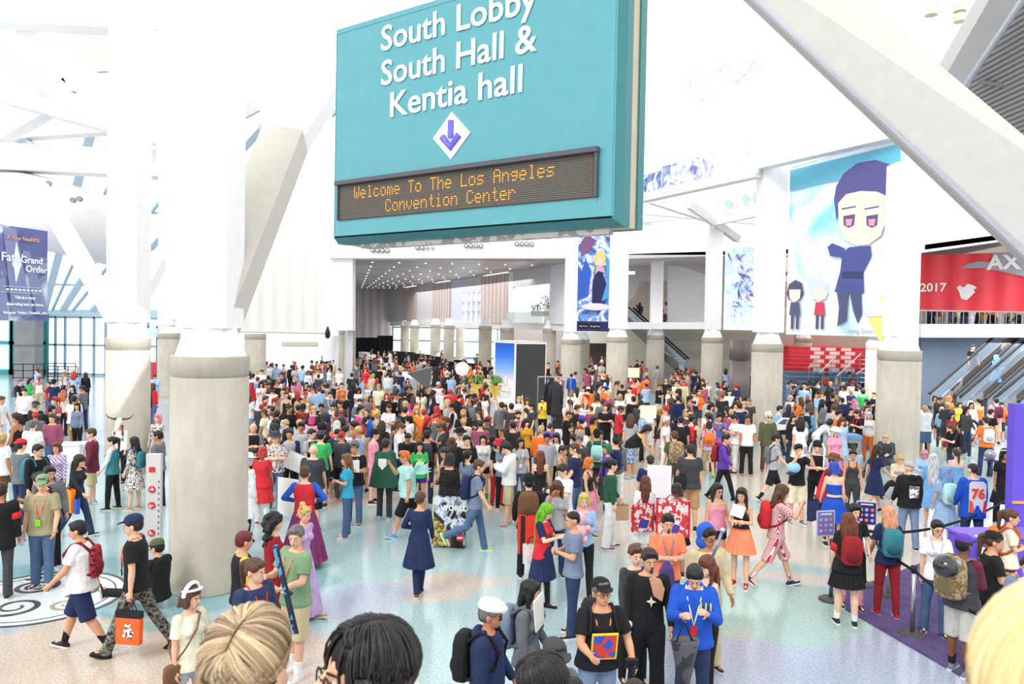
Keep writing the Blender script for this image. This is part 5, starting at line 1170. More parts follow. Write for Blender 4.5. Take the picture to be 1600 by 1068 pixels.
# ================================================================= PEOPLE
COL = dict(black=((30, 30, 33), 'black'), blk2=((44, 44, 48), 'black'), char=((66, 68, 72), 'charcoal'), grey=((112, 116, 120), 'grey'), lgrey=((178, 180, 184), 'light grey'), white=((240, 240, 240), 'white'),
 cream=((240, 232, 206), 'cream'), navy=((36, 46, 84), 'navy'), blue=((44, 96, 200), 'blue'), royal=((30, 84, 190), 'royal blue'), sky=((120, 178, 226), 'sky blue'), lblue=((164, 196, 230), 'pale blue'), mint=((182, 232, 226), 'mint'),
 turq=((62, 176, 214), 'turquoise'), teal=((56, 130, 140), 'teal'), green=((60, 186, 96), 'bright green'), lime=((140, 214, 50), 'lime green'), dgreen=((46, 92, 70), 'dark green'), olive=((166, 160, 126), 'olive'), army=((92, 94, 70), 'army green'), sage=((128, 158, 124), 'sage green'),
 yellow=((244, 214, 70), 'yellow'), mustard=((214, 160, 50), 'mustard'), orange=((246, 122, 50), 'orange'), coral=((250, 140, 100), 'coral orange'), red=((214, 48, 56), 'red'), dred=((150, 34, 44), 'dark red'), maroon=((110, 44, 62), 'maroon'), plum=((160, 84, 110), 'dusty plum'),
 pink=((246, 160, 190), 'pink'), mag=((222, 60, 160), 'magenta'), purple=((128, 84, 176), 'purple'), lilac=((196, 168, 214), 'lilac'), violet=((98, 62, 166), 'violet'), brown=((110, 76, 52), 'brown'), dbrown=((62, 44, 36), 'dark brown'), tan=((186, 150, 108), 'tan'), khaki=((206, 190, 148), 'khaki'), beige=((222, 206, 180), 'beige'),
 jean=((84, 108, 146), 'blue jean'), djean=((48, 60, 92), 'dark denim'), ljean=((130, 150, 176), 'washed denim'), stone=((196, 194, 186), 'stone grey'), peach=((250, 180, 140), 'peach'), slate=((120, 134, 156), 'slate blue'), gold=((224, 184, 90), 'golden'),
 camo=((80, 82, 78), 'camouflage'), floral=((236, 226, 214), 'floral'), bfloral=((180, 40, 60), 'red floral'), plaid=((226, 214, 230), 'plaid'), bplaid=((90, 130, 170), 'blue plaid'), sequin=((220, 40, 46), 'red sequined'), stripe=((178, 46, 70), 'red and white striped'), pstr=((110, 60, 130), 'purple and red striped'), lpat=((130, 160, 200), 'pale blue patterned'), tiedye=((120, 90, 160), 'tie-dyed'), lace=((36, 34, 38), 'black lace'), tcamo=((170, 150, 112), 'tan camouflage'))
HCOL = dict(blk=((26, 23, 24), 'black'), dbr=((52, 38, 32), 'dark brown'), brn=((98, 66, 46), 'brown'), rbr=((120, 62, 42), 'reddish-brown'), gry=((120, 116, 112), 'grey'), bld=((224, 196, 130), 'blond'), yel=((244, 220, 110), 'yellow'), wht=((240, 240, 240), 'white'), slv=((206, 208, 214), 'silver'),
 gin=((224, 120, 60), 'ginger'), org=((250, 130, 50), 'orange'), red=((206, 50, 44), 'red'), grn=((128, 210, 44), 'lime green'), dgr=((60, 120, 80), 'dark green'), blu=((40, 80, 200), 'blue'), lbl=((140, 180, 234), 'pale blue'), mnt=((120, 214, 190), 'mint'), pnk=((246, 150, 180), 'pink'), mag=((230, 60, 150), 'magenta'), pur=((120, 70, 170), 'purple'), pch=((250, 178, 130), 'peach'), omb=((150, 100, 60), 'light brown'), dred=((120, 30, 40), 'dark red'), gold=((236, 196, 90), 'golden'))
SKINS = [(238, 196, 170), (228, 180, 150), (212, 160, 126), (186, 130, 98), (120, 80, 60)]
def cmat(c, kind='cloth'):
    if kind == 'hair': rgb = HCOL[c][0]; return mat(rgb, .45, 'hair', rgb2=tuple(int(v * .6) for v in rgb), spec=.4)
    rgb = COL[c][0]
    if c == 'camo': return mat(rgb, .8, 'camo')
    if c == 'tcamo': return mat(rgb, .8, 'blotch', scale=22, rgb2=(120, 100, 72))
    if c == 'floral': return mat(rgb, .8, 'floral', scale=22, rgb2=(70, 60, 90))
    if c == 'bfloral': return mat(rgb, .8, 'floral', scale=22, rgb2=(50, 24, 34))
    if c == 'plaid': return mat(rgb, .8, 'plaid', scale=26, rgb2=(150, 120, 170))
    if c == 'bplaid': return mat(rgb, .8, 'plaid', scale=26, rgb2=(190, 204, 220))
    if c == 'sequin': return mat(rgb, .25, 'blotch', scale=60, rgb2=(250, 120, 110), metal=.3)
    if c == 'stripe': return mat((240, 228, 226), .8, 'stripe', scale=34, rgb2=(196, 50, 70))
    if c == 'pstr': return mat((150, 36, 60), .8, 'stripe', scale=7, rgb2=(92, 60, 130))
    if c == 'lpat': return mat((190, 204, 226), .8, 'blotch', scale=20, rgb2=(86, 116, 170))
    if c == 'tiedye': return mat((226, 90, 170), .8, 'blotch', scale=7, rgb2=(90, 110, 170))
    if c == 'lace': return mat((44, 40, 42), .9, 'blotch', scale=45, rgb2=(22, 20, 22))
    return mat(rgb, .85, 'cloth')
TOPN = dict(ts='t-shirt', ls='long-sleeved top', hd='hooded jacket', tk='tank top', ja='jacket', cr='crop top', vs='vest', dr='dress', dl='long-sleeved dress', dt='strap dress', gw='long gown', rb='robe')
BOTN = dict(je='trousers', lg='leggings', sh='shorts', lo='loose trousers', hp='short shorts', sk='skirt', mi='short pleated skirt', gn='long skirt')
OBJN = dict(ts='t_shirt', ls='long_sleeved_top', hd='hooded_jacket', tk='tank_top', ja='jacket', cr='crop_top', vs='vest', je='trousers', lg='leggings', sh='shorts', lo='trousers', hp='shorts', sk='skirt', mi='skirt', gn='skirt', bcap='cap', flat='flat_cap', hat='brimmed_hat', bucket='bucket_hat', ears='ear_headband', helm='helmet', hood='hood')
HAIRN = dict(s='short {} hair', a='short {} hair', z='close-cropped {} hair', l='long {} hair', w='long {} wig', b='bobbed {} hair', x='wavy {} hair', v='very long {} hair', c='big curly {} hair', p='{} ponytail', u='{} hair bun', k='spiky {} wig')
HEADW = ('cap', 'bcap', 'beanie', 'hat', 'bucket', 'flat', 'hood', 'headband', 'ears', 'helm')
SPEC = []
def parse(line):
    body, _, lab = line.partition('|'); t = body.split()
    d = dict(x=float(t[0]), y=float(t[1]), sex=t[2][0], build=float(t[2][1:] or 1), pose=t[3], yaw=float(t[4]), hair=t[5].split('.'), top=t[6].split('.'), bot=t[7].split('.'), label=lab.strip(), ex={}, flags=set())
    for e in t[8:]:
        if '=' in e: k, v = e.split('='); d['ex'][k] = v
        elif '.' in e: k, v = e.split('.'); d['ex'][k] = v
        else: d['flags'].add(e)
    return d
def solids(d, F_, det):
    """register every surface the figure needs, return part list"""
    vox = (.028, .017, .0108, .0065)[det]; ck = (d['sex'], d['build'], d['pose'], det) ; parts = []
    body = want(('body',) + ck, body_solid(F_, det) if ('body',) + ck not in QUEUE else None, (.028, .017, .0095, .0055)[det])
    if QUEUE[body][0] is None: pass
    def add(nm, key, make, m, vx=vox, it=4):
        k = (key,) + ck
        if k not in QUEUE: want(k, make(), vx, it)
        parts.append((nm, k, m))
    tk, tc_ = d['top'][0], d['top'][1] if len(d['top']) > 1 else 'white'
    tm = cmat(tc_) if tk != '0' else None
    if tk in ('ts', 'ls', 'hd', 'tk', 'ja', 'cr', 'vs'): add(OBJN[tk], 't' + tk, lambda: top_solid(F_, tk), tm)
    elif tk in ('dr', 'dl', 'dt', 'gw', 'rb'):
        sub = dict(dr='ts', dl='ls', dt='tk', gw='ls', rb='hd')[tk]; z1, r1 = dict(dr=(.50, .27), dl=(.48, .27), dt=(.55, .24), gw=(.08, .36), rb=(.12, .28))[tk]
        def mk():
            s = top_solid(F_, sub); bell(s, F_, 1.04, z1, .14 if d['sex'] == 'f' else .165, r1, 14 if det else 9, .05); return s
        add('dress' if tk != 'rb' else 'robe', 'd' + tk, mk, tm, (.024, .016, .0125, .01)[det], 2)
    bk = d['bot'][0]
    if bk in ('je', 'lg', 'sh', 'lo', 'hp'): add(OBJN[bk], 'b' + bk, lambda: bottom_solid(F_, bk), cmat(d['bot'][1]))
    elif bk in ('sk', 'mi', 'gn'):
        z1, r1 = dict(sk=(.52, .30), mi=(.60, .27), gn=(.10, .40))[bk]
        add('skirt', 'b' + bk, lambda: skirt_geo(F_, 1.03, z1, .15, r1, pleat=20 if det else 9, depth=.06, n=120 if det > 1 else 45), cmat(d['bot'][1]), 0, 1)
    if d['hair'][0] != '0':
        hk = d['hair'][0]; add('hair', 'h' + hk, lambda: hair_solid(F_, hk), cmat(d['hair'][1], 'hair'))
    if det or True:
        sh = d['ex'].get('sh', 'black' if (int(d['x']) % 3) else 'lgrey'); bt = 'tall' if 'tall' in d['flags'] else 'boot' if 'boot' in d['flags'] else 'sneaker'
        for sd in (1, -1):
            if det or bt != 'sneaker' or True: add('shoe' if bt == 'sneaker' else 'boot', 's%s%d' % (bt, sd), lambda: shoe_geo(F_, sd, bt)[0], mat(COL[sh][0], .5, 'plain'), vox * .8 if det else .026, 2)
            if det > 1: add('sole', 'so%d' % sd, lambda: shoe_geo(F_, sd, bt)[1], mat((226, 226, 224) if bt == 'sneaker' else (30, 30, 30), .6), 0, 0)
    if 'so' in d['ex']:
        for sd in (1, -1):
            def mk(sd=sd):
                s = Sol(); h, kn, an, fd = F_.legs[sd]; f_ = .9 if 'knee' in d['flags'] else .35; s.cap(an, an + (kn - an) * f_, .044, .062 if f_ > .5 else .050, 12, True); return s
            add('sock', 'sk%s%d' % ('knee' in d['flags'], sd), mk, cmat(d['ex']['so']), vox * .9, 1)
    for hw in HEADW:
        if hw in d['ex']: add(OBJN.get(hw, hw), 'w' + hw, lambda: cap_geo(F_, hw), cmat(d['ex'][hw]), (.024, .013, .009, .006)[det], 1)
    if det > 1:
        E = mat((30, 24, 22), .3); EW = mat((228, 222, 216), .4); LP = mat((176, 96, 88), .6); HB = cmat(d['hair'][1] if d['hair'][0] != '0' and HCOL[d['hair'][1]][0][0] < 150 else 'dbr', 'hair')
        for sd in (1, -1):
            add('eye', 'ew%d' % sd, lambda: Sol().ell((sd * .029, -.078, 1.606), (.013, .012, .007), F_.hd, 10, 7), EW, 0, 1)
            add('pupil', 'ep%d' % sd, lambda: Sol().ell((sd * .029, -.0875, 1.606), (.006, .004, .006), F_.hd, 8, 6), E, 0, 1)
            add('eyebrow', 'eb%d' % sd, lambda: Sol().cap(F_.hd((sd * .014, -.094, 1.625)), F_.hd((sd * .044, -.080, 1.628)), .0042, .003, 6), HB, 0, 1)
        add('mouth', 'mo', lambda: Sol().ell((0, -.0965, 1.556), (.021, .006, .0055), F_.hd, 10, 6), LP, 0, 1)
    if 'gl' in d['flags']:
        def mk():
            mb = MB()
            for sd in (1, -1):
                pts = [F_.hd((sd * .030 + .021 * math.cos(a), -.1 + abs(.021 * math.cos(a)) * .1, 1.604 + .016 * math.sin(a))) for a in [2 * math.pi * i / 12 for i in range(13)]]
                mb.tube(pts, .0028, 5); mb.tube([F_.hd((sd * .051, -.098, 1.608)), F_.hd((sd * .080, -.02, 1.61)), F_.hd((sd * .082, .02, 1.60))], .0025, 5)
            mb.tube([F_.hd((-.01, -.104, 1.608)), F_.hd((.01, -.104, 1.608))], .0028, 5); return mb
        add('glasses', 'gl', mk, mat((40, 34, 36), .3), 0, 1)
    if 'sg' in d['flags']: add('sunglasses', 'sg', lambda: Sol().ell((.03, -.092, 1.606), (.026, .014, .018), F_.hd, 10, 7).ell((-.03, -.092, 1.606), (.026, .014, .018), F_.hd, 10, 7), mat((20, 18, 20), .15), 0, 1)
    if 'be' in d['flags']: add('beard', 'be', lambda: Sol().ell((0, -.062, 1.535), (.045, .045, .034), F_.hd).ell((.045, -.02, 1.56), (.018, .03, .035), F_.hd).ell((-.045, -.02, 1.56), (.018, .03, .035), F_.hd).ell((0, -.1, 1.566), (.024, .010, .006), F_.hd), cmat(d['hair'][1] if d['hair'][0] != '0' else 'dbr', 'hair'), .009, 1)
    if 'go' in d['flags']: add('goatee', 'go', lambda: Sol().ell((0, -.088, 1.525), (.020, .016, .024), F_.hd).ell((0, -.100, 1.566), (.026, .009, .005), F_.hd), cmat('dbr', 'hair'), .007, 1)
    if 'ly' in d['ex']:
        def mk():
            mb = MB(); y = -.155 * (.6 + .4 * d['build'])
            for sd in (1, -1): mb.tube([F_.up((sd * .052, .075, 1.475)), F_.up((sd * .085, 0, 1.475)), F_.up((sd * .07, -.115, 1.38)), F_.up((sd * .03, y, 1.22)), F_.up((0, y - .005, 1.10))], .0085 if det > 1 else .014, 5)
            return mb
        add('lanyard', 'ly%s' % d['ex']['ly'], mk, cmat(d['ex']['ly']), 0, 1)
        add('badge', 'bdg', lambda: MB().add([F_.up((x, -.165 * (.6 + .4 * d['build']) - e, z)) for e in (0, .006) for x, z in ((-.035, 1.0), (.035, 1.0), (.035, 1.1), (-.035, 1.1))], [(0, 1, 2, 3), (7, 6, 5, 4), (0, 4, 5, 1), (1, 5, 6, 2), (2, 6, 7, 3), (3, 7, 4, 0)]), cmat(d['ex'].get('bdg', 'white')), 0, 0)
    if 'cape' in d['ex']:
        def mk():
            mb = MB(); vs = []; n = 26; m = 9; ln = float(d['ex'].get('cl', .62))
            for o in (0, 1):
                for i in range(m + 1):
                    t = i / m; z = 1.47 - (1.47 - ln) * t
                    for j in range(n + 1):
                        a = R(-50 + 280 * j / n); r = .10 + .22 * t ** .45 + .012 * math.sin(j * 1.9) * t - o * .008
                        vs.append(F_.up((r * math.cos(a) * 1.05, .02 + r * .75 * math.sin(a) + .06 * t, z)) if z > .9 else Vector((r * math.cos(a) * 1.05, .02 + r * .75 * math.sin(a) + .06 * t, z)) + F_.dzv)
            k = n + 1; fs = []
            for o in (0, 1):
                b = o * (m + 1) * k
                for i in range(m):
                    for j in range(n): q = (b + i * k + j, b + i * k + j + 1, b + (i + 1) * k + j + 1, b + (i + 1) * k + j); fs.append(q if o else q[::-1])
            return mb.add(vs, fs)
        add('cape', 'cape' + str(d['ex'].get('cl', '')), mk, cmat(d['ex']['cape']), 0, 1)
    if 'vest' in d['ex']: add('vest', 'vest', lambda: top_solid(F_, 'vs'), cmat(d['ex']['vest']), vox * 1.1, 2)
    if 'gr' in d['ex'] or 'gb' in d['ex']:                # printed square on chest / back
        key = 'gr' if 'gr' in d['ex'] else 'gb'; sg_ = -1 if key == 'gr' else 1; b_ = d['build']
        def mk():
            mb = MB(); vs = []; n = 6; hh = .1; zc_ = 1.22
            for i in range(n + 1):
                x = -.085 + .17 * i / n; y = sg_ * ((.150 if sg_ < 0 else .152) * (.5 + .5 * b_) - x * x * 2.2)
                for z in (zc_ - hh, zc_ + hh): vs.append(F_.up((x, y, z)))
            return mb.add(vs, [(2 * i, 2 * i + 2, 2 * i + 3, 2 * i + 1) for i in range(n)])
        add('print_panel', key, mk, cmat(d['ex'][key]), 0, 1)
    if 'wings' in d['ex']:
        def mk():
            mb = MB()
            for sd in (1, -1):
                for k in range(5):
                    a = R(10 + k * 22); L_ = .34 - k * .03; b0 = Vector((sd * .04, .14, 1.28)); tip = b0 + Vector((sd * .12, .10 + .75 * L_ * math.cos(a), L_ * math.sin(a) + .0)); c_ = (b0 + tip) / 2; w_ = Vector((0, -math.sin(a), math.cos(a))) * .04
                    mb.slab([F_.up(b0), F_.up(c_ + w_), F_.up(tip), F_.up(c_ - w_)], (sd * .012, 0, 0))
            return mb
        add('wing_feathers', 'wings', mk, cmat(d['ex']['wings']), 0, 0)
    return body, parts
def backpack(F_, d, det, holder):
    w_, h_, t_ = (.30, .44, .17); big = d['ex'].get('bpk', '')
    if big == 'big': w_, h_, t_ = .36, .52, .24
    if big == 'sack': w_, h_, t_ = .30, .40, .10
    yb = (.105 + .02) * (.55 + .45 * d['build']) + (.02 if d['top'][0] in ('hd', 'ja') else 0)
    key = ('bp', big, yb, det, d['pose'], d['build'], d['sex'])
    def up(q): return F_.up(q)
    s = Sol(); rings = []
    for t in (0, .06, .2, .5, .8, .94, 1): k = (.72, .93, 1, 1, .95, .80, .5)[(0, .06, .2, .5, .8, .94, 1).index(t)]; rings.append(((0, yb + t_ / 2, 1.0 + h_ * t), w_ / 2 * k, t_ / 2 * k))
    n = 20; vs = []
    for c, rx, ry in rings:
        for j in range(n):
            a = 2 * math.pi * j / n; ca, sa = math.cos(a), math.sin(a); e = .55; vs.append(up((c[0] + rx * math.copysign(abs(ca) ** e, ca), c[1] + ry * math.copysign(abs(sa) ** e, sa), c[2])))
    k = len(rings); s.add(vs, [(i * n + j, i * n + (j + 1) % n, (i + 1) * n + (j + 1) % n, (i + 1) * n + j) for i in range(k - 1) for j in range(n)] + [tuple(range(n))[::-1], tuple(range((k - 1) * n, k * n))])
    want(key, s, 0, 1)
    pk = ('bpp',) + key[1:]; want(pk, Sol().ell((0, yb + t_ - .01, 1.0 + h_ * .30), (w_ * .38, .045, h_ * .2), up), 0, 1)
    st_ = []
    for sd in (1, -1):
        sk_ = ('bps', sd) + key[1:]; mb = MB(); mb.tube([up((sd * .10, yb + .03, 1.0 + h_ * .85)), up((sd * .115, .05, 1.475)), up((sd * .12, -.06, 1.455)), up((sd * .13, -.14 * (.55 + .45 * d['build']), 1.34)), up((sd * .155, -.11, 1.20)), up((sd * .16, .04, 1.08)), up((sd * .11, yb + .02, 1.04))], .019, 6)
        want(sk_, mb, 0, 1); st_.append(sk_)
    return ('backpack' if big != 'sack' else 'drawstring_bag'), key, [('front_pocket', pk)] + [('shoulder_strap', q) for q in st_]
PEOPLE = []
def add_people(txt):
    for line in txt.strip().splitlines():
        line = line.strip()
        if line and not line.startswith('#'): PEOPLE.append(parse(line))
def desc(d, lvl):
    tk, bk = d['top'][0], d['bot'][0]; tcol = COL[d['top'][1]][1] if len(d['top']) > 1 else ''
    s = 'person in %s %s' % (tcol, TOPN[tk]) if tk != '0' else 'person'
    if bk != '-': s += ' and %s %s' % (COL[d['bot'][1]][1], BOTN[bk])
    hw = [h for h in HEADW if h in d['ex']]
    ad = []
    if hw: ad.append('%s %s' % (COL[d['ex'][hw[0]]][1], dict(bcap='backwards cap', hat='brimmed hat', bucket='bucket hat', flat='flat cap', ears='ear headband', helm='rounded helmet').get(hw[0], hw[0])))
    elif d['hair'][0] == '0': ad.append('bald head')
    else: ad.append(HAIRN[d['hair'][0]].format(HCOL[d['hair'][1]][1]))
    y = d['yaw'] % 360; fc = 'facing forward' if y < 50 or y > 310 else 'facing right' if y < 135 else 'seen from behind' if y < 225 else 'facing left'
    if lvl >= 1: s += ' with ' + ad[0]
    if lvl >= 2: s += ', ' + fc
    return s
def place_people():
    jobs = []
    for d in PEOPLE:
        h = float(d['ex'].get('h', 1.76 if d['sex'] == 'm' else 1.64)); sc = h / 1.72
        po = dict(POSES[d['pose']])
        if 'hpx' in d['ex']: po['hp'] = float(d['ex']['hpx']); d['pose'] += d['ex']['hpx']
        F_ = Fig(d['sex'], d['build'], po); d['F'] = F_; d['sc'] = sc; yaw = R(d['yaw']); d['rz'] = yaw
        if 'g' in d['ex']: c = G(d['x'], float(d['ex']['g'])); z = 0
        elif 'd' in d['ex']:
            Y = float(d['ex']['d']); ht = F_.hd((0, 0, 1.74)) * sc; q = P(d['x'], d['y'], Y); z = q.z - ht.z; rot = Matrix.Rotation(yaw, 3, 'Z') @ ht; c = Vector((q.x - rot.x, q.y - rot.y, 0))
        else:
            ht = F_.hd((0, 0, 1.74)) * sc; z = float(d['ex'].get('z', 0)); q = PH(d['x'], d['y'], ht.z + z); rot = Matrix.Rotation(yaw, 3, 'Z') @ ht; c = Vector((q.x - rot.x, q.y - rot.y, 0))
        d['pos'] = Vector((c.x, c.y, z)); d['dist'] = c.y
    # keep bodies apart
    cols = CIRC + [(bb.location.x + .2, bb.location.y + 1.2, 1.5), (pl_.location.x, 34.6, 1.1)]
    lst = [d for d in PEOPLE if 'd' not in d['ex'] and d['pos'].z < .5]
    for it in range(14):
        for i, a in enumerate(lst):
            for b in lst[i + 1:]:
                dv = b['pos'] - a['pos']; L_ = math.hypot(dv.x, dv.y); mn = .40 if ('near' in a['flags'] or 'near' in b['flags']) else .50
                if L_ < mn:
                    if L_ < 1e-3: dv = Vector((0, 1, 0)); L_ = 1
                    u = Vector((dv.x * .4, dv.y, 0)) if abs(dv.y) > .05 else Vector((dv.x, .05, 0)); u.normalize(); k = (mn - L_) / 2
                    b['pos'] += u * k; a['pos'] -= u * k
            for cx, cy_, r in cols:
                dv = Vector((a['pos'].x - cx, a['pos'].y - cy_)); mn = r + .3
                if dv.length < mn: dv.normalize(); a['pos'].x, a['pos'].y = cx + dv.x * mn, cy_ + dv.y * mn
    for d in PEOPLE:
        px_m = F / d['pos'].y * d['sc'] * 1.72; det = 2 if px_m > 104 else 1 if px_m > 52 else 0
        if 'det' in d['ex']: det = int(d['ex']['det'])
        d['det'] = det; d['body'], d['parts'] = solids(d, d['F'], det); d['packs'] = []
        if 'bp' in d['ex']: d['packs'].append(backpack(d['F'], d, det, None) + (d['ex']['bp'],))
    bake()
    labels = {}
    for d in PEOPLE:
        if d['label']: continue
        for lvl in (1, 2):
            s = desc(d, lvl)
            d['label'] = s
            if sum(1 for e in PEOPLE if e is not d and desc(e, lvl) == s) == 0: break
    seen = {}
    for d in PEOPLE: seen.setdefault(d['label'], []).append(d)
    for s, ds in seen.items():
        if len(ds) > 1:
            for d in ds:
                base = desc(d, 1); w_ = len(base.split())
                # nearest landmark
                px = d['x']; zn = 'far left' if px < 240 else 'left of hall opening' if px < 540 else 'below hall opening' if px < 760 else 'by display box' if px < 900 else 'left of stair wall' if px < 1040 else 'before stair wall' if px < 1180 else 'below cartoon banner' if px < 1390 else 'near right escalators'
                row = 'far crowd' if d['pos'].y > 30 else 'middle crowd' if d['pos'].y > 18 else 'front crowd'
                d['label'] = ' '.join((base + ', %s, %s' % (row, zn)).split()[:16])
    seen = {}
    for d in PEOPLE: seen.setdefault(d['label'], []).append(d)
    for s, ds in seen.items():
        if len(ds) > 1:
            print('DUPLABEL', s, len(ds))
    tot = 0
    for d in PEOPLE:
        sk = int(d['ex'].get('sk', (int(d['x'] * 7 + d['y'] * 3) % 5) % 4)); sm = mat(SKINS[sk], .5, 'skin')
        def inst(name, key, m, parent):
            me = BAKED[key]
            if me is None: return None
            o = bpy.data.objects.new(name, me)
            if not me.materials: me.materials.append(m)
            o.material_slots[0].link = 'OBJECT'; o.material_slots[0].material = m
            return link(o, parent)
        root = inst('person', d['body'], sm, None); root.location = d['pos']; root.rotation_euler = (0, 0, d['rz']); root.scale = (d['sc'],) * 3
        tag(root, d['label'], 'person', d['ex'].get('grp')); d['root'] = root; last = None; eye = None
        for nm, key, m in d['parts']:
            par = root
            if nm == 'sole': par = last
            if nm == 'pupil': par = eye
            o = inst(nm, key, m, par)
            if nm in ('shoe', 'boot'): last = o
            if nm == 'eye': eye = o
        for nm, key, sub, col_ in d['packs']:
            rt = inst(nm, key, cmat(col_), None); rt.matrix_world = root.matrix_basis.copy(); 
            rt.location = d['pos']; rt.rotation_euler = (0, 0, d['rz']); rt.scale = (d['sc'],) * 3
            base = '%s %s worn by the %s' % (COL[col_][1], nm.replace('_', ' '), d['label'].replace('person', 'person', 1)); lw = base.split()
            d['packlabel'] = ' '.join(lw[:16]); tag(rt, d['ex'].get('bl', d['packlabel']).replace('_', ' '), 'backpack' if nm == 'backpack' else 'bag'); d['pack'] = rt
            for sn, sk2 in sub:
                if sn != 'shoulder_strap' or d['det'] > 0: inst(sn, sk2, mat(tuple(max(0, int(v * .75)) for v in COL[col_][0]), .85, 'cloth'), rt)
def person_at(x, y): return min(PEOPLE, key=lambda d: abs(d['x'] - x) + abs(d['y'] - y))
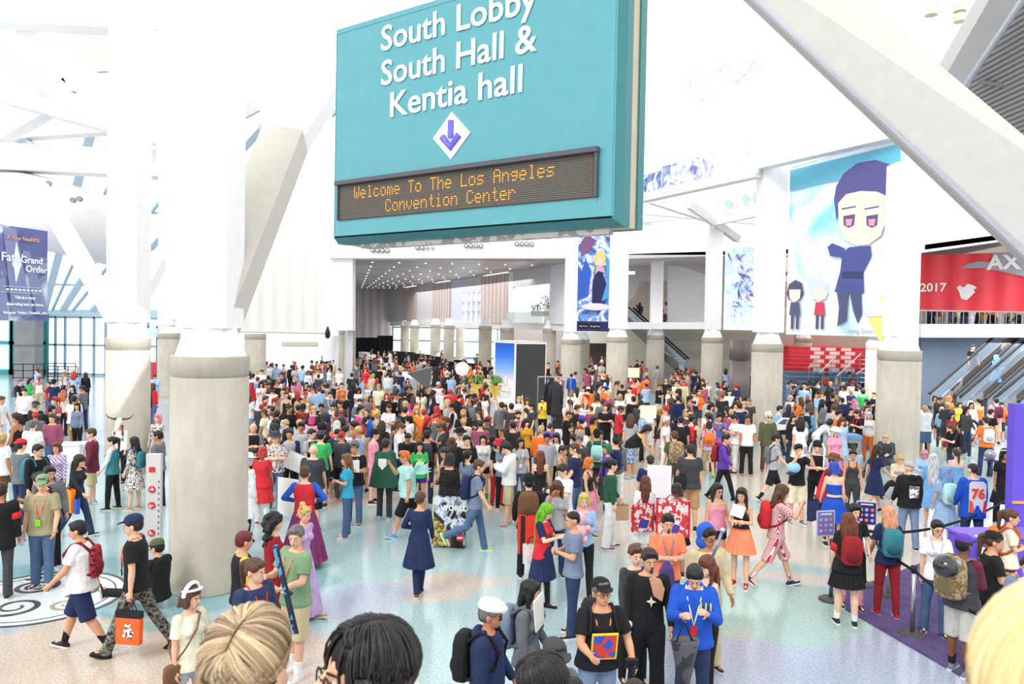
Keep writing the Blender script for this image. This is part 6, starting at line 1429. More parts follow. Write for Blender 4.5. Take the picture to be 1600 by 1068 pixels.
add_people('''
57 575 m wk -90 s.brn ts.lblue je.slate sh.black |man in pale blue shirt walking left beyond the queue at far left
33 591 m st 90 s.gry ts.black je.djean bp.grey
48 590 f wk 90 l.blk ls.green sh.white
85 592 m st 180 s.blk ts.navy je.jean bcap.black
101 577 f sa 90 s.wht tk.white je.navy
113 577 m st 0 s.wht ts.grey je.white
134 581 f st 200 l.dbr ja.black je.black
38 606 m1.3 st 20 s.dbr ts.white sh.black
100 609 f st 180 x.gin ls.beige je.black
113 601 f sa -20 l.blk ls.black je.black
126 602 m ph -90 s.blk ts.grey je.djean
116 617 m1.15 sa 190 s.blk ts.white je.tan sh.black |heavyset person in white t-shirt and tan trousers seen from behind
57 626 m1.15 st 170 s.gry ts.black je.char cap.char
82 632 m st 150 s.blk hd.char je.djean bp.black bpk=big
4 618 m st 90 s.brn ts.white je.white
52 655 m1.3 sa 175 s.gry ts.white je.white
4 675 m1.3 sa 160 s.bld ts.white je.brown
35 685 m st 160 s.dbr ts.grey je.djean bcap.red
141 668 m st -60 s.brn ja.maroon sh.khaki ly.red sk=0 |person in maroon and navy jacket with khaki shorts by the left column
61 693 m sa 70 s.blk hd.black je.djean bp.teal
88 690 f st 10 b.rbr ls.plaid je.black
126 710 f wk 80 v.dbr ls.blk2 je.djean sh=black sk=1 |person with waist-length dark hair striding right in navy jeans
78 727 m sa 40 s.blk hd.grey je.black |black-haired person in grey open jacket behind the green-capped man
56 738 m ph -80 s.dbr ts.black je.djean
66 742 m1.1 sa 12 s.brn ts.olive je.jean cap.sage ly.coral bdg.lime sh=brown sk=1 h=1.8 |man in olive t-shirt and green cap with coral lanyard, holding a bottle
1 752 m sa -160 s.dbr ja.black je.char |person in black jacket with red armband at the left picture edge
181 681 f sa -90 p.blk ls.white lg.black vest.teal sh=black |ponytailed person in white-sleeved teal top and black leggings by left column
206 681 f st -95 l.blk dl.floral - bp.teal bpk=sack sh=tan |long-haired person in floral tunic with teal drawstring bag
187 655 f st 0 0 ls.white je.black |person in a white horned animal mask and white shirt by the left column
226 602 m st 20 z.blk ja.black je.black sk=4
236 646 f st 0 l.pnk dl.floral - hood.pink
241 672 m st -90 s.blk ts.grey je.black
118 812 m1.25 wl -80 s.blk ts.white sh.navy sh=black so.black sk=2 bp.bfloral bpk=sack h=1.72 |man in white t-shirt and navy shorts striding left with floral sling bag
206 803 m1.05 camo -82 s.dbr ts.black je.camo cap.navy sh=black boot ly.coral sk=1 h=1.84 |man in black t-shirt, camouflage trousers and navy cap striding left
247 948 m si -110 s.blk hd.black je.black cap.army sk=1 g=950 gl h=1.72 sh=char |person in black hooded jacket sitting on the floor against the huge column
301 913 f1.05 sa 60 b.brn ts.cream hp.lgrey headband.white sk=1 h=1.62 |girl in pale yellow t-shirt with white ruffled headband beside the huge column
402 871 m sa 60 p.brn ja.djean je.black ly.red h=1.8 sk=1 |ponytailed man in dark denim jacket standing before the huge column
462 820 m1.12 gun -35 s.gry ts.sage sh.khaki ly.coral sh=white so.white sk=1 h=1.84 |man in sage t-shirt and khaki shorts holding a long blue prop
432 800 f st 120 c.blk dl.dred lg.black h=1.72 |person with huge curly black hair in a dark red costume
478 790 f wk 60 u.bld gw.lilac - sh=tan h=1.66 |person in long lilac gown with flowers in pinned-up blond hair
384 828 m sa 120 s.dred ls.yellow je.black vest.black h=1.7 |person in yellow sleeves and black vest peeking past the huge column
# --- middle left crowd
386 571 m st 180 s.dbr ja.char je.char bp.black
396 583 m st 170 s.dbr ts.white je.slate
403 588 m st 180 s.rbr ts.sky je.jean
394 597 f st 160 w.red ls.red je.white
377 601 m st 20 s.blk ts.orange je.char sk=3
409 577 m st 0 s.blk ts.white je.grey
422 586 m st 180 s.blk ts.black je.jean
418 597 m ph -60 s.blk ts.blk2 je.char
433 590 f st 10 b.bld ls.white je.slate headband.white
440 582 f st -10 s.dbr dr.navy lg.black cap.navy
456 570 m1.1 st 180 s.blk ja.black je.black bp.black bpk=big
467 596 f st 190 w.pnk ls.pink je.white
482 578 f sa 30 b.brn ls.white je.lgrey
499 575 m st -30 s.blk ts.white je.jean
493 574 m st -30 s.red tk.white je.navy
515 573 f st 90 p.blk ls.white je.ljean
530 575 m st -20 s.blk ts.white je.lblue
534 597 m st 20 s.brn vs.orange je.blue
550 582 m1.1 st 185 s.blk ts.blk2 je.black
571 573 f1.1 st 0 c.red ls.red je.orange h=1.8 |person in red top and orange trousers with big curly red hair
583 583 m sa 180 s.bld ls.beige je.jean
592 571 m st 170 s.dbr ts.black sh.black bp.black h=1.8
609 582 f st -150 l.blk dr.white - sk=1
557 566 m st 180 s.gry ts.grey je.slate
390 616 f st 160 l.brn ts.white je.ljean
425 604 m1.25 sa 175 s.brn ts.white je.lgrey cap.black
444 605 m st 180 s.blk ts.black lo.black |person in black top with a red sash seen from behind
458 603 f st 0 w.pnk ts.white je.white ears.pink
485 601 m sa 10 s.dbr ts.white je.char
495 606 f st 180 l.brn ts.black je.black bp.floral
512 598 m st 170 s.dbr ts.navy je.jean
516 611 m st 10 s.blk ja.slate je.char ly.white
535 612 m st 200 0 ts.black je.black sk=3
520 630 f ph 0 u.dbr cr.beige je.white
531 625 m st -40 s.blk ts.char je.black
562 622 m cr 5 s.dbr ls.grey je.navy be
588 641 m st 190 k.gold rb.blue - |person with spiky golden wig and bright blue robe
560 651 f st 180 w.mag ts.white je.white
488 649 f st 180 b.mag ts.pink je.white ears.white
455 631 m sa 60 s.blk hd.black je.black
471 632 m ph 10 s.blk ts.bfloral je.ljean cap.black
433 640 m1.2 st 185 s.blk ts.white je.char bp.navy
380 634 f st 150 l.brn ls.tan je.char
507 645 f st 180 b.blk ls.char je.black helm.char
504 661 m st 170 s.blk ls.black je.black helm.black
527 656 f1.1 st 180 b.wht gw.sequin - h=1.74 |white-haired person in a long red sequined gown seen from behind
396 660 m ho 20 0 ts.grey je.char vest.black sk=1
430 675 m1.1 ho 10 s.gry ts.floral je.jean hat.char sk=0 ly.cream
455 669 m ho 0 s.dbr ls.navy lg.black vest.lgrey |person in navy-sleeved top holding a white board
486 669 m st 60 s.dbr ts.lgrey je.black vest.black
502 672 m st 180 s.blk ts.green sh.black bcap.char
490 693 m1.2 st 180 0 ts.char sh.black h=1.78 sk=0
554 690 m1.2 ho 0 s.blk ts.black je.jean beanie.grey ly.white sk=2 |person in black t-shirt and grey beanie holding a white card
587 670 m st 100 s.blk ts.pink sh.pink bcap.black
568 666 f st 180 u.red dr.tan - sk=1
603 684 m st 175 s.dbr ls.dgreen je.char cape.dgreen cl=.72 |person in a dark green hooded cape with pale crest on the back
411 697 f1.1 st 180 b.red dr.red lg.white sh=red |person in a bright red dress with red bobbed hair seen from behind
388 708 f sa 150 b.wht dl.white - hat.white tall sh=black so.pink h=1.7 |person in white coat dress, wide white hat and tall black boots
477 727 m hi2 185 s.brn ls.blue gn.pstr vest.red h=1.76 |person in red vest, blue sleeves and long striped skirt seen from behind
540 708 f ho -70 l.omb ts.turq je.jean sh=beige sk=1 h=1.68 |person in turquoise t-shirt and blue jeans holding a device, facing left
398 700 m kn 60 s.blk ls.black je.black h=1.7
# --- middle
607 631 m ho -25 s.dbr ts.white je.ljean
625 579 m st 185 s.rbr ts.navy je.jean
641 577 f st 170 b.blk ls.white je.white
651 565 m fa -90 s.blk ts.sky je.white bcap.red
633 610 m st 180 s.blk hd.black je.jean bp.char
646 618 f st 170 l.brn ls.mag je.char
634 634 m st 175 s.blk ts.black je.black cap.brown
651 634 f st 10 w.gold gw.mustard - h=1.74
705 584 m st 178 s.blk ts.lblue je.grey h=1.78
724 591 m1.05 st 180 s.gry ts.lgrey lo.orange bp.black h=1.74 |person in light shirt and bright orange loose trousers seen from behind
685 596 m st 20 s.wht ts.white je.black h=1.8
697 580 m st -30 s.blk ls.black je.jean bcap.white
750 606 f st -90 l.blk dr.red - hood.red
744 621 m st 150 s.brn ja.char sh.char bp.grey h=1.8
724 640 m ho 0 s.gin ts.black je.char cap.tan
706 630 m st -90 s.dbr ls.black je.white vest.white bcap.black
789 631 f ra 0 l.dbr ts.blk2 sh.black sk=1
784 627 m st 190 s.dbr hd.grey sh.black
799 629 m st 180 s.blk ts.char je.black
811 619 f st 0 b.bld ts.white je.white
824 621 f st 10 x.brn ts.beige je.char
829 629 m ra -60 s.blk ts.char je.black
810 641 m1.15 sa 0 s.dbr ts.plum je.char be ly.white sk=1
828 653 f sa 10 x.dbr ts.mustard je.black
848 620 f ph -10 s.blk hd.yellow je.black
631 661 m ph 80 s.brn ts.white je.navy
667 671 m st 185 s.blk ts.black je.djean bp.char
685 661 f ph -70 p.brn ts.char je.djean ly.beige
694 650 f st -80 p.rbr ls.maroon je.black
719 669 m st 10 s.blk ls.white je.white hat.black sg
706 683 f st 190 x.brn tk.orange je.char
729 679 m sa 10 s.blk ja.black je.black ly.yellow
756 678 f st 0 b.dbr ls.white hp.black sh=green so.green sk=0
778 686 f st 20 b.blk ts.black je.red bucket.red sk=0 h=1.56
789 689 f ph 15 l.blk ts.slate lg.black ly.red h=1.64 |long-haired person in slate blue t-shirt and black leggings walking with a camera
814 683 f sa 5 l.dbr ts.lgrey je.jean ly.cream
656 688 f st 10 l.dbr ts.green hp.violet gr.yellow |person in bright green t-shirt and violet shorts facing forward
630 704 m1.2 lw -85 a.org ts.mint sh.black so.pink wings.mint sh=turq h=1.78 |person with orange hair, mint t-shirt and small wings striding left
704 707 f1.2 st 160 b.blk ls.lace lg.black h=1.74 sh=black boot |person with black bobbed hair and black lace top carrying a huge printed bag
694 698 f sa -110 s.blk tk.tan je.djean cap.char
732 702 f st 150 p.blk ts.slate je.djean
751 717 m kick 92 s.brn ts.slate je.jean bp.navy h=1.78 sh=lime sk=1 |young man in grey t-shirt and jeans striding right with navy backpack
657 766 f xc 175 s.brn dl.navy lg.navy h=1.66 sh=brown so.navy knee |person in dark blue costume with arms behind, standing alone on turquoise floor
826 741 m sa 178 s.blk hd.black je.black beanie.black bp.brown bpk=big |person in black beanie and black jacket with large brown-grey backpack
# --- right of box
857 662 f bd 150 s.dbr ts.purple je.black
869 676 f fa -20 l.blk ls.white je.black
892 642 m ph 80 z.dbr ts.black je.black sk=2
910 650 m st 160 s.blk ts.black je.black beanie.violet bp.olive
929 650 f st 60 b.blk ts.mustard je.jean
919 604 m1.15 st 180 s.blk ls.orange sh.black bcap.white
947 602 m st 185 s.blk ls.orange je.char bcap.blue
893 583 m st 175 s.dbr hd.royal je.jean
876 583 m st 180 s.dbr ts.lgrey je.white bp.grey
893 609 f st 0 l.gin ls.white je.white
969 615 f st -10 l.bld dr.white -
953 629 f st 90 l.dbr ts.char je.djean bp.blue
973 634 m ph 85 s.dbr ts.red je.char
990 618 m st 180 s.blk ja.black je.black h=1.8
1001 624 m st 170 s.dbr ja.char je.char sg h=1.82
1012 638 f st 0 x.gin dr.white - sk=0 h=1.66
1017 574 f ra 0 l.red tk.white mi.blue
1033 600 m ph 60 z.dbr ts.black je.stone sk=2
1044 606 f st 0 b.dbr ls.black je.black vest.white
1060 617 m st 170 s.blk ts.navy je.navy
1068 594 m st -20 s.gry ls.beige je.khaki
984 604 m st -30 s.blk tk.white je.char
1017 666 m1.4 bd 80 c.blk tk.black sh.lpat h=1.72 |large person in black tank and patterned blue shorts bending to the right
1044 650 m st 60 s.wht ts.white je.white
1064 649 m1.1 st 175 s.blk ts.black je.djean bp.black
1054 672 m st 180 s.brn ts.army je.army bp.tcamo bpk=big
933 671 m st 175 s.blk hd.dgreen je.char beanie.black bp.mint bpk=sack
905 679 m ho -20 s.dbr hd.char je.jean bcap.grey gr.mustard
896 691 m sa -100 s.brn ts.navy je.jean gl h=1.8
881 695 f st 60 s.dbr tk.army je.char
948 692 f st -70 b.dgr ls.violet je.char
963 680 m1.1 st 170 u.blk ls.grey je.white bp.navy
922 714 f st 60 b.org tk.blk2 mi.pink so.white
958 716 m sa 88 p.blk ls.dgreen lo.white h=1.74 sh=black |black-haired person in green tunic and white trousers holding a paper bag
875 725 m ph -60 s.dbr ts.white je.jean
845 703 f st 175 l.rbr dt.black - sk=0
871 752 f fa 0 x.brn ts.lgrey je.djean |person with big wavy brown hair hiding the face behind a raised hand
859 788 f ph 60 v.grn dr.navy - tall sh=black vest.red h=1.62 sk=0 |person with long lime green hair in navy and red outfit
893 797 m ho -80 z.blk ts.slate je.djean h=1.74 |person bending a dark head over pink plush toy between two others
913 770 f ho 0 b.yel ls.lblue lg.black so.white sh=black h=1.66 sk=0 |person in pale blue blazer and yellow wig holding a pink plush toy
1016 709 m st 178 z.dbr ts.navy je.navy gb.slate
1009 742 f wk 170 l.rbr dl.white - h=1.64 sk=3
1057 753 f st 190 b.dbr ls.white mi.black h=1.62
1044 802 m1.1 ho 0 a.dbr ts.coral je.djean ly.slate go sk=1 h=1.74 |goateed man in coral orange t-shirt holding a purple garment
1078 692 m1.2 sa 172 s.dbr ts.char sh.tan h=1.84 sk=1 |tall man in charcoal t-shirt and tan shorts seen from behind
1108 657 f1.1 wk 170 b.blk ts.lilac sh.khaki bp.orange bpk=sack sh=lime |person in lilac t-shirt and khaki shorts with orange drawstring bag
1083 611 m ph -60 s.dbr tk.navy je.char
1108 625 f st 0 s.brn hd.sky je.white vest.white
1106 640 f st 20 b.bld ls.white je.white
1140 608 m st -10 s.dbr ts.white je.ljean sh=white
1148 591 m sa -30 s.blk ts.black je.char ly.lblue
1155 628 m1.15 sa 170 s.dbr ts.navy je.jean h=1.84 |tall person in navy t-shirt and blue jeans seen from behind near the metal-clad column
1170 622 m st -40 s.gry ts.char je.jean
1080 648 m st 150 s.dbr tk.char je.char hat.char bp.red
1127 646 m sa -10 a.blk ts.tiedye je.black h=1.74
1141 647 m1.1 ph -85 a.blk ts.white je.white vest.white sk=2
1136 678 m wk 60 a.blk hd.violet lg.black bp.dred h=1.7 sh=black |person in violet hoodie with dark red backpack walking away right
1120 580 m st 180 s.blk ts.char je.char
1201 645 m sa -10 0 ja.army je.brown sh=brown h=1.78 sk=0 |person in a pale alien mask and army green jacket
1220 633 m wk 80 s.blk ls.lblue je.char h=1.76 |man in pale blue shirt carrying a cardboard car to the right
1247 618 f st 175 l.slv cr.black lo.black h=1.66
1262 634 m st 150 s.brn ls.sky je.char bp.black
1235 617 f st 0 b.wht dr.white -
1262 616 f st 180 l.gin ls.tan je.tan beanie.sky
1214 677 m wk 88 s.blk ts.lgrey sh.black so.black sh=black bp.grey bpk=sack h=1.74 |person in light grey t-shirt and black shorts striding right
1248 693 m cam 5 a.blk ts.black sh.cream sh=grey h=1.78 sk=1 |black-haired person in black t-shirt and cream shorts holding up a phone
1277 690 m ho -20 s.blk ts.lilac je.black vest.black beanie.black h=1.76 |person in black and white tasselled hat beside the phone holder
1123 754 f1.2 sa 10 l.dbr tk.pink hp.black gl h=1.66 sk=1 |person in pink and blue patterned tank top and black shorts with glasses
1158 761 f ho -30 l.dbr tk.dbrown mi.coral h=1.66 sk=1 sh=dred |person in brown top and coral orange skirt holding papers
1109 822 m sa 10 s.blk ja.khaki je.khaki hood.blue gl h=1.8 sk=3 |person in blue hood and khaki coat with a staff over the shoulder
1226 757 m lw 80 x.brn ts.stripe sh.stripe bp.red so.stripe sh=navy h=1.76 sk=1 |person in red and white striped outfit striding with red backpack
1303 720 f1.05 sa 170 b.blu cr.royal sk.royal h=1.7 sk=0 sh=black |person with blue hair and royal blue skirt seen from behind
1264 623 m st 100 s.dbr ls.sky je.black
# --- under banner
1256 577 m1.2 st 180 z.blk ts.red je.char
1276 582 f st 175 v.blk ls.bfloral je.char
1285 584 f st 10 b.dbr ts.white je.char
1291 582 m st -60 s.blk tk.black je.black
1300 614 m1.1 st 180 s.blk ts.black je.red bp.black
1316 620 m st 178 z.blk hd.char je.dred bp.navy bpk=big h=1.8
1280 606 f st 170 l.dbr ls.mustard je.char
1334 623 f st 178 x.pnk dr.pink -
1337 640 m ph -60 s.dbr ts.black sh.slate ly.red
1348 608 m st 180 s.blk ts.green je.black beanie.dgreen
1320 601 m st 170 s.blk ts.white je.white sk=4
1339 602 f st 150 l.blk ts.white je.char
1316 602 f st 10 b.dbr tk.peach je.beige
1363 627 m st 100 s.blk ja.black je.black cap.black
1374 628 m st 90 s.dbr ja.blk2 je.black hat.black
1258 596 m st 180 s.blk ts.char je.black
1243 593 m st 170 s.brn ts.slate je.jean
1358 643 f st -20 x.wht ls.white je.orange ears.white
1301 655 f bd 90 b.dbr ls.white lo.white
1306 668 f st 0 w.wht dr.pink - hat.white |person in a frilly pink and white dress and wide white hat
1385 700 m sc -40 s.bld ja.char je.grey g=738 |blond person in charcoal jacket sitting low beside the wide right column
1328 581 m st 0 k.blk ja.black je.black
1330 592 f st 10 b.brn ts.char je.black
1352 590 f st 0 b.lbl ls.navy je.char
1360 603 m st 180 s.brn ts.mint je.jean
# --- right
1461 617 f sa -20 l.blk ts.grey hp.slate
1458 598 f st 0 s.dbr tk.orange je.char
1470 592 m st 170 s.dbr ts.black je.white
1481 581 m st 10 s.brn vs.army je.army helm.white
1468 583 f st 0 b.blk ls.white je.black headband.red
1485 619 f st 10 b.org dr.orange - hood.orange |person in an orange hooded outfit near the escalator foot
1503 600 m st 150 s.brn ts.navy je.char
1509 602 m st -20 s.dbr ts.lilac je.jean
1519 607 f st 0 b.mnt ja.black je.black beanie.mint
1529 603 m st 180 s.blk ts.grey sh.char
1541 603 f st 170 v.pnk dl.pink - h=1.68
1552 611 f st 180 b.gold ls.black je.black
1556 621 m1.2 st 175 s.blk ts.pink sh.khaki bp.maroon h=1.8
1518 627 f1.1 sa -20 l.blk dl.white - hood.white h=1.7 |person in a hooded white robe holding a huge dark ring
1500 627 f st 0 b.dbr ts.yellow je.yellow
1508 614 f st 170 b.bld ls.black je.char
1488 643 f st 10 l.blk dr.bfloral - sk=2
1540 650 m sa 175 s.dbr ts.orange je.djean bp.white bpk=sack h=1.8 |person in orange t-shirt with a white drawstring bag seen from behind
1484 662 f ph -85 x.brn ts.black sh.djean bp.black sk=0
1583 600 f st 170 w.pur dl.violet -
1550 638 m st 100 s.dbr ts.black je.char
# --- near right
1373 694 f wk 100 l.dbr dr.navy - h=1.66 sk=1 |long-haired person in navy off-shoulder dress walking right before the column
1335 745 m sc 178 s.blk ts.bplaid je.djean g=765 |person in blue plaid shirt sitting on the floor seen from behind
1333 702 f st -20 u.dbr tk.char je.char
1420 720 m1.15 sa 178 0 hd.black je.ljean bcap.lgrey h=1.74 |person in black hoodie with white back print and pale cap
1458 708 f sa 150 w.wht dl.sky - h=1.64
1478 728 f st 175 w.lbl dr.lblue - bp.mint h=1.66 |person with long pale blue hair and pale blue dress and mint bag
1494 699 f1.1 st 170 p.brn tk.sky je.slate
1519 722 m1.15 sa 178 z.dbr ja.royal je.djean h=1.82 |man in white and orange racing jacket marked 76 seen from behind
1572 700 f sa -10 l.blk dr.black lg.black headband.white sk=3 h=1.74 |person in black and white costume holding a silver balloon wand
1383 789 f sa 172 w.pch ts.navy lg.dred bp.teal so.white sh=dred h=1.66 |person with long peach hair, blue-green backpack and red leggings
1325 800 f1.2 st 172 x.rbr ts.black mi.black bp.dred so.white knee sh=black h=1.64 sk=0 |person in black pleated skirt with dark red backpack and white knee socks
1341 787 f sa -10 b.blk ts.black sh.black so.pink sh=black h=1.64 sk=0
1466 812 f sa -20 p.blk ts.white je.jean ly.lilac gl sk=1 h=1.64 |person with glasses and black ponytail in white top near the purple table
1508 834 m1.15 ho 120 s.blk ls.maroon sh.stone bp.tcamo bpk=big cap.violet vest.char so.black sh=grey h=1.76 sk=4 |person in maroon sleeves and stone cargo shorts with camouflage backpack
1556 830 m1.15 ho 70 p.brn ts.black je.black bcap.black h=1.72 |ponytailed person in black cap and black shirt at the purple table
1583 795 f ho 60 p.brn ts.cream je.maroon bp.orange h=1.68 |ponytailed person in cream top with orange bag behind the purple table
1608 868 m ho -40 s.dbr ts.slate je.char h=1.72 |person in slate blue t-shirt cut off by the right picture edge
1305 710 m st 30 s.dbr ls.maroon je.char cape.red cl=.8 hat.brown
1399 722 f sc 0 b.bld ls.beige je.black g=775 |blond person crouching beside the grey bin
1441 745 f sc -20 b.pnk ls.lblue je.white g=765
# --- foreground bottom
939 903 m1.25 fm 8 s.gry ts.black je.ljean cap.black ly.coral bdg.white gl sk=2 h=1.78 bp.blk2 |grey-haired man in black cap and black print t-shirt leaning forward
1016 856 m1.05 sa -4 s.dbr ls.black lo.black go sk=2 h=1.8 |goateed man in black one-shouldered robe with a white star emblem
1086 887 m1.1 tex -12 a.blk hd.royal je.djean ly.white bdg.red sk=1 h=1.78 |black-haired man in royal blue hoodie looking down at his hands
994 850 f st 15 s.brn ls.char lg.black h=1.68 sk=0 |short-haired person in charcoal armoured top behind the robed man
832 905 f sa 70 l.blk hd.grey je.black h=1.68 sk=1 bp.slate |long-haired person in grey cardigan holding white papers, facing right
770 937 m1.1 sa 75 s.gry hd.navy je.djean flat.white sg bp.black h=1.76 sk=3 |man in navy hoodie, white flat cap and sunglasses, facing right
1521 538 m st 0 s.blk ts.black je.dred d=36.2 sh=black |person in black t-shirt and dark red trousers riding the right escalator
1556 554 f st 180 w.lbl dr.sky - d=34.6 h=1.7 |person in pale blue costume riding the middle right escalator
878 1014 m st 30 s.blk ts.grey je.black cap.char gl h=1.72 sk=1 |man in dark grey cap and glasses at the bottom edge
965 1049 m st 10 z.dbr ts.grey je.black h=1.74 sk=3 |close-cropped head at the bottom edge before the robed man
1103 868 f sa -60 x.rbr tk.black je.black h=1.64 sk=0 |reddish-haired person in black tank top behind the blue hoodie
361 984 f st -22 0 ts.blue je.djean z=1.98 h=1.68 det=3 ly.orange gl hpx=27 sk=0 |woman with short ash-blond hair, glasses and blue top in the near foreground
586 968 f st -62 0 ts.char je.black z=1.98 h=1.66 det=3 gl hpx=-10 sk=1 |dark-haired woman with glasses and low ponytail in the near foreground
836 1022 f st -80 0 ts.black je.black z=1.44 h=1.66 det=3 sk=1 |person with sleek black hair at the bottom edge, facing left
1752 945 m st 120 0 ts.grey je.black d=.72 h=1.68 det=3 sk=0 |blurred blond head filling the lower right corner
914 1058 f st 0 l.blk ts.char je.black h=1.62 |dark-haired head just showing at the bottom edge
''')
print('PEOPLE', len(PEOPLE))
place_people()
# ================================================================= CLOSE-UP HAIR AND THINGS CARRIED
def find(lab): 
    r_ = [d for d in PEOPLE if lab in d['label']]
    if not r_: raise KeyError(lab)
    return r_[0]
def W(d, q):                                     # figure space -> place
    return d['pos'] + Matrix.Rotation(d['rz'], 3, 'Z') @ (Vector(q) * d['sc'])
def hand(d, sd, ext=.09):
    sh, e, w_, h_ = d['F'].arms[sd]; return W(d, w_ + (h_ - w_).normalized() * ext)
def hairmat(c1, c2, rough=.42):
    m, nt, b = newmat('locks_%d' % len(MC)); MC[('lk', c1, c2)] = m; v = nt.nodes.new('ShaderNodeVertexColor'); v.layer_name = 'tint'; nt.links.new(v.outputs[0], b.inputs['Base Color'])
    b.inputs['Roughness'].default_value = rough; b.inputs['Specular IOR Level'].default_value = .4; m['c'] = list(lin(c1)) + list(lin(c2)); return m
def locks(d, name, m, part, n, ends, seed=1, rad=.0042, sc=(.083, .100, .098), cz=1.640, lift=.008):
    """fine strands lying over the skull from a parting (part(t), t front to back) to their ends"""
    rr = random.Random(seed); mb = MB(); F_ = d['F']; c = Vector((0, .012, cz)); cols = []; c1, c2 = np.array(m['c'][:3]), np.array(m['c'][3:])
    s = Sol(); s.ell(c, tuple(q * .985 for q in sc), F_.hd, 24, 16); base = s
    for k in range(n):
        E0 = ends((k + rr.random()) / n, rr).normalized(); t_ = min(1, max(0, (E0.y + 1) / 2 + rr.gauss(0, .05))); S0 = part(t_); S0 = (S0 + Vector((.04 if E0.x > 0 else -.04, 0, 0))).normalized(); ang = max(.05, S0.angle(E0)); pts = []; m_ = 10
        lf = lift * rr.uniform(.2, 1.3) * (1 + .5 * math.sin(k * 7.1 // 1)); clump = math.sin(E0.x * 9 + E0.y * 11) * .5
        for i in range(m_ + 1):
            t = i / m_; v = (S0 * math.sin((1 - t) * ang) + E0 * math.sin(t * ang)) / math.sin(ang); k_ = 1.01 + lf / .1 * math.sin(math.pi * min(1, t * 1.1 + .08)) + .012 * clump * t
            pts.append(F_.hd(c + Vector((v.x * sc[0], v.y * sc[1], v.z * sc[2])) * k_))
        r0 = rad * rr.uniform(.7, 1.3); n0 = len(mb.v); mb.tube(pts[:8], r0 * .8, 5, r0); mb.tube(pts[7:], r0, 5, r0 * .2)
        w_ = min(1, max(0, .5 + .35 * clump + rr.gauss(0, .22))); cols += [tuple(c1 * w_ + c2 * (1 - w_)) + (1,)] * (len(mb.v) - n0)
    o = mb.build(name, m, d['root'], True); at = o.data.color_attributes.new('tint', 'FLOAT_COLOR', 'POINT'); at.data.foreach_set('color', np.array(cols).ravel())
    b = base.build('scalp_hair', mat(tuple(int(255 * min(1, max(0, x)) ** .4545) for x in (c1 * .3 + c2 * .5)), .6), o, True); return o
ash = hairmat((214, 192, 152), (120, 98, 74))
jet = hairmat((40, 34, 33), (14, 12, 13), .35)
b_ = find('ash-blond')
front = lambda t: Vector((.22 - .1 * t, -.75 + 1.15 * t, .9))
def e_short(u, r):
    a = 2 * math.pi * u; x, y = math.cos(a), math.sin(a); z = -.55 if y > -.2 else (-.30 if abs(x) > .75 else .22 + .15 * r.random())
    return Vector((x, y, z + r.uniform(-.12, .12)))
locks(b_, 'hair', ash, front, 1700, e_short, 3, lift=.012)
k_ = find('dark-haired woman with glasses')
def e_pony(u, r):
    if u < .2: return Vector((r.choice([-1, 1]) * r.uniform(.45, .95), -.75, r.uniform(.25, .5)))
    return Vector((r.choice([-1, 1]) * r.uniform(.15, .95), .8 - .9 * r.random(), -.5 - .35 * r.random()))
locks(k_, 'hair', jet, lambda t: Vector((.05, -.8 + 1.2 * t, .85)), 1700, e_pony, 5, lift=.010)
mb = MB(); H_ = k_['F'].hd
rr = random.Random(8)
for k in range(26):
    a = rr.uniform(0, 6.28); q = rr.uniform(0, .03); o_ = Vector((math.cos(a) * q, 0, math.sin(a) * q))
    mb.tube([H_(Vector((0, .10, 1.56)) + o_), H_(Vector((0, .15, 1.53)) + o_ * 1.4), H_(Vector((0, .19, 1.45)) + o_ * 1.6), H_(Vector((0, .19, 1.34)) + o_)], .012, 6, .004)
for sd in (-1, 1):
    for k in range(10): mb.tube([H_((sd * .085, -.05 + .005 * k, 1.64)), H_((sd * .097, -.045 + .006 * k, 1.57)), H_((sd * .094, -.03 + .005 * k, 1.48)), H_((sd * .08, -.02, 1.43))], .007, 6, .003)
jm = mat((44, 38, 38), .38, 'hair', rgb2=(20, 17, 18), spec=.5); mb.build('ponytail', jm, k_['root'], True)
mb = MB(); mb.tube([H_((.035 * math.cos(a), .135 + .012 * math.sin(a * 3), 1.545 + .035 * math.sin(a))) for a in [i * 2 * math.pi / 16 for i in range(17)]], .016, 8); mb.build('scrunchie', mat((236, 222, 214), .9, 'cloth'), k_['root'], True)
s_ = find('sleek black hair')
locks(s_, 'hair', jet, lambda t: Vector((0, -.85 + 1.1 * t, .8)), 1500, lambda u, r: Vector((r.choice([-1, 1]) * r.uniform(.2, 1), .8 - .9 * r.random(), -.2 - .6 * r.random())), 6, lift=.006)
f_ = find('blurred blond head')
locks(f_, 'hair', hairmat((244, 222, 172), (214, 182, 124), .5), lambda t: Vector((0, -.6 + 1.1 * t, 1)), 1500, lambda u, r: Vector((math.cos(u * 6.28), math.sin(u * 6.28), -.6 + .2 * r.random())), 7, .0055, sc=(.09, .106, .104), lift=.012)
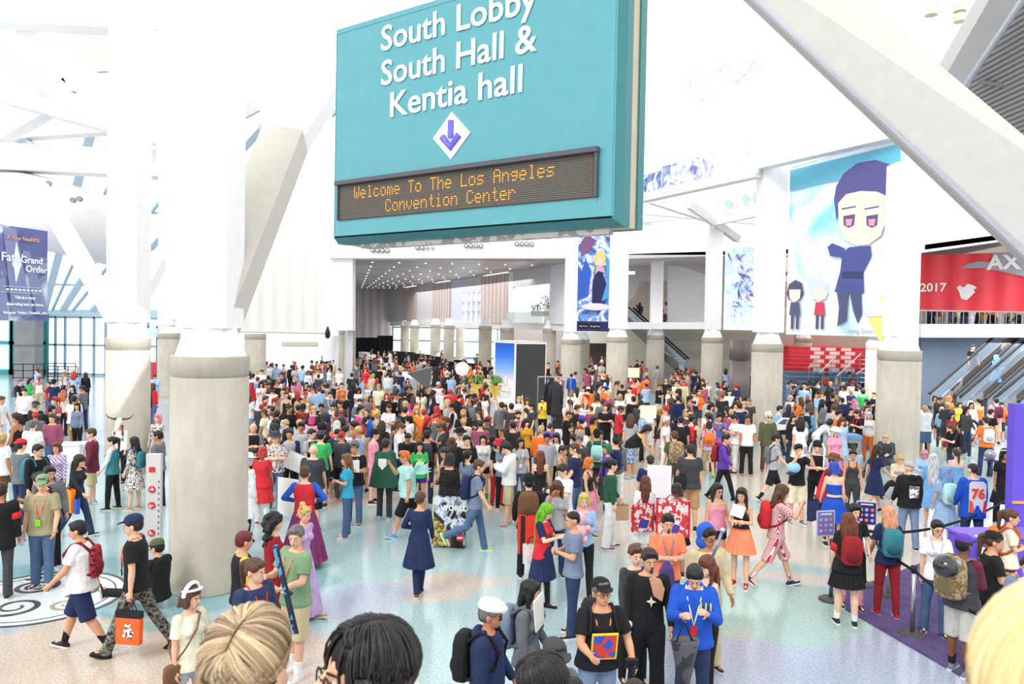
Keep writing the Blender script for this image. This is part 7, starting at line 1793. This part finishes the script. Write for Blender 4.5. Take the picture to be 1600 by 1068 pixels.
# ---------------------------------------------------------------- carried things
def thing(name, loc, rz=0, label='', cat=''): return empty(name, loc, rz, label=label, cat=cat)
def tote(loc, rz, w_, h_, c, label, hc=(40, 40, 44), t=.08, hl=.16, top=None):
    r_ = thing('tote_bag', loc, rz, label, 'bag'); mb = MB(); z1 = -hl; z0 = -hl - h_
    vs = [(-w_ / 2 * a, -t / 2 * b, z) for z, a, b in ((z0, .94, 1), (z0, -.94, 1), (z0, -.94, -1), (z0, .94, -1), (z1, 1, 1), (z1, -1, 1), (z1, -1, -1), (z1, 1, -1))]
    mb.add(vs, [(0, 1, 2, 3), (4, 5, 1, 0), (5, 6, 2, 1), (6, 7, 3, 2), (7, 4, 0, 3)]); mb.build('bag_body', c, r_)
    if top: MB().box((0, 0, z1 - .04), (w_ * 1.01, t * 1.03, .08)).build('top_band', top, r_)
    for s in (-1, 1): MB().tube([(-w_ * .22, s * t / 2, z1), (-w_ * .12, 0, -.02), (0, 0, 0), (w_ * .12, 0, -.02), (w_ * .22, s * t / 2, z1)], .008, 6).build('handle', mat(hc, .7), r_)
    return r_, z0, z1
ORB = mat((244, 104, 52), .8, 'cloth')
d = find('camouflage trousers and navy'); p = hand(d, 1)
r_, z0, z1 = tote(p, R(-8), .34, .42, ORB, 'orange and black tote bag with a white drawing carried by the camouflage-trousered man', top=mat((36, 34, 38), .8))
MB().slab([(-.07, -.044, z0 + .10), (.06, -.044, z0 + .08), (.09, -.044, z0 + .18), (.03, -.044, z0 + .22), (.05, -.044, z0 + .28), (-.03, -.044, z0 + .27), (-.05, -.044, z0 + .19)], (0, .003, 0)).build('drawing', mat((234, 222, 210), .8, 'blotch', scale=26, rgb2=(70, 60, 60)), r_)
d = find('olive t-shirt and green cap'); p = hand(d, -1); r_ = thing('water_bottle', p - Vector((0, .03, .12)), 0, 'clear water bottle held by the green-capped man in olive t-shirt', 'bottle'); MB().lathe([(.032, 0), (.034, .02), (.034, .14), (.014, .18), (.014, .2)], n=16).build('bottle_body', mat((220, 232, 240), .1, 'glass', alpha=.6), r_, True); MB().lathe([(.016, .2), (.016, .22)], n=12).build('bottle_cap', mat((80, 130, 200)), r_)
d = find('black tee') if False else [x for x in PEOPLE if x['x'] == 56 and x['y'] == 738][0]; p = hand(d, 1); tote(p + Vector((-.05, -.1, 0)), R(20), .36, .42, mat((120, 150, 214), .8, 'blotch', scale=14, rgb2=(206, 214, 236)), 'blue and white printed bag hanging behind the green-capped man')
d = find('waist-length dark hair'); p = hand(d, -1, .05); tote(W(d, (-.22, -.02, 1.18)), d['rz'] + R(60), .32, .46, mat((250, 136, 40), .8, 'cloth'), 'bright orange bag on the arm of the person with waist-length hair', hl=.12)
tote(W(d, (-.24, -.16, .98)), d['rz'] + R(60), .26, .3, mat((70, 90, 190), .8, 'cloth'), 'blue bag swinging beside the orange bag', hl=.1)
d = find('sage t-shirt'); a = hand(d, 1, .08); b2 = hand(d, -1, .08); p0 = P(430, 852, d['pos'].y - .5); p1 = P(462, 988, d['pos'].y - .45); c = (p0 + p1) / 2
r_ = thing('long_prop', c, 0, 'long blue and dark prop rifle held upright by the man in sage t-shirt', 'prop'); MB().beam(p0 - c, p1 - c, .045, .07, (0, 1, 0)).build('body', mat((92, 158, 206), .6, 'blotch', scale=9, rgb2=(52, 60, 80)), r_); q_ = (p1 - p0).normalized()
MB().beam(p0 - c + Vector((.03, -.02, 0)), p1 - c + Vector((.03, -.02, 0)), .02, .03, (0, 1, 0)).build('dark_rail', mat((44, 48, 60)), r_)
MB().beam((0, -.02, 0), Vector((.09, -.02, -.05)), .03, .04, (0, 1, 0)).build('grip', mat((44, 48, 60)), r_)
# crossbody bags
def pouch(d, q, w_, h_, m, label, strap=True, sd=1):
    r_ = thing('shoulder_bag', W(d, q), d['rz'], label, 'bag'); s = Sol(); s.loft([((0, 0, -h_ / 2), w_ * .36, .03), ((0, 0, -h_ * .42), w_ * .47, .045), ((0, 0, 0), w_ * .5, .05), ((0, 0, h_ * .42), w_ * .47, .042), ((0, 0, h_ / 2), w_ * .38, .02)], 16); s.build('bag_body', m, r_, True)
    MB().box((0, -.05, h_ * .2), (w_ * .8, .012, h_ * .4)).build('flap', m, r_)
    if strap: q = Vector(q); k = d['sc']; F_ = d['F']; MB().tube([(Vector(v) - q) * k for v in (q + Vector((0, 0, h_ / 2)), (q.x * .75, -.145, 1.15), (q.x * .1, -.155, 1.32), (-q.x * .35, -.09, 1.455), (-q.x * .38, .06, 1.46), (q.x * .1, .15, 1.3), (q.x * .8, .13, 1.1), q + Vector((0, .02, h_ / 2)))], .010, 6).build('strap', m, r_)
    return r_
d = find('white ruffled headband'); pouch(d, (-.2, -.02, .86), .26, .22, mat((122, 84, 60), .5), 'brown leather crossbody bag of the girl with ruffled headband')
rr = random.Random(2); mb = Sol(); H_ = d['F'].hd
for k in range(26): a = R(-100 + 200 * k / 25); mb.ell(H_((.1 * math.sin(a), .01 - .03 * math.cos(a) * .2, 1.66 + .1 * math.cos(a))), (.022, .03, .02), None, 8, 6)
o = mb.build('ruffle', mat((244, 244, 244), .9), d['root'], True)
d = find('tall man in charcoal'); pouch(d, (.2, .14, .98), .30, .30, mat((30, 30, 32), .7), 'black shoulder bag on the back of the tall man in charcoal t-shirt')
d = find('turquoise t-shirt'); pouch(d, (-.02, -.2, 1.0), .26, .28, mat((60, 62, 68), .7), 'dark grey sling bag of the person in turquoise t-shirt'); r_ = thing('camera', hand(d, 1, .12), d['rz'], 'black camera held by the person in turquoise t-shirt', 'camera'); MB().box((0, 0, 0), (.13, .06, .08)).build('camera_body', DARK, r_); MB().tube([(0, -.03, 0), (0, -.09, 0)], .03, 14).build('lens', BLACKM, r_)
# phones and cameras in the hands of people looking down
n = 0
for d in PEOPLE:
    if d['pose'] == 'ph' and d['det'] > 0:
        a, b2 = hand(d, 1, .1), hand(d, -1, .1); c = (a + b2) / 2 + Vector((0, 0, .03)); r_ = MB().box((0, 0, 0), (.075, .012, .15), Matrix.Rotation(R(-40), 3, 'X')).build('phone', mat((30, 32, 38), .2), None, loc=c); r_.rotation_euler = (0, 0, d['rz'])
        lab = d['label'].split(); tag(r_, ' '.join(('dark phone in the hands of the ' + d['label']).split()[:16]), 'phone')
# huge printed bag
d = find('huge printed bag'); c = P(704, 770, d['pos'].y - .42); r_, z0, z1 = tote(Vector((c.x, c.y, W(d, (0, 0, 1.12)).z)), R(-6), .66, .98, mat((44, 44, 48), .7, 'poster', scale=2.2, rgb2=(28, 28, 30)), 'huge black bag with golden print and white letters held by the lace-top person', hl=.14, t=.14)
MB().slab([(-.32, -.075, z0 + .02), (-.02, -.075, z0 + .02), (.04, -.075, z0 + .2), (-.1, -.075, z0 + .42), (-.32, -.075, z0 + .62)], (0, .003, 0)).build('golden_print', mat((196, 170, 90), .7, 'blotch', scale=16, rgb2=(110, 100, 50)), r_)
text('lettering', 'WORLD', .15, WT, r_, Matrix.Translation((.1, -.08, z1 - .25)) @ UPRIGHT, 'CENTER', .004); o = MB().box((.22, -.075, z0 + .2), (.13, .01, .13)).build('red_logo', mat((214, 40, 50)), r_); text('lettering', 'LEGO', .05, WT, o, Matrix.Translation((.22, -.085, z0 + .185)) @ UPRIGHT, 'CENTER', .002)
MB().box((-.33, 0, z0 + .49), (.02, .15, .96)).build('side_gusset', mat((206, 222, 170), .7), r_)
# big red-white shoulder bags
for lab_, dx, lb in (('long reddish-brown hair', -.05, 'red and white illustrated bag on the back of the red-haired person in white'), (None, -.25, 'large red and white illustrated bag beside the black-skirted person')):
    d = [x for x in PEOPLE if (x['x'], x['y']) == ((1009, 742) if lab_ else (1057, 753))][0]
    c = W(d, (dx * -1, .24, 1.34)) if lab_ else P(1052, 772, d['pos'].y - .5); r_, z0, z1 = tote(c, R(14 if lab_ else -6), .42 if lab_ else .56, .5 if lab_ else .62, mat((240, 226, 226), .6, 'blotch', scale=13, rgb2=(216, 62, 70)), lb, (190, 30, 40), hl=.1)
    for x in (-1, 1): MB().box((x * (.20 if lab_ else .27), -.045, (z0 + z1) / 2), (.035, .01, z1 - z0)).build('red_edge', mat((206, 40, 50)), r_)
    MB().slab([(-.1, -.045, z0 + .08), (.08, -.045, z0 + .06), (.12, -.045, z0 + .2), (-.05, -.045, z0 + .24)], (0, .003, 0)).build('print_shape', mat((90, 70, 160), .7), r_)
# lime hair person: white drawstring bag and red shopper
d = find('lime green hair'); tote(W(d, (.05, .24, 1.15)), R(0), .28, .30, mat((236, 226, 224), .8, 'cloth'), 'white drawstring bag slung on the lime-haired person', hl=.12)
c = P(833, 800, d['pos'].y + .45); r_, z0, z1 = tote(c, R(-4), .5, .62, mat((226, 60, 48), .7), 'red shopper with a dark lettered strip behind the lime-haired person', hl=.05); MB().box((-.16, -.045, (z0 + z1) / 2), (.07, .01, z1 - z0)).build('dark_strip', mat((50, 30, 34)), r_)
# paper bag
d = find('paper bag'); tote(hand(d, 1), R(10), .30, .30, mat((206, 168, 130), .8), 'brown paper bag held by the person in green tunic', (190, 150, 110), t=.14, hl=.08)
# plush
d = find('pale blue blazer'); c = (hand(d, 1, .1) + hand(d, -1, .1)) / 2 + Vector((-.1, -.12, .02)); r_ = thing('plush_toy', c, R(20), 'pink plush toy held between the yellow-wigged person and their friend', 'toy'); PK = mat((240, 186, 196), .95, 'cloth')
MB().ball((0, 0, 0), .11, 16, 10, (1, .9, 1.1)).build('torso', PK, r_, True); MB().ball((0, 0, .19), .10, 16, 10).build('head', PK, r_, True)
for x in (-1, 1): MB().ball((x * .12, -.02, .04), .045, 10, 8, (1.3, 1, 1)).build('arm', PK, r_, True); MB().ball((x * .07, -.04, -.13), .05, 10, 8, (1, 1, 1.3)).build('leg', PK, r_, True); MB().ball((x * .08, 0, .27), .035, 10, 8).build('ear', PK, r_, True)
# white board on easel, signs and cards
def board(px, py, Y, w_, h_, rz, lab, m=None, leg=False, tilt=0):
    p = P(px, py, Y); r_ = thing('display_board' if leg else 'card', p, R(rz), lab, 'board' if leg else 'card'); o = MB().box((0, 0, 0), (w_, .015, h_), Matrix.Rotation(R(tilt), 3, 'Y')).build('panel' if leg else 'sheet', m or WT, r_)
    if leg:
        for x, y in ((-w_ * .35, .06), (w_ * .35, .06), (0, .35)): MB().tube([(x, y, -p.z), (x * .4, .04, h_ * .35)], .014, 6).build('leg', mat((130, 126, 122), .4), r_)
    return r_
board(450, 778, 17.2, .62, .9, -28, 'large white board on an easel before the striped-skirt person', mat((232, 230, 228)), True)
board(1030, 752, 15.5, .48, .66, -6, 'white easel board with red trim beside the person in navy jersey', mat((244, 240, 244), .6), True)
d = find('navy-sleeved'); board(463, 722, d['pos'].y - .35, .5, .42, 15, 'white board held by the person in navy-sleeved top', tilt=25)
d = find('holding a white card'); board(552, 728, d['pos'].y - .3, .26, .26, 0, 'white card with a small red figure held by the beanie-wearing person', mat((240, 238, 238)))
d = find('white papers'); board(842, 956, d['pos'].y - .22, .2, .34, 62, 'white papers held by the long-haired person in grey cardigan', mat((232, 232, 226)), tilt=-12)
d = find('holding papers'); board(1153, 798, d['pos'].y - .26, .22, .2, 0, 'white papers held by the person in coral orange skirt', tilt=18)
board(990, 582, 40, .6, .5, 0, 'pale yellow sign held up in the crowd before the stair wall', mat((244, 246, 200)))
board(1013, 643, 24, .5, .4, 0, 'small white sign behind the ginger-haired person in white dress', mat((244, 246, 220)))
d = find('purple garment'); c = hand(d, 1, .1) + Vector((-.05, -.1, -.28)); r_ = thing('garment', c, 0, 'purple garment draped from the hands of the goateed man in orange', 'clothes'); s = Sol(); s.loft([((0, 0, -.32), .10, .04), ((0, 0, -.1), .13, .06), ((0, 0, .15), .10, .05), ((0, 0, .28), .04, .03)], 14); s.build('folded_cloth', mat((88, 70, 128), .85, 'cloth'), r_, True)
# car cut-out
d = find('cardboard car'); c = P(1231, 664, d['pos'].y - .45); r_ = thing('cardboard_car', c, R(-4), 'white and black cardboard cut-out car carried under the arm', 'prop'); k = d['pos'].y / F
def cp(x, y): return ((x - 1231) * k, 0, -(y - 664) * k)
MB().slab([cp(1211, 672), cp(1212, 664), cp(1222, 653), cp(1246, 653), cp(1254, 661), cp(1262, 664), cp(1262, 674), cp(1240, 678), cp(1214, 679)], (0, .1, 0)).build('car_body', mat((232, 232, 234)), r_)
MB().slab([cp(1211, 673), cp(1262, 667), cp(1262, 674), cp(1240, 678), cp(1214, 679)], (0, -.01, 0)).build('black_lower', DARK, r_)
for q in ([cp(1216, 662), cp(1224, 655), cp(1230, 655), cp(1227, 663)], [cp(1231, 655), cp(1245, 655), cp(1250, 661), cp(1229, 663)]): MB().slab(q, (0, -.01, 0)).build('window_cutout', mat((90, 96, 104)), r_)
for x, y in ((1217, 676), (1252, 673)): cc = Vector(cp(x, y)); MB().tube([cc + Vector((0, .1, 0)), cc + Vector((0, -.02, 0))], .075, 16).build('wheel', mat((60, 60, 64)), r_)
# ring prop, balloon wand
d = find('huge dark ring'); c = P(1511, 672, d['pos'].y - .6); r_ = thing('ring_prop', c, R(10), 'huge dark red crescent ring prop held before the white-hooded person', 'prop')
MB().tube([(.55 * math.cos(a), 0, .42 * math.sin(a)) for a in [R(-70 + 270 * i / 28) for i in range(29)]], .065, 8, .05).build('ring', mat((96, 52, 64), .6, 'blotch', scale=5, rgb2=(60, 36, 44)), r_, True)
d = find('balloon wand'); c = P(1547, 710, d['pos'].y - .2); r_ = thing('balloon_wand', c, 0, 'silver ball on a dark wand with violet petals, held at the right', 'prop'); MB().ball((0, 0, 0), .12, 18, 12).build('silver_ball', mat((160, 160, 168), .3, metal=.5), r_, True)
MB().tube([(0, 0, -.1), (-.04, 0, -.5)], .025, 8).build('handle', DARK, r_); mb = MB()
for k in range(8): a = k * .785; mb.quad([(0, 0, -.12), (.16 * math.cos(a) - .04 * math.sin(a), .16 * math.sin(a), -.16), (.22 * math.cos(a), .22 * math.sin(a), -.12), (.16 * math.cos(a) + .04 * math.sin(a), .16 * math.sin(a), -.16)])
mb.build('petals', mat((90, 50, 160)), r_)
# helmet on the camouflage backpack
d = find('stone cargo'); c = W(d, (-.02, .40, 1.24)); r_ = thing('helmet', P(1478, 884, d['pos'].y - .45), d['rz'], 'glossy black motorcycle helmet strapped to the camouflage backpack', 'helmet'); MB().ball((0, 0, 0), .145, 22, 14, (1, 1, .95)).build('shell', mat((34, 35, 38), .12, spec=.8), r_, True); MB().ball((-.06, -.09, .05), .08, 14, 8, (1, .6, .5)).build('visor', mat((150, 160, 172), .1, spec=.8), r_, True)
# belts, prints, emblems as parts of their people
def chest_text(d, body, sz, m, x=0, z=1.28, sg=-1, y=None, bold=.004, nm='lettering'):
    y = y if y is not None else .185 * (.5 + .5 * d['build']); F_ = d['F']
    t = text(nm, body, sz, m, d['root'], Matrix.Rotation(R(180) if sg > 0 else 0, 4, 'Z') @ Matrix.Translation((x, -y, z)) @ UPRIGHT, 'CENTER', bold)
    for v in t.data.vertices: v.co = F_.up(v.co)
    return t
d = find('marked 76'); 
F_ = d['F']
def back_panel(d, nm, pts, m, y=.175, sg=1):
    vs = [d['F'].up((x, sg * y, z)) for x, z in pts] + [d['F'].up((x, sg * (y - .02), z)) for x, z in pts]; n = len(pts)
    return mobj(nm, (vs, [tuple(range(n)), tuple(range(2 * n - 1, n - 1, -1))] + [(i, (i + 1) % n, (i + 1) % n + n, i + n) for i in range(n)]), m, d['root'])
back_panel(d, 'white_panel', [(-.15, .86), (.15, .86), (.15, 1.38), (.1, 1.43), (-.1, 1.43), (-.15, 1.38)], mat((240, 238, 236)), .168); back_panel(d, 'orange_panel', [(.06, .86), (.15, .86), (.15, 1.1), (.09, 1.05)], mat((240, 110, 60)), .174); back_panel(d, 'orange_panel', [(-.15, .86), (-.09, .86), (-.11, 1.06), (-.15, 1.1)], mat((220, 60, 70)), .174)
chest_text(d, '76', .24, mat((240, 92, 40)), 0, 1.13, 1, .18, .01)
d = find('royal blue hoodie'); chest_text(d, '111', .10, mat((244, 214, 60)), .12, 1.28, -1, .165, .003)
d = find('leaning forward'); back_panel(d, 'chest_print', [(-.12, 1.03), (.12, 1.03), (.12, 1.30), (-.12, 1.30)], mat((60, 90, 200), .7, 'blotch', scale=12, rgb2=(220, 70, 60)), .212, -1)
for x0, z0_, x1, z1_ in ((-.13, 1.02, -.115, 1.31), (.115, 1.02, .13, 1.31), (-.13, 1.015, .13, 1.03), (-.13, 1.30, .13, 1.315)): back_panel(d, 'print_border', [(x0, z0_), (x1, z0_), (x1, z1_), (x0, z1_)], mat((244, 210, 60)), .217, -1)
r_ = thing('camera', hand(d, 1, .1) + Vector((-.05, .0, .08)), 0, 'black camera with red straps hanging at the hip of the leaning man', 'camera'); MB().box((0, 0, 0), (.13, .06, .085)).build('camera_body', DARK, r_); MB().tube([(0, -.02, -.02), (.0, -.05, -.1)], .034, 16).build('lens', BLACKM, r_)
d = find('one-shouldered robe')
st = [(0, .05), (.012, .012), (.05, 0), (.012, -.012), (0, -.05), (-.012, -.012), (-.05, 0), (-.012, .012)]
back_panel(d, 'star_emblem', [(.02 + x, 1.2 + z * 1.2) for x, z in st], mat((238, 226, 190)), .165, -1)
back_panel(d, 'bare_chest', [(-.005, 1.45), (.045, 1.26), (.14, 1.2), (.165, 1.34), (.12, 1.44), (.05, 1.47)], mat(SKINS[2], .5, 'skin'), .142, -1)
s = Sol(); s.loft([((0, .008, .99), .180, .136), ((0, .008, 1.03), .180, .136)], 24, d['F'].up); s.build('blue_sash', mat((60, 70, 150), .8, 'cloth'), d['root'], True)
r_ = thing('hip_flask', W(d, (-.24, -.08, .84)), 0, 'white round flask hanging from the belt of the robed man', 'flask'); MB().ball((0, 0, 0), .06, 14, 10).build('lower_bulb', WT, r_, True); MB().ball((.03, 0, .09), .045, 14, 10).build('upper_bulb', WT, r_, True)
d = find('black-haired man in royal'); r_ = thing('rolled_bag', P(1070, 1030, d['pos'].y - .5), R(15), 'black and grey rolled poster bag hanging from the blue-hooded man', 'bag'); MB().lathe([(.05, -.32), (.16, .2), (.16, .22), (.145, .2)], n=20, sy=.6).build('cone_body', mat((54, 54, 58), .3, 'blotch', scale=7, rgb2=(90, 90, 94)), r_, True); MB().tube([(-.1, 0, .2), (-.02, 0, .42), (.08, 0, .2)], .01, 6).build('handle', DARK, r_)
d = find('staff over the shoulder'); a, b2 = P(1114, 868, d['pos'].y - .35), P(1129, 828, d['pos'].y - .25); c = (a + b2) / 2; r_ = thing('staff', c, 0, 'grey metal staff leaning over the shoulder of the blue-hooded person', 'prop'); MB().tube([a - c, b2 - c], .02, 10).build('shaft', mat((140, 146, 156), .3, metal=.6), r_, True); MB().ball(b2 - c, .035, 12, 8).build('tip', mat((190, 194, 200), .3, metal=.6), r_, True)
# striding striped person's dark gift bag, sock-headed mask, horned mask
d = find('red and white striped'); tote(hand(d, -1, .1) + Vector((.12, -.1, .12)), R(40), .26, .34, mat((40, 52, 84), .7), 'dark navy gift bag carried by the red and white striped person', hl=.1)
d = find('alien mask'); m = mat((206, 208, 190), .7, 'blotch', scale=14, rgb2=(170, 172, 150)); s = Sol(); s.ell((0, 0, 1.67), (.12, .12, .14), d['F'].hd); s.ell((0, -.06, 1.58), (.08, .08, .09), d['F'].hd); o = s.build('alien_mask', m, d['root'], True)
for x in (-1, 1): Sol().ell((x * .045, -.118, 1.64), (.03, .012, .022), d['F'].hd, 10, 7).build('mask_eye', mat((20, 20, 20), .2), o, True)
d = find('horned animal mask') if any('horned animal mask' in x['label'] for x in PEOPLE) else find('white horned'); s = Sol(); H_ = d['F'].hd; s.ell((0, -.02, 1.68), (.085, .10, .11), H_); s.cap(H_((0, -.08, 1.66)), H_((0, -.22, 1.52)), .07, .05, 12); s.build('animal_mask', mat((244, 240, 232), .7), d['root'], True)
for x in (-1, 1):
    MB().tube([H_((x * .08, 0, 1.75)), H_((x * .2, 0, 1.76)), H_((x * .3, 0, 1.80)), H_((x * .36, 0, 1.88))], .035, 8, .008).build('horn', mat((90, 78, 60), .6), d['root'], True); MB().tube([H_((x * .09, -.05, 1.6)), H_((x * .11, -.11, 1.4)), H_((x * .1, -.12, 1.2))], .035, 8, .012).build('braid', mat((150, 60, 40), .6, 'hair'), d['root'], True)
# flower in the lilac-gown person's hair, blue flower
d = find('long lilac gown'); s = Sol()
for q in ((.07, -.02, 1.72), (-.07, .02, 1.71), (.0, .09, 1.70), (.08, .06, 1.62), (-.08, .05, 1.60)): s.ell(d['F'].hd(q), (.026, .026, .022), None, 8, 6)
o = s.build('hair_flower', mat((244, 110, 70)), d['root'], True)
d = find('black and white tasselled hat'); H_ = d['F'].hd
for x in (-1, 1): MB().tube([H_((x * .1, -.02, 1.72)), H_((x * .15, -.04, 1.6)), d['F'].up((x * .15, -.12, 1.35)), d['F'].up((x * .14, -.15, 1.15))], .022, 8, .018).build('tassel', WT, d['root'], True)
# mint wing person etc. keep their own parts; light blue helmet of the phone holder
d = find('holding up a phone'); r_ = thing('phone', (hand(d, 1, .1) + hand(d, -1, .1)) / 2 + Vector((0, -.04, .04)), 0, 'grey phone raised by the person in cream shorts', 'phone'); MB().box((0, 0, 0), (.08, .012, .16)).build('phone_case', mat((150, 160, 170), .3), r_)
r_ = thing('ball_hat', P(1240, 730, d['pos'].y - .25), 0, 'pale blue round plush hat with a dark brim under the phone holder\'s arm', 'hat'); MB().ball((0, 0, 0), .15, 16, 10, (1, .9, .85)).build('crown', mat((150, 206, 236), .9), r_, True); MB().ball((-.06, -.02, -.13), .1, 12, 8, (1.1, .9, .35)).build('brim', mat((50, 60, 84)), r_, True)
d = find('walking with a camera'); r_ = thing('camera', (hand(d, 1, .1) + hand(d, -1, .1)) / 2, 0, 'black compact camera in the hands of the person in black leggings', 'camera'); MB().box((0, 0, 0), (.12, .06, .08)).build('camera_body', DARK, r_); MB().tube([(0, -.03, 0), (0, -.07, 0)], .028, 12).build('lens', BLACKM, r_)
def band(d, sd, a, b_, r_, c, nm='armband'):
    sh, e, w_, h_ = d['F'].arms[sd]; Sol().cap(sh + (e - sh) * a, sh + (e - sh) * b_, r_, r_ * .95, 14, True).build(nm, cmat(c), d['root'], True)
d = find('red armband'); band(d, -1, .45, .8, .083, 'red'); band(d, 1, .45, .8, .083, 'red')
d = find('pleated skirt with dark red'); band(d, 1, .5, .95, .078, 'red'); band(d, -1, .5, .95, .078, 'red')
d = find('red sash'); Sol().loft([((0, .008, .98), .20, .15), ((0, .008, 1.08), .19, .145)], 22, d['F'].up).build('sash', cmat('red'), d['root'], True)
d = find('hooded cape'); back_panel(d, 'pale_crest', [(-.09, 1.34), (-.09, 1.2), (0, 1.1), (.09, 1.2), (.09, 1.34)], WT, .25)
d = find('black hoodie with white'); back_panel(d, 'white_back_print', [(-.09, 1.06), (.08, 1.05), (.09, 1.3), (-.1, 1.28)], mat((236, 236, 236), .8, 'blotch', scale=16, rgb2=(120, 120, 120)), .20)
# ================================================================= FAR CROWD (beyond the 300 nearest): one uncounted mass
tmpl = []
QUEUE.clear(); rc = random.Random(11)
for sx, po, tk, bk, hk in (('m', 'st', 'ts', 'je', 's'), ('f', 'sa', 'ls', 'lg', 'l'), ('m', 'ph', 'hd', 'sh', 's'), ('f', 'st', 'tk', 'je', 'p'), ('m', 'cr', 'ts', 'sh', 'z'), ('f', 'wk', 'dr', 'x', 'x'), ('m', 'sb', 'ls', 'je', 'a')):
    F_ = Fig(sx, 1.05, POSES[po]); ks = []
    def q_(nm, s): want(('far', sx, po, nm), s, .03, 1); ks.append(('far', sx, po, nm))
    q_('body', body_solid(F_, 0))
    if tk == 'dr': s = top_solid(F_, 'ts'); bell(s, F_, 1.04, .5, .14, .27, 8); q_('top', s)
    else: q_('top', top_solid(F_, tk))
    q_('bot', bottom_solid(F_, bk) if bk != 'x' else Sol().ell((0, 0, .9), (.1, .1, .1))); q_('hair', hair_solid(F_, hk)); tmpl.append(ks)
bake()
tm = []
for ks in tmpl:
    L_ = []
    for k in ks:
        me = BAKED[k]; v = np.zeros(len(me.vertices) * 3); me.vertices.foreach_get('co', v); fs = [tuple(p.vertices) for p in me.polygons]; L_.append((v.reshape(-1, 3), fs))
    tm.append(L_)
fm_ = [mat(SKINS[1], .5, 'skin'), mat(SKINS[3], .5, 'skin')]; f_top = [cmat(c) for c in ('white', 'black', 'grey', 'red', 'navy', 'lblue', 'orange', 'white', 'char', 'plum', 'black', 'slate', 'cream', 'blk2', 'blk2', 'lgrey')]; f_bot = [cmat(c) for c in ('black', 'djean', 'jean', 'khaki', 'char')]; f_hair = [cmat(c, 'hair') for c in ('blk', 'dbr', 'brn', 'blk', 'bld', 'red')]
allm = fm_ + f_top + f_bot + f_hair
V = []; Fc = []; MI = []; base = 0; FAR = []
fz = [(470, 530, 563, 572, 12, 0), (555, 770, 561, 575, 70, 0), (560, 640, 548, 560, 18, 0), (655, 700, 546, 562, 16, 0), (740, 766, 550, 565, 10, 0), (856, 880, 560, 575, 8, 0), (912, 952, 546, 590, 46, 0), (984, 1014, 560, 590, 18, 0), (1044, 1102, 560, 592, 44, 0), (1134, 1180, 560, 590, 16, 0), (1232, 1392, 583, 606, 44, 0), (1442, 1600, 592, 612, 34, 0), (372, 470, 563, 573, 16, 0), (200, 245, 575, 600, 8, 0), (372, 560, 576, 650, 70, 0), (560, 765, 578, 660, 80, 0), (856, 1000, 580, 650, 34, 0), (1000, 1180, 592, 650, 40, 0), (1232, 1390, 606, 655, 26, 0), (1442, 1600, 612, 640, 14, 0), (0, 140, 580, 650, 12, 0), (372, 640, 650, 690, 30, 0), (640, 1000, 660, 700, 24, 0), (1452, 1600, 470, 490, 26, 4.4), (990, 1045, 487, 494, 9, 4.6)]
for x0, x1, y0, y1, n, zb in fz:
    for k in range(n):
        px = rc.uniform(x0, x1); py = rc.uniform(y0, y1); h = rc.uniform(1.55, 1.82)
        if zb: Yd = rc.uniform(36, 44) if px > 1400 else 60; q = P(px, py, Yd); pos = Vector((q.x, Yd, zb)); 
        else:
            q = PH(px, py, h); pos = Vector((q.x, q.y, 0))
            if q.y > 98 or q.y < 14: continue
            if px > 1030 and px < 1180 and q.y > 55: pos = Vector((P(px, py, rc.uniform(48, 55)).x, rc.uniform(48, 55), 0))
            if px > 1400 and q.y > 32.5: continue
            if 1230 < px < 1392 and q.y > 43: pos.y = rc.uniform(38, 43); pos.x = P(px, py, pos.y).x
            if any(math.hypot(pos.x - c[0], pos.y - c[1]) < c[2] + .3 for c in CIRC): continue
            if any(math.hypot(pos.x - e[0], pos.y - e[1]) < .42 for e in FAR): continue
            if any(math.hypot(pos.x - e['pos'].x, pos.y - e['pos'].y) < .5 for e in PEOPLE): continue
        FAR.append(pos); a = rc.choice([0, 180, 90, -90, 20, 160, -150]) ; ca, sa = math.cos(R(a)), math.sin(R(a)); s_ = h / 1.72
        mi = [rc.choice([0, 0, 1]), 2 + rc.randrange(16), 18 + rc.randrange(5), 23 + rc.randrange(6)]
        for (v, fs), m_ in zip(rc.choice(tm), mi):
            w_ = v * s_; w2 = np.stack([w_[:, 0] * ca - w_[:, 1] * sa + pos.x, w_[:, 0] * sa + w_[:, 1] * ca + pos.y, w_[:, 2] + pos.z], 1)
            V.append(w2); Fc += [tuple(i + base for i in f) for f in fs]; MI += [m_] * len(fs); base += len(v)
me = bpy.data.meshes.new('distant_crowd'); me.from_pydata(np.concatenate(V).tolist(), [], Fc)
for m in allm: me.materials.append(m)
me.polygons.foreach_set('material_index', MI); me.polygons.foreach_set('use_smooth', [True] * len(MI))
tag(link(bpy.data.objects.new('distant_crowd', me)), 'dense far-off crowd of tiny people filling the hall and balcony in the distance', 'crowd', kind='stuff')
def trim(t):
    w_ = t.split()[:16]
    while w_ and w_[-1].strip(',').lower() in ('with', 'and', 'in', 'a', 'the', 'of', 'seen', 'facing', 'from', 'on', 'at', 'to', 'by', 'his', 'dark', 'blue', 'black', 'short', 'long'): w_.pop()
    return ' '.join(w_).rstrip(',')
for o in bpy.data.objects:
    if o.parent is None and o.get('label'): o['label'] = trim(o['label'])
for me in [m for m in bpy.data.meshes if m.users == 0]: bpy.data.meshes.remove(me)
